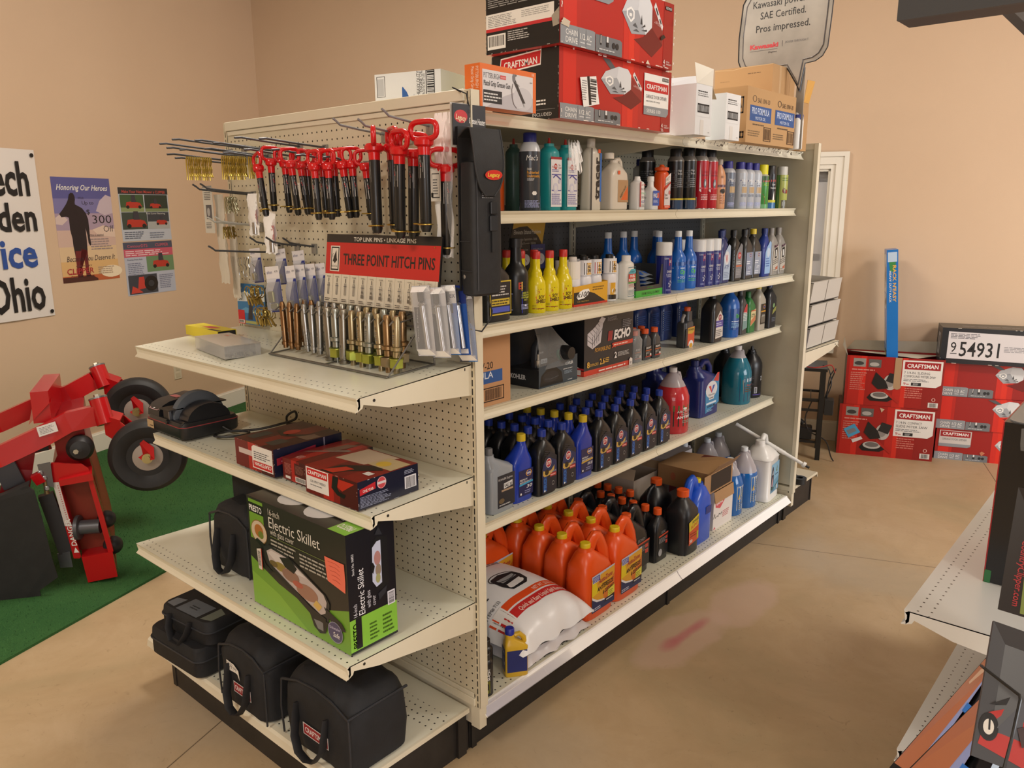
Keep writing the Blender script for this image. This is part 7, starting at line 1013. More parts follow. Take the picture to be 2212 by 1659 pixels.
g = G(); g.box(-1.5, -1.42, -2.3, 2.0, 15.2, 19.2, K('#221f21', .35)); g.box(-1.75, -1.68, -2.4, 1.9, 15.0, 19.3, K('#c9c4bc', .5)); ho = g.build('header_card', po)
art('header_print', ho, lambda u, v, l: (-1.42+l, -2.3+u*4.3, 15.2+v*4), [('E', .24, .7, .2, .16, '#c42a2c'), ('T', .09, .63, .13, 'Legacy', '#e8d9b0', {'w': .3, 'b': .02, 'rot': -8}), ('T', .48, .55, .15, 'Grease Heater', '#e8e6e2', {'w': .5, 'b': .02, 'rot': -4}), fine(.64, .4, .26, .06, 1, '#a88a7a'), ('E', .5, .84, .05, .05, '#0c0c0c')], .35)
g = G(); g.tube([(-1.55, .1, 18.4), (-1.3, -.6, 20.2), (-1.9, -1.9, 20.75), (-2.6, -.9, 20.75), (-1.9, .9, 19.8), (-1.55, .1, 18.4)], .07, K('#1c1d20', .6), 6); g.build('hanging_cord', po)
# ================================================================ end unit: things on its shelves
yt = T('flat_carton', 'flat yellow carton with a red mark and open black end on the top shelf', 'box', (2.3, -6.9, 48.95), -.03); g = G(); g.box(-4.6, 4.6, -1.2, 1.5, 0, 1.3, K('#d9c832', .4)); g.box(4.3, 4.62, -1.1, 1.4, .08, 1.24, '#17171a'); g.build('carton', yt); art('top_print', yt, lambda u, v, l: (-4.6+u*9.2, -1.2+v*2.7, 1.3+l), [('P', [(.35, .3), (.4, .7), (.72, .7), (.66, .3)], '#c94a4a'), ('P', [(.7, 0), (.72, .2), (.99, .25), (.99, 0)], '#1b1b1b'), ('S', [(0, .5), (.35, .5)], .02, '#b0a428')], .4)
co = T('parts_organizer', 'clear plastic compartment box full of small parts on the top shelf', 'box', (14.3, -11.1, 48.75), -.16); PLB = clear('clear_box_plastic', '#e8e6e0', .18, .1); a, b, h = 5.1, 2.2, 1.5; g = G()
for q in ([(-a, -b, 0), (a, -b, 0), (a, -b, h), (-a, -b, h)], [(a, -b, 0), (a, b, 0), (a, b, h), (a, -b, h)], [(-a, b, 0), (-a, -b, 0), (-a, -b, h), (-a, b, h)], [(a, b, 0), (-a, b, 0), (-a, b, h), (a, b, h)]): g.poly(q, PLB)
g.poly([(-a, -b, .03), (a, -b, .03), (a, b, .03), (-a, b, .03)], K('#c4bfb2', .5)); g.build('tray', co); g = G(); g.box(-a-.05, a+.05, -b-.05, b+.05, h, h+.1, clear('clear_lid_plastic', '#efece6', .35, .15, '#d9d4cc')); g.build('lid', co)
g = G(); [g.box(-a+2*a*k/6-.03, -a+2*a*k/6+.03, -b, b, .03, h-.05, PLB) for k in range(1, 6)]; g.build('dividers', co); g = G(); rg = random.Random(6)
for k in range(90):
    x, y = rg.uniform(-a+.2, a-.2), rg.uniform(-b+.2, b-.2); g.box(x, x+rg.uniform(.1, .5), y, y+.12, .04, rg.uniform(.15, .6), K(rg.choice(('#8f8a7e', '#a49a86', '#6a665e')), .4, .6))
g.build('small_parts', co, kind='stuff'); art('lid_sticker', co, lambda u, v, l: (u, v, h+.11+l), [('R', -3.2, .9, .7, .5, '#c98a80')], .4)
# bench sharpener
gr = T('wet_grinder', 'black bench sharpener with a grey wheel at the left end of the shelf', 'grinder', (2.4, -10.5, 36.65)); BLK1 = grain('black_abs', '#17181b', '#1f2024', .38, .5); g = G()
def rrect(x0, x1, y0, y1, r, z, n=5):
    q = []
    for cx, cy, a0 in ((x1-r, y0+r, -pi/2), (x1-r, y1-r, 0), (x0+r, y1-r, pi/2), (x0+r, y0+r, pi)):
        q += [(cx+r*cos(a0+pi/2*k/n), cy+r*sin(a0+pi/2*k/n), z) for k in range(n+1)]
    return q
g.loft([rrect(-4.9, 4.9, -4, 4, .9, 0), rrect(-5.1, 5.1, -4.15, 4.15, 1, .25), rrect(-5.15, 5.15, -4.2, 4.2, 1, 1.55)], BLK1, smooth=True); g.build('base', gr)
g = G(); g.loft([rrect(-5.18, 5.18, -4.23, 4.23, 1, 1.55), rrect(-5.18, 5.18, -4.23, 4.23, 1, 1.66)], K('#8a3438', .4)); g.build('red_trim', gr)
g = G(); g.loft([rrect(-5.1, 5.1, -4.15, 4.15, 1, 1.66), rrect(-4.8, 4.8, -3.9, 3.9, .9, 2.1)], BLK1)
pr_ = [(-3.9, 1.9), (-3.8, 2.8), (-3.2, 3.5), (-2.2, 3.9), (1.5, 4.3), (3, 3.9), (3.7, 3.0), (3.9, 1.9)]; g.prism(pr_, -4.9, -1.7, BLK1, 'x'); g.build('motor_housing', gr)
g = G(); hp = [(-3.9, 1.9), (-3.4, 2.3)]+[(3.0*cos(a)*1.02, 1.9+2.35*sin(a)) for a in [pi-pi*k/14 for k in range(15)]]+[(3.9, 1.9)]; g.prism(hp, 2.2, 4.6, K('#15171d', .3), 'x', True); g.build('wheel_guard', gr)
g = G(); g.lathe([(.4, .0), (3.6, 0), (3.6, 1.1), (.4, 1.1)], K('#596069', .7), 40, axis='x', cx=.6, cy=.2, cz=1.85); g.build('grinding_wheel', gr)
for y, sg_ in ((-3.2, 1), (3.0, -1)): g = G(); g.box(-.9, 1.7, y-.9, y+1.2, 3.35, 3.5, K('#3c3b3a', .5, .4)); g.box(-.7, .9, y-.5, y+.1, 1.8, 3.35, K('#1b1c1f', .4)); g.box(.9, 1.2, y-.6, y-.3, 1.9, 3.4, K('#7c7f85', .3, .8)); g.lathe([(.3, 0), (.3, .4)], K('#17181a', .4), 12, axis='y', cx=1.1, cy=y-.7, cz=1.9); g.build('tool_rest', gr)
art('control_label', gr, lambda u, v, l: (-4.5+u*2.4, -3.85+v*1.3, 2.85+v*.72+l+.05), [('F', 0, 0, 1, 1, .05, '#c9a0a4'), ('R', .36, .45, .3, .35, '#c03a30'), ('P', [(.1, .5), (.25, .8), (.32, .5)], '#d8c0b8'), ('P', [(.7, .3), (.85, .6), (.9, .3)], '#d8c0b8'), ('R', .36, .12, .18, .16, '#d8d8d8')], .35); art('warning_label', gr, lambda u, v, l: (-4.4+u*2.3, -.9+v*2.0, 4.08+v*.1+l), [('P', [(0, 0), (.15, 1), (1, 1), (.85, 0)], '#b05a60'), ('R', .1, .4, .6, .1, '#d8b8b4')], .35); art('rating_plate', gr, lambda u, v, l: (-4.7+u*1.9, -4.22-l, .3+v*1.1), [('R', 0, 0, 1, 1, '#b39a76'), ('R', .4, .25, .5, .12, '#5a4630')], .5)
g = G(); cs = [(4.9, 1.5, .8), (6.2, 2.2, .2), (8.2, 3.4, .15), (9.3, 2.4, .15), (8.4, .4, .15), (6.6, -.6, .15), (6.2, 1.2, .3), (8.5, 4.5, .3), (10.5, 7.2, .9), (12, 8.4, 1.6), (11.2, 8.9, 2.4), (10.2, 8.2, 1.6), (12, 7.4, .5), (14.5, 7.0, .3), (16.0, 6.2, .2), (15.2, 5.2, .2), (13, 6.4, .5), (11.5, 7.4, .9), (13.2, 8.2, 1.2)]
sm_ = []
for i in range(len(cs)-1):
    p0, p1, p2, p3 = (Vector(cs[max(0, min(len(cs)-1, i+k))]) for k in (-1, 0, 1, 2))
    for k in range(5): f_ = k/5; sm_.append(tuple(.5*((2*p1)+(p2-p0)*f_+(2*p0-5*p1+4*p2-p3)*f_*f_+(3*p1-p0-3*p2+p3)*f_**3)))
g.tube([(a, min(b, 9.6), max(c, .18)) for a, b, c in sm_], .17, K('#16171a', .45), 8); g.build('power_cord', gr)
# three red tool cartons
TOOL = glow(((.0, .35, '#6a1716'), (.35, .2, '#a8221c'), (.55, .12, '#7c1817'), (.67, .33, '#481316')))
carton('impact_wrench_box', 'dark red tool box with its lettering upside down, left of three on the shelf', 'box', 20.9, 29.0, -14.8, -5.4, 36.5, 3.25, '#5a1618', ny=TOOL+[('R', .1, .5, .38, .2, '#c9b8b4'), ('P', [(.45, .1), (.45, .86), (.5, .95), (.97, .95), (.97, .1)], '#e0dcd8'), ('R', .47, .14, .48, .24, CRED), ('T', .93, .34, .13, 'CRAFTSMAN', WHT, {'w': .42, 'rot': 180, 'b': .02}), fine(.5, .46, .42, .3, 4, '#6a6a6e')]+seams(20, '#b9a49c', 11), px=[('P', [(.04, .4), (.04, .66), (.6, .8), (.6, .6)], '#9c2a3c'), ('R', .72, .0, .02, 1, '#8f8a9c'), fine(.1, .48, .4, .1, 1, '#c98a94')]+seams(8, '#b9a49c', 12), tp=glow(((.0, .4, '#4c1a1a'), (.4, .3, '#7a201c'), (.7, .3, '#401517')))+[('R', .08, .12, .2, .3, '#3a3a3a'), ('R', .6, .1, .22, .24, '#3f3a38'), ('S', [(.2, .55), (.5, .45), (.75, .62)], .1, '#2a1614'), ('E', .42, .6, .1, .12, '#b02a20'), ('P', [(.7, .5), (.78, .72), (.98, .7), (.96, .5)], '#7a5e50')], cols={'x': '#1a1c34', 't': '#4c1a1a'}, ro=.3)
carton('air_tool_box', 'narrow dark red tool box squeezed between two larger ones', 'box', 29.8, 34.6, -14.2, -5.2, 36.5, 2.5, '#5a1618', ny=TOOL+[fine(.08, .3, .3, .5, 8, '#b06a60'), ('R', .1, .08, .2, .12, '#d8d4d0'), ('P', [(.48, .35), (.48, .9), (.9, .85), (.9, .3)], '#4a1416'), fine(.52, .42, .34, .4, 7, '#8a5a50'), ('R', .5, .05, .42, .24, '#dcd8d4'), ('B', .53, .08, .36, .18)], tp=[('R', 0, 0, .3, 1, '#7a1c1a'), ('R', .3, 0, .25, 1, '#a8241e'), ('P', [(.05, .3), (.1, .36), (.9, .75), (.95, .68)], '#8a7a72'), ('P', [(.25, .5), (.4, .85), (.7, .9), (.6, .56)], '#7a5a4c'), ('R', .7, .7, .26, .25, '#b02a2a'), ('T', .25, .08, .12, '400', '#d8a8a0', {'w': .2})], cols={'x': '#16141c', 't': '#6a1a18'}, ro=.3)
carton('impact_wrench_box', 'red impact wrench box nearest the shelf corner with upright brand plate', 'box', 35.3, 44.2, -15.0, -6.9, 36.45, 3.0, '#6a1818', ny=TOOL+[('R', .02, .14, .44, .84, '#e0dcd8'), ('R', .04, .66, .4, .28, CRED), ('T', .06, .73, .14, 'CRAFTSMAN', WHT, {'w': .36, 'b': .02}), ('T', .1, .44, .1, '1/2-IN. IMPACT WRENCH', '#55585c', {'w': .3}), fine(.1, .32, .26, .07, 1, '#77797c'), ('P', [(.55, .95), (.52, .5), (.62, .3), (.75, .25), (.78, .4), (.66, .45), (.62, .6), (.66, .95)], '#141416'), ('P', [(.66, .9), (.64, .6), (.72, .5), (.95, .9)], '#b02a1e')]+seams(18, '#b9a49c', 13), px=[('P', [(.03, .5), (.03, .72), (.28, .84), (.28, .6)], '#b3262e'), ('E', .38, .74, .07, .2, '#b9464e'), ('O', .38, .74, .075, .21, .015, '#d8a0a4'), ('T', .08, .58, .1, 'ONE YEAR', WHT, {'w': .17, 'rot': 3}), ('R', .31, .7, .14, .09, '#c9c0c4'), fine(.03, .06, .5, .4, 8, '#8a8fa8'), ('R', .76, .2, .2, .46, '#d8d8e0'), ('B', .78, .22, .16, .4), fine(.76, .74, .18, .16, 3, '#9aa0b8')]+seams(12, '#c9ccd4', 14), tp=[('R', 0, 0, .3, 1, '#8a1c1a'), ('R', .3, 0, .4, 1, '#6a1717'), ('P', [(.05, .45), (.1, .98), (.7, .98), (.55, .5)], '#b9a48e'), ('P', [(.3, .0), (.35, .3), (.75, .62), (.9, .5), (.6, .2), (.5, 0)], '#1c1618'), ('P', [(.3, .04), (.45, .3), (.6, .3), (.5, .04)], '#b8301f'), ('P', [(.55, .55), (.6, .9), (.98, .9), (.98, .55)], '#b8a47c'), ('E', .72, .68, .1, .1, '#c9a83c'), ('R', .8, .25, .12, .1, '#d8d4d0')], cols={'x': '#16182c', 't': '#7a1a18'}, ro=.28)
# electric skillet carton
def skpic(x, y, w, h):
    p_ = lambda *q: [(x+a*w, y+b*h) for a, b in q]
    return [('P', p_((0, .95), (.03, 1), (.1, .96), (.14, .9), (.1, .86), (.06, .9)), '#17181a'), ('P', p_((.04, .88), (.1, .6), (.16, .5), (.2, .56), (.12, .62)), '#1a1b1d'), ('P', p_((.1, .9), (.16, .98), (.4, .94), (.8, .6), (.84, .5), (.82, .2), (.78, .14), (.62, .2), (.16, .62)), '#26272a'), ('P', p_((.14, .86), (.2, .93), (.4, .9), (.78, .6), (.81, .5), (.79, .32), (.74, .26), (.18, .64)), '#b5aaa8'), ('P', p_((.16, .84), (.2, .9), (.38, .88), (.6, .72), (.3, .7)), '#c9c2c0'), ('E', x+.3*w, y+.7*h, .07*w, .07*h, '#8a7a3c'), ('E', x+.22*w, y+.7*h, .05*w, .05*h, '#6a5a34'), ('E', x+.42*w, y+.64*h, .1*w, .1*h, '#8a6a5c'), ('E', x+.6*w, y+.5*h, .12*w, .12*h, '#96705f'), ('E', x+.5*w, y+.56*h, .06*w, .05*h, '#a8584a'), ('P', p_((.66, .36), (.7, .46), (.76, .4), (.72, .3)), '#c9a85c'), ('P', p_((.3, .86), (.42, .92), (.5, .8), (.46, .7), (.36, .74)), '#1b1c1e'), ('P', p_((.78, .42), (.96, .3), (1, .2), (.92, .16), (.82, .28)), '#222326'), ('P', p_((.62, .2), (.66, .02), (.72, -.04), (.78, .0), (.82, .2)), '#1b1c1e'), ('P', p_((.66, .14), (.7, .02), (.76, .02), (.76, .16)), '#77777a'), ('P', p_((.16, .62), (.62, .2), (.78, .14), (.8, .24), (.64, .3), (.18, .68)), '#1d1e21')]
SK1 = [('P', [(0, 0), (1, 0), (1, .38), (.62, .22), (.3, .3), (0, .44)], '#6c9a34'), ('P', [(.0, .0), (.6, 0), (.3, .2), (0, .3)], '#7cab3c'), ('R', .02, .62, .16, .36, '#6f9c34'), ('R', .0, .86, .18, .09, '#1a1a18'), ('T', .025, .875, .055, 'PRESTO', WHT, {'w': .14, 'b': .02}), ('E', .12, .7, .09, .11, '#8a6a3a'), ('E', .12, .7, .085, .1, '#c9b8a0'), ('E', .12, .71, .05, .06, '#a86a34'), ('E', .14, .68, .03, .035, '#6a7a34'), ('T', .24, .9, .06, '16-inch', '#c9c4b8', {'w': .12}), ('T', .24, .79, .1, 'Electric Skillet', '#dad6cc', {'w': .52}), ('T', .25, .73, .055, 'with glass cover', '#c9c4b8', {'w': .25}), ('R', .25, .71, .6, .004, '#7a8a4a'), fine(.25, .6, .32, .1, 3, '#a8a49a'), fine(.55, .56, .32, .13, 4, '#a8a49a'), ('P', [(.8, .76), (.98, .76), (.985, .62), (.98, .52), (.82, .56)], '#e2705a'), *[('S', [(.83+.01*k, .73-.035*k), (.9, .735-.035*k), (.94, .72-.035*k)], .004, '#b84a3a') for k in range(5)], *skpic(.07, .08, .9, .56), ('E', .87, .14, .07, .09, '#8a8a9c'), ('E', .87, .14, .065, .083, '#4a4668'), ('T', .82, .16, .025, 'Dishwasher', '#c9c4dc', {'w': .1, 'rot': 4}), ('T', .85, .1, .045, 'Safe', WHT, {'w': .06, 'sh': .2}), ('P', [(.09, .54), (.14, .56), (.145, .36), (.1, .36)], '#d8d0c8'), ('B', .1, .39, .03, .14, '#4a4a4a', 1), ('R', .137, .36, .008, .2, '#c8442f')]
SK2 = [('R', 0, .02, 1, .27, '#7fb83f'), ('P', [(.18, .0), (.18, .02), (1, .02), (1, 0)], '#17171c'), ('R', .0, .0, .2, .0, '#111111'), ('R', .12, .03, .12, .26, '#12121c'), ('T', .21, .04, .07, 'PRESTO', WHT, {'w': .23, 'rot': 90, 'b': .02}) if 0 else fine(.4, .05, .2, .16, 5, '#3a5a1a'), fine(.68, .05, .24, .18, 5, '#3a5a1a'), ('P', [(.5, .84), (.62, .9), (.84, .88), (.86, .5), (.76, .42), (.56, .46)], '#17181c'), ('P', [(.52, .82), (.62, .86), (.7, .86), (.7, .5), (.58, .48), (.5, .54)], '#b9c0d8'), ('E', .62, .72, .07, .06, '#a87a78'), ('E', .63, .62, .06, .05, '#8a7a6a'), ('E', .62, .55, .05, .04, '#9a9a6a'), ('P', [(.46, .66), (.52, .7), (.56, .66), (.52, .6)], '#141418'), ('R', .8, .28, .16, .12, '#d8d8e4'), ('B', .82, .29, .12, .1, '#1a1a1a', 1), ('P', [(.58, .92), (.66, .98), (.74, .9)], '#2a2c34'), ('P', [(.6, .42), (.62, .36), (.76, .4), (.8, .46)], '#2a2c34')]
sk = carton('skillet_box', 'black and green electric skillet box with a salmon price note', 'box', 26.7, 44.7, -17.2, -11.0, 21.55, 13.1, '#2b2825', ny=SK1, px=SK2, tp=[('E', .3, .55, .13, .4, '#d0d0d4'), ('E', .6, .5, .13, .4, '#d0d0d4') , ('P', [(.22, .4), (.3, .7), (.4, .5)], '#2a2a2e'), ('P', [(.52, .4), (.6, .7), (.7, .45)], '#2a2a2e'), ('R', .84, .0, .16, .5, '#7fb83f'), ('T', .97, .3, .16, 'PRESTO', WHT, {'w': .12, 'rot': 180, 'b': .02}), ('T', .82, .6, .24, 'Electric Skillet', WHT, {'w': .22, 'rot': 180})], cols={'x': '#12121b', 't': '#221f1d'}, ro=.3)
art('side_lettering', sk, lambda u, v, l: (9.0+l, -3.1+u, v), [('T', 1.05, .6, .72, 'PRESTO', WHT, {'w': 2.7, 'rot': 90, 'b': .02}), ('T', 1.0, 4.0, .5, '16-inch', '#c9c9d4', {'w': 1.4, 'rot': 90}), ('T', 2.0, 4.0, .82, 'Electric Skillet', '#e4e4ea', {'w': 5.0, 'rot': 90}), ('T', 2.75, 4.4, .5, 'with glass', '#c9c9d4', {'w': 1.9, 'rot': 90}), ('T', 3.4, 4.4, .5, 'cover', '#c9c9d4', {'w': 1.1, 'rot': 90}), ('T', .85, 8.6, .3, 'Stock No. 06852', '#e4e4ea', {'w': 2.3, 'rot': 90})], .35)
# black soft tool bags
NY2 = grain('black_bag_cloth', '#101114', '#191b20', .75, .5, .2, 9); NY3 = grain('blue_black_bag_cloth', '#14161d', '#1c202b', .7, .5, .2, 9)
def bag(name, lab, x0, x1, y0, y1, z, h, plate=True, rz=0, slump=0, tagp=False):
    t = T(name, lab, 'bag', ((x0+x1)/2, (y0+y1)/2, z), rz); a, b = (x1-x0)/2, (y1-y0)/2; g = G(); rr = []
    for k, (f_, s1, s2) in enumerate(((0, .94, .93), (.03, 1, 1), (.35, 1.03, 1.02), (.7, 1.01, 1.0), (.82, .97, .96), (.9, .9, .86), (.97, .74, .7), (1, .5, .45))):
        q = rect(2*b*s2, 2*a*s1, 6 if f_ < .8 else 4, 40, 0, 0, f_*h); rr.append([(x+slump*f_*.6, y+.1*sin(3*x+f_*9), z_+.12*sin(2.1*x+1.3*y)*(f_ > .6)) for x, y, z_ in q])
    g.loft(rr, NY2); g.build('bag_body', t)
    g = G(); zq = [(-a*.96, -b*.97, h*.78), (-a*.5, -b*.93, h*.87), (0, -b*.9, h*.885), (a*.5, -b*.93, h*.87), (a*.97, -b*.97, h*.78), (a*.99, 0, h*.8), (a*.97, b*.9, h*.79)]
    g.tube(zq, .16, K('#23252b', .5), 8); g.build('zipper', t); g = G(); g.tube([(a*1.0, -b*.99, .2), (a*1.03, -b*1.0, h*.4), (a*.99, -b*.97, h*.78)], .12, K('#23252b', .6), 6); g.tube([(-a*1.0, -b*.99, .2), (-a*1.03, -b*1.0, h*.4), (-a*.99, -b*.97, h*.78)], .12, K('#23252b', .6), 6); g.build('piping', t)
    g = G()
    for s_ in (1,):
        P = [(-a*.45, -b-.1, h*.62), (-a*.46, -b-.35, h*.5), (-a*.42, -b-.9, h*.22), (-a*.25, -b-1.2, h*.06), (0, -b-1.25, h*.02), (a*.22, -b-1.2, h*.07), (a*.4, -b-.8, h*.25), (a*.42, -b-.4, h*.5), (a*.42, -b-.1, h*.64)]
        g.tube(P, .14, K('#17181c', .7), 8, sx=4)
    g.build('carry_strap', t)
    if plate: art('brand_patch', t, lambda u, v, l: (-a*.3+u*a*.75, -b*1.03-.06-l, h*.24+v*h*.16), [('R', 0, 0, 1, 1, '#c9c4c4'), ('R', .03, .08, .94, .84, '#8f1f26'), ('T', .08, .28, .44, 'CRAFTSMAN', '#e0d8d8', {'w': .84, 'b': .02})], .6)
    if tagp: art('price_note', t, lambda u, v, l: (-a*.55+u*a*.55, -b*1.0-.2-l, h*.5+v*h*.16), [('P', [(0, .1), (.0, 1), (.6, .95), (.95, .6), (1, -.3), (.85, .2), (.7, .25)], '#e0dcd4'), ('T', .05, .4, .3, '$79.99', '#2a2a2a', {'w': .75, 'sh': .2}), fine(.05, .75, .6, .12, 1, '#8a8a8a')], .6)
    return t
bag('tool_bag', 'black tool bag with a red patch, nearest on the bottom deck', 31.5, 43.9, -17.6, -8.8, 6.55, 9.2)
bag('tool_bag', 'black tool bag with a handwritten price note, middle of the bottom deck', 19.0, 29.2, -18.4, -9.5, 6.55, 9.0, slump=-1.0, tagp=True)
t = bag('tool_bag', 'black tool bag with drooping straps left of the skillet box', 13.2, 22.0, -15.0, -8.6, 21.6, 8.6, False); g = G(); g.box(-5.0, 3.4, .6, 1.3, 7.4, 11.6, NY2, .35); g.build('raised_lid', t)
def softcase(name, lab, x, y, z, w, d, h, top, rz):
    t = T(name, lab, 'case', (x, y, z), rz); g = G(); g.loft([rrect(-w/2*f_, w/2*f_, -d/2*f_, d/2*f_, 1.3, z_, 6) for z_, f_ in ((0, .95), (.3, 1), (h*.55, 1), (h*.6, 1.015), (h*.65, 1), (h-.3, .98), (h, .93))], NY2, smooth=True); g.build('case_body', t); g = G(); g.tube(rrect(-w/2*1.02, w/2*1.02, -d/2*1.02, d/2*1.02, 1.3, h*.6, 6), .1, K('#2c2f36', .5), 6, closed=True); g.build('zipper', t)
    if top:
        art('top_panels', t, lambda u, v, l: (-w/2+u*w, -d/2+v*d, h+.01+l), [('P', [(.08, .1), (.08, .3), (.24, .36), (.24, .08)], '#6a7078'), ('P', [(.3, .06), (.3, .46), (.72, .46), (.72, .06)], '#5f666f'), ('P', [(.78, .08), (.78, .5), (.94, .42), (.94, .14)], '#6a7066'), fine(.42, .2, .2, .12, 2, '#2a2d33')], .6); g = G(); g.tube([(-2.6, -d/2-.1, h*.8), (-2.4, -d/2-.7, h*.3), (-1.2, -d/2-1.1, -.4), (.6, -d/2-1.1, -.4), (1.8, -d/2-.7, h*.4), (2, -d/2-.1, h*.85)], .14, K('#17181c', .7), 8, sx=4); g.build('carry_strap', t)
    return t
softcase('tool_case', 'lower black soft tool case at the left end of the bottom deck', 8.0, -15.2, 6.55, 12.2, 8.2, 4.1, False, .06); softcase('tool_case', 'upper black soft case with grey panels, stacked at the left end of the deck', 8.9, -14.2, 10.67, 11.0, 7.6, 3.3, True, .1)
# ================================================================ left wall: banner, posters, outlet
def FW(t0, z0, w, h, off=.05): 
    def F(u, v, l): q = RM(off+l, t0+u*w, z0+v*h); return (q.x, q.y, q.z)
    return F
def sheet(name, lab, cat, t0, t1, z0, z1, col, items, th=.05, ro=.4):
    t = T(name, lab, cat, (0, 0, 0)); g = G(); room_box(g, .01, th, t0, t1, z0, z1, K(col, ro)); g.build('sheet', t); art('print', t, FW(t0, z0, t1-t0, z1-z0, th), items, ro); return t
b_ = T('vinyl_banner', 'large white vinyl banner with tall black and blue words at the left edge', 'banner', (0, 0, 0)); g = G(); N1, N2 = 30, 14; pts = []
TA, TZ0, TZ1 = -132, 39.7, 80.9
for i in range(N1+1):
    t_ = TA+(-87.6-TA)*i/N1
    pts.append([tuple(RM(.25+.25*abs(sin(j*.5+i*.35))*(1-abs(2*i/N1-1)**4), t_+.7*(j/N2 if i == N1 else 0)*0, TZ0+(TZ1-TZ0)*j/N2)) for j in range(N2+1)])
g.loft(pts, K('#e2dcd8', .35), caps=(0, 0), close=False); g.build('vinyl', b_)
def word(txt, tr, z, h, w, c): return ('T', tr-w, z, h, txt, c, {'w': w, 'b': .025})
art('lettering', b_, lambda u, v, l: tuple(RM(.62+l, u, v)), [word('Lawn Tech', -90.33,70.04, 8.2, 31, '#17171a'), word('& Garden', -89.6,61.44, 6.9, 28, '#17171a'), word('Service', -90.68,52.61, 7.2, 25, '#2a4f9c'), word('Ohio', -89.93,41.96, 8.6, 15.2, '#17171a')], .4)
for t_, z in ((-88.6, 79.6), (-88.6, 40.9)): g = G(); q = RM(.55, t_, z); g.lathe([(.1, 0), (.5, .02), (.5, .12), (.1, .14)], K('#2a2a2c', .4, .5), 12, axis='z'); g.xf(Matrix.Translation(q) @ Matrix.Rotation(RYAW, 4, 'Z') @ Matrix.Rotation(pi/2, 4, 'Y')); g.build('grommet', b_)
MAN = [(.07, .655), (.14, .7), (.2, .745), (.235, .78), (.25, .8), (.255, .815), (.27, .84), (.3, .855), (.34, .85), (.36, .82), (.36, .79), (.35, .765), (.35, .745), (.4, .73), (.46, .71), (.52, .66), (.545, .6), (.545, .5), (.54, .42), (.55, .36), (.53, .345), (.505, .37), (.5, .45), (.48, .52), (.48, .4), (.47, .3), (.46, .2), (.455, .1), (.48, .06), (.5, .035), (.42, .03), (.4, .05), (.4, .2), (.37, .32), (.35, .2), (.34, .06), (.36, .03), (.27, .03), (.25, .06), (.26, .2), (.24, .35), (.24, .42), (.22, .5), (.22, .62), (.18, .63), (.1, .625)]
sheet('poster', 'sunset poster of a saluting figure offering 300 dollars off', 'poster', -83.8, -65.5, 47.5, 74.7, '#c9b4b4', [('R', 0, .8, 1, .2, '#5a5a96'), ('R', 0, .66, 1, .14, '#7a76a8'), ('R', 0, .5, 1, .16, '#a894a8'), ('R', 0, .34, 1, .16, '#cdb0a4'), ('R', 0, .2, 1, .14, '#d9bd98'), ('R', 0, .06, 1, .14, '#d8b078'), ('R', 0, 0, 1, .06, '#b8603a'), ('P', [(.7, .68), (.78, .78), (.9, .84), (1, .82), (1, .66), (.85, .64)], '#c4b4c0'), ('P', [(.0, .62), (.1, .66), (.2, .6), (.1, .55), (0, .56)], '#d0bcb8'), ('P', [(.6, .5), (.8, .54), (1, .5), (1, .42), (.7, .44)], '#dcc4b4'), ('E', .86, .08, .2, .06, '#ecdcc0'), ('P', MAN, '#231a20'), ('P', [(.26, .3), (.25, .06), (.27, .04), (.34, .06), (.35, .2), (.37, .32), (.4, .2), (.4, .06), (.48, .06), (.455, .1), (.47, .3)], '#6a1f24'), ('P', [(0, 0), (0, .05), (.1, .05), (.25, .045), (.52, .05), (.6, .02), (.6, 0)], '#4a2420'),
    ('T', .07, .88, .055, 'Honoring Our Heroes', '#efece6', {'w': .88, 'sh': .35, 'b': .01}), ('T', .41, .795, .025, 'With', '#4a4258', {'w': .1, 'sh': .2}), ('T', .47, .745, .035, 'Up to', '#33303c', {'w': .2}), ('T', .53, .65, .05, '$', '#2c2830', {'w': .06}), ('T', .62, .56, .085, '300', '#1d1a20', {'w': .34, 'b': -.01}), ('T', .8, .475, .065, 'Off', '#2c2830', {'w': .18, 'b': -.012}), ('T', .53, .44, .018, 'Who is eligible?', '#4a3f48', {'w': .26}), ('R', .53, .434, .26, .003, '#4a3f48'), fine(.54, .3, .42, .12, 5, '#9a8a8a'), ('T', .1, .2, .055, 'Because You Deserve It', '#3a2a30', {'w': .85, 'sh': .3, 'b': -.005}), ('T', .08, .08, .055, 'CLIPPER', '#a82c34', {'w': .46, 'sh': .05, 'b': .01}), ('T', .24, .145, .016, 'COUNTRY', '#7a4a48', {'w': .28}), ('R', .1, .075, .22, .006, '#a82c34'), ('T', .14, .045, .02, 'CountryClipper.com', '#3a1a1c', {'w': .4}), fine(.62, .06, .34, .08, 4, '#b09a84')])
MOW = lambda x, y, s: [('P', [(x, y+.1*s), (x+.06*s, y+.35*s), (x+.5*s, y+.4*s), (x+.9*s, y+.3*s), (x+s, y+.08*s), (x+.8*s, y), (x+.2*s, y)], '#b8382c'), ('E', x+.12*s, y+.06*s, .1*s, .1*s, '#1d1d1f'), ('E', x+.86*s, y+.06*s, .1*s, .1*s, '#1d1d1f'), ('P', [(x+.35*s, y+.35*s), (x+.38*s, y+.75*s), (x+.6*s, y+.75*s), (x+.66*s, y+.35*s)], '#3a3a44')]
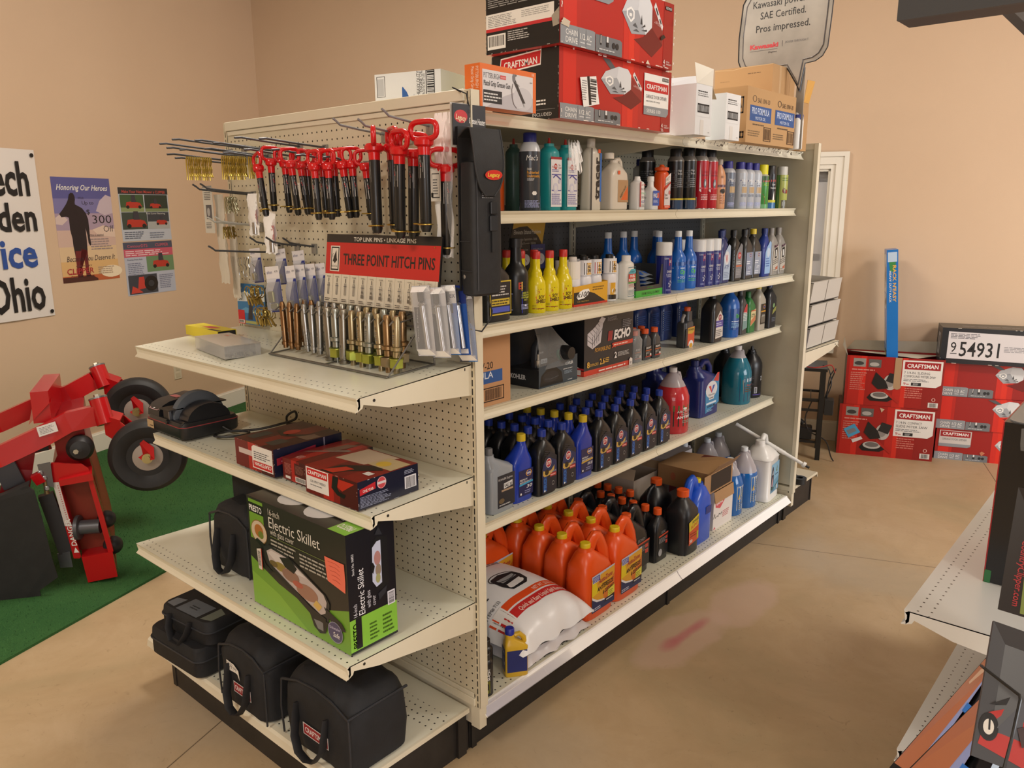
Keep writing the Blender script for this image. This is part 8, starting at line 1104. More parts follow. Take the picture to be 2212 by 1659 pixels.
sheet('mower_flyer', 'laminated flyer of four mower photos, upper of the two beside the sunset poster', 'flyer', -62.9, -44.5, 57.5, 72.5, '#b9c0cc', [('R', 0, .88, 1, .12, '#2c2f33'), ('T', .07, .9, .055, 'Make Your Next Mower a CLIPPER', '#c44a44', {'w': .88, 'b': .01}), ('R', .02, .55, .46, .32, '#3f5a3a'), ('R', .02, .55, .46, .08, '#8a9a6a'), ('R', .5, .55, .48, .32, '#2c3a32'), ('R', .5, .55, .48, .06, '#7a8a62'), ('R', .02, .22, .5, .32, '#3c4a44'), ('R', .53, .22, .45, .32, '#3a4048'), ('R', .53, .22, .45, .14, '#a8acac'), *MOW(.12, .62, .32), *MOW(.6, .62, .24), *MOW(.1, .26, .4), *MOW(.7, .3, .24), ('T', .5, .5, .03, 'Two Lever Steering', WHT, {'w': .4}), fine(.04, .04, .4, .15, 4, '#5a6478'), fine(.54, .04, .36, .13, 3, '#7a8498')], .09, .25)
sheet('mower_flyer', 'laminated flyer with a pink band and black wheel, lower of the two', 'flyer', -63.2, -44.7, 42.0, 57.2, '#b4bacb', [('R', 0, .87, 1, .13, '#4a5064'), ('T', .08, .9, .055, 'ContourDTS', '#c0566a', {'w': .4, 'b': .005}), ('T', .64, .9, .06, 'CLIPPER', '#c0566a', {'w': .28, 'b': .01}), ('R', 0, .72, 1, .15, '#c4586c'), fine(.03, .74, .94, .11, 3, '#e8ccd4'), ('R', .43, .42, .57, .3, '#6a8a64'), *MOW(.55, .5, .36), ('T', .05, .66, .03, 'Floating Front Axle', '#44485c', {'w': .3}), fine(.05, .38, .34, .24, 7, '#7c829a'), ('R', .03, .02, .58, .36, '#3a3f4a'), ('P', [(.2, .1), (.24, .34), (.34, .34), (.36, .12)], '#c44038'), ('E', .48, .2, .14, .15, '#17181b'), ('E', .48, .2, .06, .06, '#33363c'), ('P', [(.06, .04), (.1, .18), (.2, .12), (.3, .04)], '#c8463a'), fine(.66, .08, .3, .28, 8, '#7c829a')], .09, .25)

ol = T('wall_outlet', 'ivory duplex wall outlet low on the left wall behind the shelves', 'outlet', (0, 0, 0)); g = G(); room_box(g, 0, .25, -49.0, -46.1, 14.6, 19.2, K('#d6cbb4', .4)); g.build('cover_plate', ol); g = G(); [room_box(g, .25, .34, -48.4, -46.7, z, z+1.4, K('#c9bda4', .4)) for z in (15.1, 17.3)]; g.build('socket', ol)
# ================================================================ red zero-turn mower with its deck tipped up
MWR, MWD = K('#b5161c', .2), K('#8f1218', .3); TYRE = grain('tyre_rubber', '#17181a', '#1f2022', .6, .6)
mo = T('mower', 'red riding mower front end with raised caster wheels and tipped-up cutting deck', 'mower', (0, 0, 0))
LAT = Vector((-.87, .5, 0)).normalized()
def bar(g, pts, a, b, m, lat=None):
    P = [Vector(q) for q in pts]; L_ = lat or LAT; rr = []
    for i, q in enumerate(P):
        t = (P[min(i+1, len(P)-1)]-P[max(i-1, 0)]).normalized(); n_ = L_.cross(t).normalized(); rr.append([tuple(q+L_*x+n_*y) for x, y in ((-a, -b), (a, -b), (a, b), (-a, b))])
    g.loft(rr, m, smooth=False)
def disc(g, c, ax, prof, m, n=36):
    i0 = len(g.v); g.lathe(prof, m, n); q = Vector((0, 0, 1)).rotation_difference(Vector(ax).normalized()).to_matrix().to_4x4(); g.xf(Matrix.Translation(Vector(c)) @ q, i0)
for arm, (pts, pv, ax_, fk) in enumerate((([(-46.81,-30.95,24.73), (-45.36,-21.34,25.41), (-42.61,-14.72,28.29), (-41.48,-11.17,30.07), (-39.91,-6.9,30.72)], [(-38.61,-6.27,29.03), (-40.28,-6.44,33.37)], (-33.6,-1.6,23.22), [(-38.18,-6.75,28.44), (-36.14,-4.84,27.54), (-31.36,-2.56,23.92)]), ([(-71.19,-25.39,23.38), (-68.64,-14.34,25.72), (-64.53,-7.03,29.17), (-62.88,-3.2,30.42), (-62.02,1.58,32.58)], [(-60.18,2.74,31.1), (-62.02,2.31,35.05)], (-56,6.99,26.28), [(-59.92,2.27,31.02), (-57.66,4.29,29.84), (-53.71,6.02,26.84)]))):
    g = G(); bar(g, pts, 1.0, 1.75, MWR); g.build('front_arm', mo)
    g = G(); d = (Vector(pv[1])-Vector(pv[0])); disc(g, pv[0], d, [(1.5, 0), (1.5, d.length)], MWR, 24); g.build('caster_pivot', mo)
    g = G(); disc(g, pv[1], d, [(1.55, 0), (1.55, .3), (1.2, .34)], STEEL, 20); disc(g, Vector(pv[1])+d.normalized()*.3, d, [(.6, 0), (.6, .55), (.4, .6)], K('#a8a494', .3, .8), 6); g.build('pivot_cap', mo)
    w = G(); disc(w, Vector(ax_)-LAT*0, LAT, [(3.5, -1.5), (4.4, -2.0), (5.6, -2.1), (6.3, -1.6), (6.55, -.8), (6.6, 0), (6.55, .8), (6.3, 1.6), (5.6, 2.1), (4.4, 2.0), (3.5, 1.5)], TYRE, 48); wo = w.build('caster_wheel', mo)
    w = G(); disc(w, Vector(ax_), LAT, [(.8, -1.75), (2.2, -1.6), (3.3, -1.25), (3.6, -1.5), (3.6, 1.5), (3.3, 1.25), (.8, 1.75)], K('#a79d95', .35), 40); w.build('hub', wo)
    for s_ in (-1, 1):
        g = G(); A, B, C_ = (Vector(q)+(LAT*(5.0) if s_ > 0 else Vector((0, 0, 0))) for q in fk); n_ = LAT.cross((C_-B).normalized()).normalized()
        out = [A+Vector((0, 0, 2.0)), B+n_*1.0*0+Vector((0, 0, 2.0)), C_+n_*1.5*(-1 if n_.z < 0 else 1), C_+(C_-B).normalized()*1.4, C_-n_*1.5*(-1 if n_.z < 0 else 1), B-Vector((0, 0, 2.4)), A-Vector((0, 0, 1.2))]
        g.loft([[tuple(q) for q in out], [tuple(q+LAT*.3) for q in out]], MWR, smooth=False); g.build('caster_fork', mo)
    g = G(); bar(g, [Vector(pv[0])-d.normalized()*.9, Vector(pv[0])-d.normalized()*.1], 2.9, 1.9, MWR, lat=LAT) if 0 else g.box(0, .1, 0, .1, 0, .1, MWR); A = Vector(fk[0]); 
    i0 = 0; g = G(); pl = [A+Vector((0, 0, 2.0)), A+LAT*5.3+Vector((0, 0, 2.0)), A+LAT*5.3+(Vector(fk[1])-A)+Vector((0, 0, 2.0)), A+(Vector(fk[1])-A)+Vector((0, 0, 2.0))]; g.loft([[tuple(q) for q in pl], [tuple(q+Vector((0, 0, .3))) for q in pl]], MWR, smooth=False); g.build('fork_bridge', mo)
    g = G(); disc(g, Vector(ax_)-LAT*2.6, LAT, [(.9, 0), (.9, .25)], K('#a89c6a', .3, .8), 16); disc(g, Vector(ax_)-LAT*3.0, LAT, [(.55, 0), (.55, .5)], K('#a89c6a', .3, .8), 6); g.build('axle_bolt', mo)
g = G(); q = [Vector(v_) for v_ in ((-57.84,-7.52,35.4), (-55.85,-7.86,28.42), (-50.02,-11.77,30.19), (-47.51,-15.31,29.21), (-47.2,-14.14,32.24))]
bar(g, [(-46.16,-13.88,32.35), (-64.88,-5.25,31.63)], 1.4, 2.8, MWR, Vector((.5, .87, 0))); g.build('cross_member', mo)
g = G(); pl = [(-47.33,-15.79,29.35), (-45.14,-12.81,32.98), (-63.36,-6.04,33.67), (-65.39,-8.59,31.02)]; g.loft([pl, [tuple(Vector(v_)+Vector((.3, .2, .3))) for v_ in pl]], MWR, smooth=False); g.build('foot_plate', mo)
art('rating_label', mo, (lambda A, B, C_: lambda u, v, l: tuple(Vector(A)+(Vector(B)-Vector(A))*u+(Vector(C_)-Vector(A))*v-LAT*(.35+l)-Vector((0, 0, 0))))((-42,-15.95,28.27), (-40.32,-13.43,29.09), (-42.65,-16.04,29.9)), [('R', 0, 0, 1, 1, '#cfccca'), fine(.1, .15, .8, .7, 5, '#77777a')], .4)
# deck, standing on edge
O_ = Vector((-39.15,-11.59,1.07)); HX = Vector((.62, .78, 0)).normalized(); LT = Vector((-.93, .37, 0)).normalized()
def DK(px_, py_, dep=0): return tuple(O_+HX*((px_-200)/11.3)+Vector((0, 0, (1250-py_)/11.75))+LT*dep)
def plate(name, px_, d0, d1, m, parent=mo): g = G(); g.loft([[DK(a, b, d0) for a, b in px_], [DK(a, b, d1) for a, b in px_]], m, smooth=False); return g.build(name, parent)
plate('deck_shell', [(158, 923), (218, 915), (222, 1000), (246, 1190), (248, 1247), (192, 1254), (186, 1200), (168, 1199), (150, 1010), (163, 985)], 3.5, 26, MWD)
plate('chute_plate', [(148, 1000), (153, 989), (207, 995), (219, 1006), (220, 1014), (163, 1022), (163, 1035), (184, 1198), (181, 1202), (170, 1201)], 0, .4, MWR)
plate('deck_flange', [(163, 1022), (225, 1011), (226, 1026), (165, 1034)], -1.6, 3.5, MWR); plate('deck_rail', [(215, 1026), (224, 1026), (236, 1110), (246, 1190), (236, 1192), (227, 1120)], -.4, 3.5, MWR); plate('deck_foot', [(185, 1197), (244, 1190), (248, 1247), (191, 1255)], -.6, 3.5, MWR)
plate('inner_wall', [(165, 1034), (226, 1026), (240, 1190), (185, 1197)], 3.0, 3.5, K('#7a2a1c', .4))
art('danger_label', mo, lambda u, v, l: DK(*((149.5+u*12+v*0+(1-v)*20), (1199-v*170)), -.02-l), [('R', .05, .42, .95, .57, '#d8d0cc'), ('T', .75, .44, .03, 'DISCHARGE CHUTE OR GRASS CATCHER MISSING', '#b8464a', {'w': 5.2, 'rot': 90}) if 0 else fine(.62, .44, .2, .52, 18, '#b8565a'), ('R', .08, .0, .95, .42, '#b5161c')], .35)
art('danger_lettering', mo, lambda u, v, l: DK(165.5+v*.0+u*1-v*.118, 1196-v, -.06-l), [('T', 14, 24, 62, '', WHT), ('P', [(3, 8), (9, 17), (14, 8)], WHT)], .35) if 0 else None
art('danger_lettering', mo, lambda u, v, l: DK(172+u-v*.118, 1188-v, -.08-l), [('P', [(0, 0), (5, 12), (10, 0)], WHT), ('T', 9.5, 16, 10, 'DANGER', WHT, {'w': 60, 'rot': 90, 'b': .02})], .35)
g = G(); c = Vector(DK(205, 1138, 1.2)); disc(g, c-HX*2, HX, [(2.2, 0), (2.2, .6), (1.3, .7), (1.3, 4)], K('#5c5d63', .4, .4), 24); g.build('spindle', mo)
g = G(); disc(g, Vector(DK(208, 966, 1.5)), LT, [(.3, -1.4), (1.6, -1.2), (2.2, -.3), (2.25, .6), (2.1, 1.6)], K('#1a1b1d', .5), 28); disc(g, Vector(DK(200, 968, 0)), LT, [(.45, -.2), (.45, .1)], K('#a8a494', .3, .8), 6); g.build('deck_roller', mo)
for px_, py_, r in ((240, 1131, 1.6), (246, 1191, 1.7)): g = G(); g.lathe([(r*sin(pi*k/10)+.001, -r*cos(pi*k/10)) for k in range(11)], K('#202226', .5), 18); g.xf(Matrix.Translation(Vector(DK(px_, py_, 3)))); g.build('anti_scalp_roller', mo)
g = G(); bar(g, [DK(150, 966, 6), DK(60, 985, 6)], .5, 1.0, MWD, LT); bar(g, [DK(100, 960, 4), DK(88, 1010, 4), DK(68, 1090, 3)], .6, 2.2, MWD, LT); bar(g, [DK(60, 975, 2), DK(80, 1040, 2)], .5, 1.7, K('#25252a', .4), LT); g.build('lift_linkage', mo)
g = G(); g.loft([[DK(a, b, d_) for a, b in ((8, 1002), (22, 990), (42, 986), (48, 994), (38, 1006), (34, 1025), (45, 1060), (20, 1080), (-30, 1075), (-20, 1020))] for d_ in (-1.0, -.7)], MWR, smooth=False); disc(g, DK(34, 998, -1.6), LT, [(1.2, 0), (1.2, 1), (.6, 1)], MWR, 18); [disc(g, DK(a, b, -1.06), LT, [(.35, 0), (.35, .05)], K('#d0c8c0', .4), 10) for a, b in ((4, 1026), (12, 1002))]; g.build('hinge_plate', mo)
g = G(); g.loft([[DK(a, b, d_) for a, b in ((128, 990), (152, 986), (152, 1040), (132, 1030))] for d_ in (-.6, -.2)], K('#77787c', .35, .6), smooth=False); [disc(g, DK(a, b, -.9), LT, [(.3, 0), (.45, .1), (.45, .35)], STEEL, 8) for a, b in ((132, 1006), (138, 1018), (140, 1040))]; bar(g, [DK(118, 1022, -.4), DK(135, 1014, -.4)], .9, .9, MWR, LT); disc(g, DK(138, 1035, -.4), Vector((0, 0, 1)), [(.4, -1.5), (.4, 1.5)], K('#8a7a5a', .4, .8), 10); g.build('hinge_bracket', mo)
g = G(); bar(g, [DK(134, 1060, 1.4), DK(158, 1190, 1.4)], .8, 1.2, K('#1b1c1f', .5), LT); g.loft([[DK(a, b, d_) for a, b in ((140, 1190), (164, 1186), (166, 1222), (142, 1222))] for d_ in (.4, .7)], K('#6f7075', .4, .6), smooth=False); g.loft([[DK(a, b, d_) for a, b in ((126, 938), (150, 936), (150, 968), (128, 970))] for d_ in (2.0, 2.6)], K('#1d1e20', .5), smooth=False); g.build('latch', mo)
CH = [(-110, 1080), (0, 1058), (108, 1019), (120, 1030), (127, 1090), (134, 1175), (140, 1219), (104, 1245), (106, 1293), (80, 1317), (40, 1315), (0, 1293), (-60, 1240), (-110, 1200)]
g = G(); RUB = grain('chute_rubber', '#1b1b1d', '#232325', .65, .5, .1, 4); g.loft([[DK(a, b, -4.2-((a-108)/60)**2*.25) for a, b in CH], [DK(a, b, -3.8-((a-108)/60)**2*.25) for a, b in CH]], RUB, smooth=False)
g.loft([[DK(a, b, d_) for d_ in (-4.3, -1.6)]+[DK(a, b+5, d_) for d_ in (-1.6, -4.3)] for a, b in ((-110, 1076), (0, 1055), (60, 1040), (112, 1017))], RUB, smooth=False); g.build('discharge_chute', mo)
g = G(); [g.box(0, 0, 0, 0, 0, 0, RUB) for _ in ()]; P_ = [DK(112+10*k/14+(2 if k % 2 else -2), 1026+118*k/14, -3.6) for k in range(15)]; g.tube(P_, .35, RUB, 6); g.build('spring', mo)
# things half hidden behind the end unit on the left
tb = T('tire_bin', 'dark upright panel with a knobby tire edge behind the end shelves', 'tire', (-15, 34, 0)); g = G(); g.lathe([(8.5, -2.5), (11, -3), (12.2, -2.2), (12.4, 0), (12.2, 2.2), (11, 3), (8.5, 2.5)], TYRE, 40, axis='y', cz=12.6, cx=-4, cy=4)
for k in range(40):
    a = 2*pi*k/40; g.box(0, 0, 0, 0, 0, 0, TYRE) if 0 else None
    i0 = len(g.v); g.box(-.5, .5, -2.4, 2.4, 12.2, 12.75, TYRE); g.xf(Matrix.Translation(Vector((-4, 4, 12.6))) @ Matrix.Rotation(a, 4, 'Y'), i0)
g.build('tyre', tb); g = G(); g.lathe([(1, -1.4), (8.5, -1.2), (8.5, 1.2), (1, 1.4)], K('#2a2c30', .4), 32, axis='y', cz=12.6, cx=-4, cy=4); g.build('rim', tb)
gw = T('wrapped_parcel', 'pale grey film-wrapped parcel behind the left end of the grinder shelf', 'parcel', (-6.5, 21, 0)); g = G(); g.loft([rect(a*8, a*9, 5, 32, .4*sin(z_), .3*cos(z_*1.3), z_) for z_, a in ((0, .95), (.4, 1), (12, 1.02), (24, 1), (34, .99), (40, .97), (43, .7))], K('#a9aab6', .3)); g.build('parcel', gw)
# ================================================================ far right: cartons along the back wall
def rbox(name, lab, s0, s1, t0, t1, z, h, col, ny=(), nx=(), tp=(), cols=None, ro=.35, group=None, open_top=False, dr=0):
    c = RM((s0+s1)/2, (t0+t1)/2, z); a, b = (s1-s0)/2, (t1-t0)/2; cols = cols or {}; t = T(name, lab, 'box', c, RYAW+dr, group); g = G(); k = lambda q: K(cols.get(q, col), ro)
    for q, f_ in (('y', [(-a, -b, 0), (a, -b, 0), (a, -b, h), (-a, -b, h)]), ('py', [(a, b, 0), (-a, b, 0), (-a, b, h), (a, b, h)]), ('x', [(a, -b, 0), (a, b, 0), (a, b, h), (a, -b, h)]), ('nx', [(-a, b, 0), (-a, -b, 0), (-a, -b, h), (-a, b, h)]), ('b', [(-a, -b, 0), (-a, b, 0), (a, b, 0), (a, -b, 0)])): g.poly(f_, k(q))
    if not open_top: g.poly([(-a, -b, h), (a, -b, h), (a, b, h), (-a, b, h)], k('t'))
    g.build('carton', t)
    if ny: art('front_print', t, lambda u, v, l: (-a+u*2*a, -b-l, v*h), ny, ro)
    if nx: art('side_print', t, lambda u, v, l: (-a-l, b-u*2*b, v*h), nx, ro)
    if tp: art('top_print', t, lambda u, v, l: (-a+u*2*a, -b+v*2*b, h+l), tp, ro)
    t['_ab'] = 0; del t['_ab']; return t, a, b, h
SAW = lambda x, y, w, h: [('P', [(x, y+.1*h), (x+.1*w, y+.25*h), (x+.6*w, y+.3*h), (x+.75*w, y+.1*h), (x+.6*w, y), (x+.1*w, y)], '#17181a'), ('E', x+.36*w, y+.2*h, .26*w, .12*h, '#b9b5b0'), ('E', x+.36*w, y+.22*h, .2*w, .08*h, '#6a6664'), ('E', x+.64*w, y+.66*h, .2*w, .26*h, '#b0aaa6'), ('E', x+.62*w, y+.66*h, .12*w, .16*h, '#8a8480'), ('P', [(x+.1*w, y+.6*h), (x+.2*w, y+.98*h), (x+.5*w, y+.7*h), (x+.6*w, y+.45*h), (x+.3*w, y+.4*h)], '#1b1c1e'), ('P', [(x+.46*w, y+.34*h), (x+.5*w, y+.4*h), (x+.95*w, y+.02*h), (x+.9*w, y-.04*h)], '#a8241e'), ('P', [(x+.5*w, y+.7*h), (x+.6*w, y+.98*h), (x+.9*w, y+.9*h), (x+.8*w, y+.6*h)], '#222325')]
def miter(t2, sticker): return glow(((.03, .12, '#b3241e'), (.15, .06, '#c92a20'), (.5, .08, '#b3231d'), (.58, .05, '#c92c20'), (.8, .2, '#8a1917')))+[('R', .07, .78, .13, .17, '#8f8d88'), ('R', .23, .78, .13, .16, '#5c5a58'), ('E', .13, .85, .05, .04, '#3a3a3a'), ('E', .29, .84, .05, .04, '#a8a4a0'), fine(.06, .7, .3, .05, 1, '#d08a80'), fine(.05, .3, .17, .38, 9, '#c9756a'), fine(.62, .2, .2, .22, 5, '#c9756a'),
    ('P', [(.58, .96), (.98, .96), (.98, .5), (.93, .44), (.58, .44)], '#dedad6'), ('R', .6, .78, .36, .15, '#9c2026'), ('T', .625, .815, .08, 'CRAFTSMAN', WHT, {'w': .31, 'b': .02}), ('T', .6, .69, .05, '7 1/4-IN. '+t2[0], '#44464a', {'w': .26}), ('T', .6, .62, .05, t2[1], '#44464a', {'w': .32}), fine(.6, .54, .3, .06, 2, '#77787c'), ('T', .6, .465, .055, '9', '#b83238', {'w': .025}), fine(.63, .47, .04, .03, 1, '#b83238'), ('R', .68, .46, .1, .06, '#232326'), fine(.7, .47, .06, .04, 2, '#c9c9c9'), ('R', .87, .04, .1, .1, '#d8d4d0'), ('B', .885, .05, .07, .08), ('O', .92, .2, .02, .035, .008, '#d8a8a0')]+SAW(.24, .1, .36, .6)+(sticker)
mA_ = rbox('miter_saw_box', 'red compact slide miter saw box on the floor with a blue sticker', 193.2, 216.7, -11.3, -1.0, 0, 14.0, '#981b19', ny=miter(('COMPACT', 'SLIDE MITER SAW'), [('P', [(.06, .5), (.17, .62), (.24, .46), (.12, .33)], '#4a9ac4'), ('P', [(.09, .47), (.17, .54), (.2, .48), (.12, .4)], '#7a7a80'), ('P', [(.15, .3), (.25, .38), (.27, .33), (.17, .24)], '#d8d0d0'), ('P', [(.42, .97), (.44, .88), (.47, .95)], '#c0a48a')]), nx=seams(20, '#6a5a50', 21), cols={'nx': '#3a322e', 't': '#5a2422'})
mB_ = rbox('miter_saw_box', 'torn-open red sliding compound miter saw box under the blue box', 194.0, 217.3, -11.4, -1.2, 14.05, 13.3, '#981b19', ny=miter(('SLIDING', 'COMPOUND MITER SAW'), [('R', .5, .4, .07, .6, '#a88868'), ('E', .54, .42, .04, .06, '#a88868')]), nx=seams(26, '#8a7a6c', 22)+[('P', [(.2, .0), (.5, .5), (.8, .3), (.9, 0)], '#7a6a5a')], cols={'nx': '#332c29'}, open_top=True)
t, a, b, h = mB_; flap(t, [(-a, b, h), (a, b, h), (a-.5, b-.2, h+3.2), (-a+2, b-.3, h+2.6)], '#b0a694'); flap(t, [(-a, -b, h), (-a, b, h), (-a-.8, b-2, h+3.6), (-a-1.2, -b+3, h+2.2)], '#8f8574'); flap(t, [(-a, b-.4, h-.5), (a, b-.4, h-.5), (a-6, -1, h-.6), (-a+1, -2, h+.8)], '#c2b9a6')
OPN = BANDS+opener_pic(.5, .25, .36, .7)+opener_band(.28)+[('P', [(.45, .97), (.52, .97), (.58, .86), (.54, .84)], '#53565b')]
rbox('garage_opener_box', 'red garage opener box at the bottom of the right stack, with a white brand plate', 217.6, 242.6, -7.5, -.5, 0, 8.5, '#981b19', ny=[*BANDS, *opener_pic(.55, .1, .36, .75), *opener_band(.24), ('R', .03, .5, .3, .44, '#c9c4c0'), ('R', .04, .74, .28, .18, '#9c2026'), ('T', .06, .79, .09, 'CRAFTSMAN', WHT, {'w': .24, 'b': .02}), ('T', .06, .63, .07, 'GARAGE DOOR OPENER', '#5d6166', {'w': .23}), ('P', [(.03, .42), (.3, .42), (.33, .46), (.33, .52), (.03, .52)], GRY), ('P', [(.42, .3), (.44, .35), (.47, .3), (.44, .2)], '#c0785a')], cols={'nx': '#2a1a18', 't': '#6a1a18'})
rbox('garage_opener_box', 'red garage opener box in the middle of the right stack', 217.2, 242.2, -7.8, -.6, 8.53, 8.7, '#981b19', ny=OPN, cols={'nx': '#2a1a18', 't': '#6a1a18'}); rbox('garage_opener_box', 'red garage opener box third up, directly under the black numbered box', 217.0, 242.0, -7.4, -.5, 17.26, 9.0, '#981b19', ny=OPN, cols={'nx': '#2a1a18', 't': '#6a1a18'})
rbox('numbered_box', 'black box with big white label 954931 on top of the red stack', 216.2, 241.0, -9.5, -.4, 26.3, 9.2, '#1d2026', ny=[('P', [(.06, .14), (.06, .9), (1, .84), (1, .1)], '#d8d4d8'), fine(.08, .7, .3, .16, 4, '#55565c'), ('T', .09, .32, .3, '9', '#17181c', {'w': .05}), ('R', .09, .27, .06, .02, '#17181c'), ('T', .17, .22, .42, '54931', '#17181c', {'w': .36, 'b': .01}), fine(.57, .38, .3, .16, 4, '#8a8a90')]+seams(14, '#c9c4bc', 31), nx=[('R', .3, .2, .4, .6, '#a8a49c'), ('R', .4, .3, .16, .4, '#55524c')], tp=[fine(.2, .3, .6, .3, 2, '#77777c')], cols={'nx': '#3a3936', 't': '#35342f'}, dr=-.02)
bb = T('bike_rack_box', 'tall narrow blue bike rack box standing in the torn-open red box', 'box', RM(205.2, -6.3, 24.2), (0, math.radians(-5.0), RYAW)); g = G(); a, b, h = 1.35, 3.6, 31.0; g.box(-a, a, -b, b, 0, h, K('#2472c0', .22)); g.build('carton', bb)
bb.rotation_euler = Matrix.Rotation(RYAW, 3, 'Z').to_4x4().to_euler() if 0 else (0, 0, RYAW); bb.rotation_euler = (Matrix.Rotation(RYAW, 4, 'Z') @ Matrix.Rotation(math.radians(-5), 4, 'Y')).to_euler()
art('front_print', bb, lambda u, v, l: (-a+u*2*a, -b-l, v*h), [('R', .1, .9, .8, .08, '#b9cfe8'), ('P', [(.3, .82), (.2, .9), (.8, .9), (.7, .82)], '#3f8a4c'), ('T', .35, .86, .2, "RACK N' EASY", '#e0a83c', {'w': .0}) if 0 else ('R', .1, .5, .001, .001, '#2472c0')], .22)
art('front_lettering', bb, lambda u, v, l: (-a+u, -b-l-.02, v), [('T', 1.45, 27.0, .8, "RACK N'EASY", '#e0b060', {'w': 9.5, 'rot': -90, 'b': .03}), ('T', .6, 25.6, .5, 'HEAVY DUTY RACK', WHT, {'w': 8.2, 'rot': -90, 'b': .01})], .22)
BIKE = lambda x, y, w, h: [('O', x+.25*w, y+.3*h, .2*w, .26*h, .04*w, '#2a3038'), ('O', x+.75*w, y+.5*h, .2*w, .26*h, .04*w, '#2a3038'), ('S', [(x+.25*w, y+.3*h), (x+.5*w, y+.8*h), (x+.75*w, y+.5*h), (x+.4*w, y+.35*h), (x+.5*w, y+.8*h)], .03*w, '#33404c'), ('S', [(x+.6*w, y+.95*h), (x+.75*w, y+.5*h)], .03*w, '#33404c')]
art('side_print', bb, lambda u, v, l: (-a-l, b-u*2*b, v*h), [('R', .08, .64, .84, .32, '#b9c4d0'), *BIKE(.1, .66, .8, .26), ('R', .2, .5, .66, .13, '#b9c4d0'), *BIKE(.22, .51, .6, .11), *[('R', .25+.13*k, .2, .05, .22-.03*k, '#cfe0f0') for k in range(5)], ('E', .5, .1, .3, .06, '#4a7a4a'), ('E', .5, .1, .22, .04, '#c9b04a')], .22)
# grey-white parts bins on the far end shelf
for r_ in range(3):
    for c_ in range(2):
        lab = f'grey-white parts bin, {["lower", "middle", "upper"][r_]} row, {["left", "right"][c_]} one of the stack beyond the shelving'; y0 = 101.3+8.6*c_
        t = T('parts_bin', lab, 'bin', (41.3, y0+4.15, 36.95+4.72*r_), 0, 'grey-white bins on the far end shelf'); g = G(); m = K('#bdb9b2', .5); a, b, h = 3.6, 4.1, 4.6
        for q in ([(a, -b, 0), (a, b, 0), (a+.5, b, h-.3), (a+.5, -b, h-.3)], [(-a, b, 0), (-a, -b, 0), (-a, -b, h), (-a, b, h)], [(-a, -b, 0), (a, -b, 0), (a+.5, -b, h-.3), (-a, -b, h)], [(a, b, 0), (-a, b, 0), (-a, b, h), (a+.5, b, h-.3)], [(-a, -b, 0), (-a, b, 0), (a, b, 0), (a, -b, 0)]): g.poly(q, m)
        g.box(a-.2, a+.55, -b, b, h-.4, h-.2, m); g.build('bin_body', t); art('front_marks', t, lambda u, v, l: (a+.1*v+l, -b+u*2*b, v*h), [('R', .62, .55, .06, .35, '#1c1c1e'), ('E', .65, .55, .06, .06, '#1c1c1e'), ('S', [(.3, .3), (.36, .5), (.42, .35), (.48, .55), (.54, .3)], .02, '#4a4a4e') if c_ == 0 else ('R', .3, .3, .1, .02, '#8a8a8a'), ('R', 0, 0, 1, .05, '#2a2a2c')], .5)
bc = T('spray_can', 'thin blue-white can standing before the grey-white bins', 'can', (44.0, 99.6, 36.9)); g = G(); g.lathe([(.8, 0), (.8, 5), (.5, 5.6)], '#4a5a9c', 16); g.build('can_body', bc)
hc = T('hitch_coupler', 'black ring and stub of a hitch part on the far bottom shelf', 'hitch part', (46.5-6.5, 107.0, 6.65)); g = G(); g.lathe([(.75, 0), (1.5, 0), (1.5, 1.3), (.75, 1.3)], K('#1b1c1e', .5), 24, cx=4.4, cy=-2.5, caps=(0, 0)); g.lathe([(.75, 0), (.75, 1.3)], K('#1b1c1e', .5), 24, cx=4.4, cy=-2.5, caps=(0, 0)); g.build('ring', hc); g = G(); g.tube([(3.2, -2.0, .9), (1.5, -.5, 1.2), (-1.5, 1.5, 1.5)], [.7, 1.0, 1.1], K('#222326', .5), 12); g.build('stub', hc); g = G(); g.tube([(1.0, .6, 1.8), (1.6, 1.4, 3), (.6, 1.6, 3.2)], .22, K('#77736c', .4, .6), 8); g.build('pin', hc)
# black steel work stand under the window
ws = T('work_stand', 'black steel stand with cross bars standing by the window wall', 'stand', RM(180, -13, 0), RYAW); BS = K('#191817', .45)
for x in (-8, 8.3):
    for y in (-6.5, 4.8): g = G(); g.box(x-.6, x+.6, y-.6, y+.6, 0, 24, BS); g.build('leg', ws)
g = G(); g.box(-9, 9.2, -7.2, 5.5, 24, 24.8, BS); g.build('top_plate', ws); g = G(); [g.box(-8, 8.3, y-.3, y+.3, z, z+.6, BS) for y in (-6.5, 4.8) for z in (4.5, 13.2, 16)]; [g.box(x-.3, x+.3, -6.5, 4.8, z, z+.6, BS) for x in (-8, 8.3) for z in (4.5, 13.2, 16)]; [g.box(-8+2.7*k, -7.8+2.7*k, -6.5, 4.8, 16.4, 16.7, BS) for k in range(1, 6)]; g.build('cross_bars', ws)
bx_ = T('charger_box', 'small black box hanging on the leg of the black stand', 'charger', RM(189.9, -18.5, 12.5), RYAW); g = G(); g.box(-.9, 1.4, -1.6, 1.6, 0, 4.2, K('#232323', .5), .15); g.build('case', bx_)
bt = T('battery_tool', 'black power tool lying on the low bar of the black stand', 'tool', RM(184, -17.5, 5.15), RYAW); g = G(); g.box(-3, 2.5, -2, 2, 0, 3.4, K('#151515', .45), .3); g.tube([(-2.5, 0, 3.4), (-1.4, 0, 5.6), (.2, 0, 4.0)], .7, K('#1b1b1b', .45), 10); g.build('tool_body', bt)
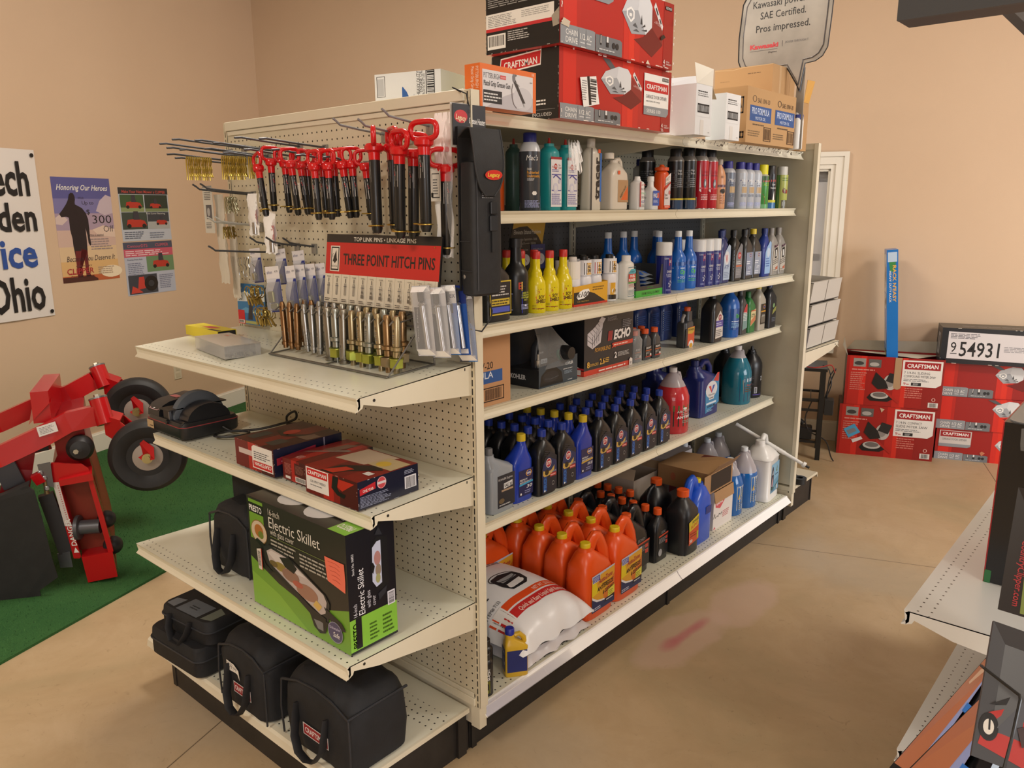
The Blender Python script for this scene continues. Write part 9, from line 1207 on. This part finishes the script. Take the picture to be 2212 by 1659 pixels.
for nm_, lab, pts, c in (('power_cord', 'tangled black cords hanging from the black stand top', [(0, 0, 25), (1.6, -1, 24), (2.4, -1.4, 20), (1.0, -1.6, 16), (2.2, -1.2, 21), (3.2, -1.8, 24.6), (1.8, -2.2, 22), (1.5, -2.0, 14)], '#1b1b1b'), ('power_cord', 'thin black cord looping down to the floor beside the stand', [(-2, -3, 16), (-3.4, -3.2, 11), (-2, -3.4, 7.6), (2.0, -3.6, 5.5), (3.6, -4, 1.5), (4.4, -4.2, .2)], '#221f1d'), ('jumper_cable', 'red cable end draped over the stand top below the bins', [(-4, -4.5, 25.2), (-2, -5.5, 25.3), (0, -5, 25.6), (2, -4.6, 26), (3, -4.2, 24)], '#a03228')):
    o = T(nm_, lab, 'cord', RM(188, -16, 0), RYAW); g = G(); P = [Vector(q) for q in pts]; sm2 = []
    for i in range(len(P)-1):
        p0, p1, p2, p3 = (P[max(0, min(len(P)-1, i+k))] for k in (-1, 0, 1, 2)); sm2 += [tuple(.5*((2*p1)+(p2-p0)*f_+(2*p0-5*p1+4*p2-p3)*f_*f_+(3*p1-p0-3*p2+p3)*f_**3)) for f_ in (0, .25, .5, .75)]
    g.tube(sm2+[pts[-1]], .17, K(c, .5), 6); g.build('cord', o)
# ================================================================ near right: corner of a second shelving unit
GZ = 31.3; GX0, GY0 = 89.04,9.4
s2u = T('side_shelving', 'white-shelved display unit cut off by the right edge of the picture', 'shelving', (GX0, GY0, 0)); PW = grain('white_enamel', '#d6d8d8', '#cfd0ce', .35, .1)
for z, d, s in ((GZ, 0, 20.5), (13.5, -.6, 20.5)):
    g = G(); P = [(-a_, b_) for a_, b_ in lip(0)]; g.prism([(20.5, 0), *P, (20.5, -.12)], 0, 60, PW, 'y'); so = g.build('shelf', s2u, (d, 0 if z > 20 else 6, z)); g = G(); g.poly([(0, 0, .012), (20.5, 0, .012), (20.5, 60, .012), (0, 60, .012)], holes('perforated_white', '#d8dada', 'YX', .1, 1, 1, rows=[(.7, 2.7)], stag=True, r=.3)); g.build('shelf_surface', so)
    g = G(); g.prism([(20.4, 0), (.4, -.02), (.05, -.25), (.25, -1.25), (.1, -1.4), (.75, -1.1), (.9, -.75), (4, -1.6), (20.4, -3.2)], 0, .12, PW, 'y'); g.build('bracket', so)
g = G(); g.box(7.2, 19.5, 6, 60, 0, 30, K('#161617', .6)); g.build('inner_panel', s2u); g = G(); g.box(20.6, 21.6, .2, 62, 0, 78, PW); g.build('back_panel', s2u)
vx, vy = 93.18,19.92
vb = T('charger_carton', 'black carton with a red edge and clear wrap on the side shelf', 'box', (vx+6.8, vy+5.5, GZ+.03)); g = G(); a, b, h = 6.8, 5.5, 15.6; g.box(-a, a, -b, b, 0, h, K('#15161a', .25), .06); g.box(-a-.05, -a+.05, -b-.02, b, 0, h, K('#a02028', .3)); g.build('carton', vb)
art('front_print', vb, lambda u, v, l: (-a+u*2*a, -b-l, v*h), [('R', .3, .16, .5, .26, '#9a9da4'), ('R', .3, .58, .5, .24, '#8f9298'), ('T', .32, .52, .022, '60 VOLT', WHT, {'w': .2, 'b': .02}), ('T', .32, .485, .022, 'DieHard', WHT, {'w': .2, 'b': .02}), ('T', .32, .45, .022, 'Charger', WHT, {'w': .2, 'b': .02}), fine(.32, .43, .3, .0, 1, '#999999') if 0 else ('E', .29, .53, .008, .006, '#c4323a'), ('R', 0, .0, .04, .08, '#2a6a3c')], .25)
g = G(); g.loft([rect(2*b*s_, 2*a*s_, 9, 28, 0, 0, z_) for z_, s_ in ((h-2.4, 1.012), (h-.4, 1.015), (h+.1, .98))], clear('wrap_film', '#e4e8ea', .12, .08)); g.build('plastic_wrap', vb)
wx, wy = 94.44,17.91
wb = T('white_carton', 'white and red carton edge standing on top of the black wrapped carton', 'box', (vx+5.8+2.6, vy+6.2, GZ+15.75)); g = G(); g.box(-5, 5.5, -4.6, 4.6, 0, 6.4, K('#d5d0cc', .45)); g.box(-5.02, 5.5, -4.63, 4.6, 0, .8, K('#b02a2c', .4)); g.box(-5.03, -4.7, -4.64, -3.9, .9, 1.9, K('#3a8a44', .4)); g.box(-5.03, -4.7, -4.64, -3.9, 4.9, 5.9, K('#3a8a44', .4)); g.build('carton', wb)
# mower brochures and signs leaning at the shelf end
def board(name, lab, cat, quad, th, col, items, ro=.35, extra=None):
    """flat board from four corners (lower left, lower right, upper right, upper left)"""
    A, B, C_, D_ = (Vector(q) for q in quad); n = (B-A).cross(D_-A).normalized(); t = T(name, lab, cat, A); g = G(); q = [Vector((0, 0, 0)), B-A, C_-A, D_-A]; g.loft([[tuple(v_) for v_ in q], [tuple(v_-n*th) for v_ in q]], K(col, ro), smooth=False); g.build('board', t)
    F = lambda u, v, l: tuple((B-A)*u*(1-v)+(D_-A)*v*(1-u)+(C_-A)*u*v+n*l)
    art('print', t, F, items, ro); return t, F, n
LAWN = [('R', .28, .02, .72, .96, '#7a8a4a'), ('R', .28, .4, .72, .3, '#8f9a5c'), ('R', .28, .7, .72, .28, '#5c7a44'), ('P', [(.7, .36), (.75, .6), (1, .66), (1, .3)], '#c03a30'), ('E', .95, .28, .12, .07, '#1d1d1f')]
BRO = [(96.52,4.61,35.95), (101.6,4.87,35.65), (100.21,7.66,44.61), (96.3,8.35,44.69)]
t, F, n = board('brochure', 'tall mower brochure with green grass photo leaning before the black carton', 'brochure', BRO, .3, '#231f1f', LAWN, .3)
art('lettering', t, lambda u, v, l: F(u, v, l+.05), [('T', .08, .62, .07, 'CountryClipper.com', '#a83238', {'w': .0}) if 0 else ('R', .0, .0, .0001, .0001, '#231f1f')], .3)
A, B, D_ = Vector(BRO[0]), Vector(BRO[1]), Vector(BRO[3]); ex, ey = (B-A).normalized(), (D_-A).normalized()
art('web_address', t, lambda u, v, l: tuple(ex*u+ey*v+n*(l+.05)), [('T', .85, 5.6, .5, 'CountryClipper.com', '#a83238', {'w': 5.0, 'rot': -90, 'b': .01})], .3)
SGN2 = [(99.76,-23.53,41.44), (103.76,-22.31,40.69), (102.85,-20.43,46.54), (99.49,-20.18,46.67)]
t, F, n = board('mower_sign', 'dark grey mower sign with a big white C held in a wire loop', 'sign', SGN2, .25, '#3a3b3f', [('P', [(.04, .1), (.1, .34), (.3, .42), (.5, .36), (1, .5), (1, .0), (.5, .04)], '#a82c28'), ('P', [(.1, .4), (.3, .5), (.55, .44), (.5, .38), (.3, .44)], '#1d1d1f'), ('E', .12, .24, .1, .1, '#17181a'), ('E', .12, .24, .055, .055, '#d0ccc4'), ('S', [(.12, .3), (.13, .22)], .02, '#17181a'), ('P', [(.4, .3), (.5, .34), (.56, .22), (.46, .18)], '#3a2a2a'), ('E', .55, .24, .02, .02, '#c9c4bc'), ('P', [(.5, .3), (.56, .52), (.7, .56), (1, .5), (1, .3)], '#c4352c')], .4)
A, B, D_ = Vector(SGN2[0]), Vector(SGN2[1]), Vector(SGN2[3]); ex, ey = (B-A).normalized(), (D_-A).normalized()
art('big_letter', t, lambda u, v, l: tuple(ex*u+ey*v+n*(l+.04)), [('T', 1.0, 4.4, 1.35, 'COUNTRY', WHT, {'w': 9.0, 'b': .04})], .35)
wl = T('wire_loop', 'black wire loop of a brochure holder in front of the dark grey sign', 'holder', (0, 0, 0)); g = G(); g.tube([(99.52,-22.32,45.33), (99.74,-22.99,45.61), (101.24,-23.81,45.33), (101.32,-24.04,45.25), (101.33,-25.22,43.95), (101.28,-26.18,42.71)], .07, K('#131314', .35), 8); g.build('wire', wl)
for i, (q, lab) in enumerate((([(95.74,-20.26,36.75), (98.19,-23.11,38.28), (99.26,-13.39,40.45), (98.04,-9.41,39.15)], 'glossy mower poster board leaning outermost under the side shelf, blue tape clips'), ([(96.81,-21.7,37.91), (100.19,-26.37,39.72), (100.9,-19.57,42.29), (99.01,-16.31,40.53)], 'second glossy mower poster board leaning under the side shelf'))):
    t, F, n = board('poster_board', lab, 'poster board', q, .35, '#121214', [('P', [(.02, .04), (.02, .98), (.62, .98), (.62, .04)], '#a8684a'), ('P', [(.05, .1), (.1, .5), (.4, .7), (.5, .3)], '#b8402c'), ('P', [(.2, .2), (.3, .5), (.5, .5), (.4, .15)], '#6a6a5c'), ('P', [(.45, .0), (.45, 1), (.62, 1), (.62, 0)], '#8a94c4'), ('P', [(.1, .6), (.2, .9), (.4, .95), (.3, .7)], '#c9a48a')], .2)
    g = G(); 
    for f_ in (.3, .58): q2 = [F(.6, f_, .06), F(.98, f_, .06), F(.98, f_+.07, .06), F(.6, f_+.07, .06)]; g.loft([q2, [tuple(Vector(v_)-n*.5) for v_ in q2]], K('#1d6ac0', .5), smooth=False); 
    g.build('tape', t)
# dark hanging sign panel reaching in at the top right
hs = T('overhead_sign', 'dark grey overhead panel with an angled strut at the top right corner', 'sign panel', (0, 0, 0)); hx, hz_ = 80.72,82.38; g = G(); g.box(hx, hx+40, 20, 20.6, hz_, hz_+16, K('#3a3b3e', .5)); g.box(hx, hx+40, 20.6, 24, hz_+.02, hz_+.7, K('#332d31', .5)); g.build('panel', hs); g = G(); g.tube([(81.75,59.44,90.5), (86.12,59.17,85.9), (95.16,58.56,75.62)], 1.0, K('#55504e', .5), 4); g.build('strut', hs)
g = G(); g.box(hx+24, hx+26, 24, 26, 0, hz_+16, K('#3a3b3e', .5)); g.build('post', hs)
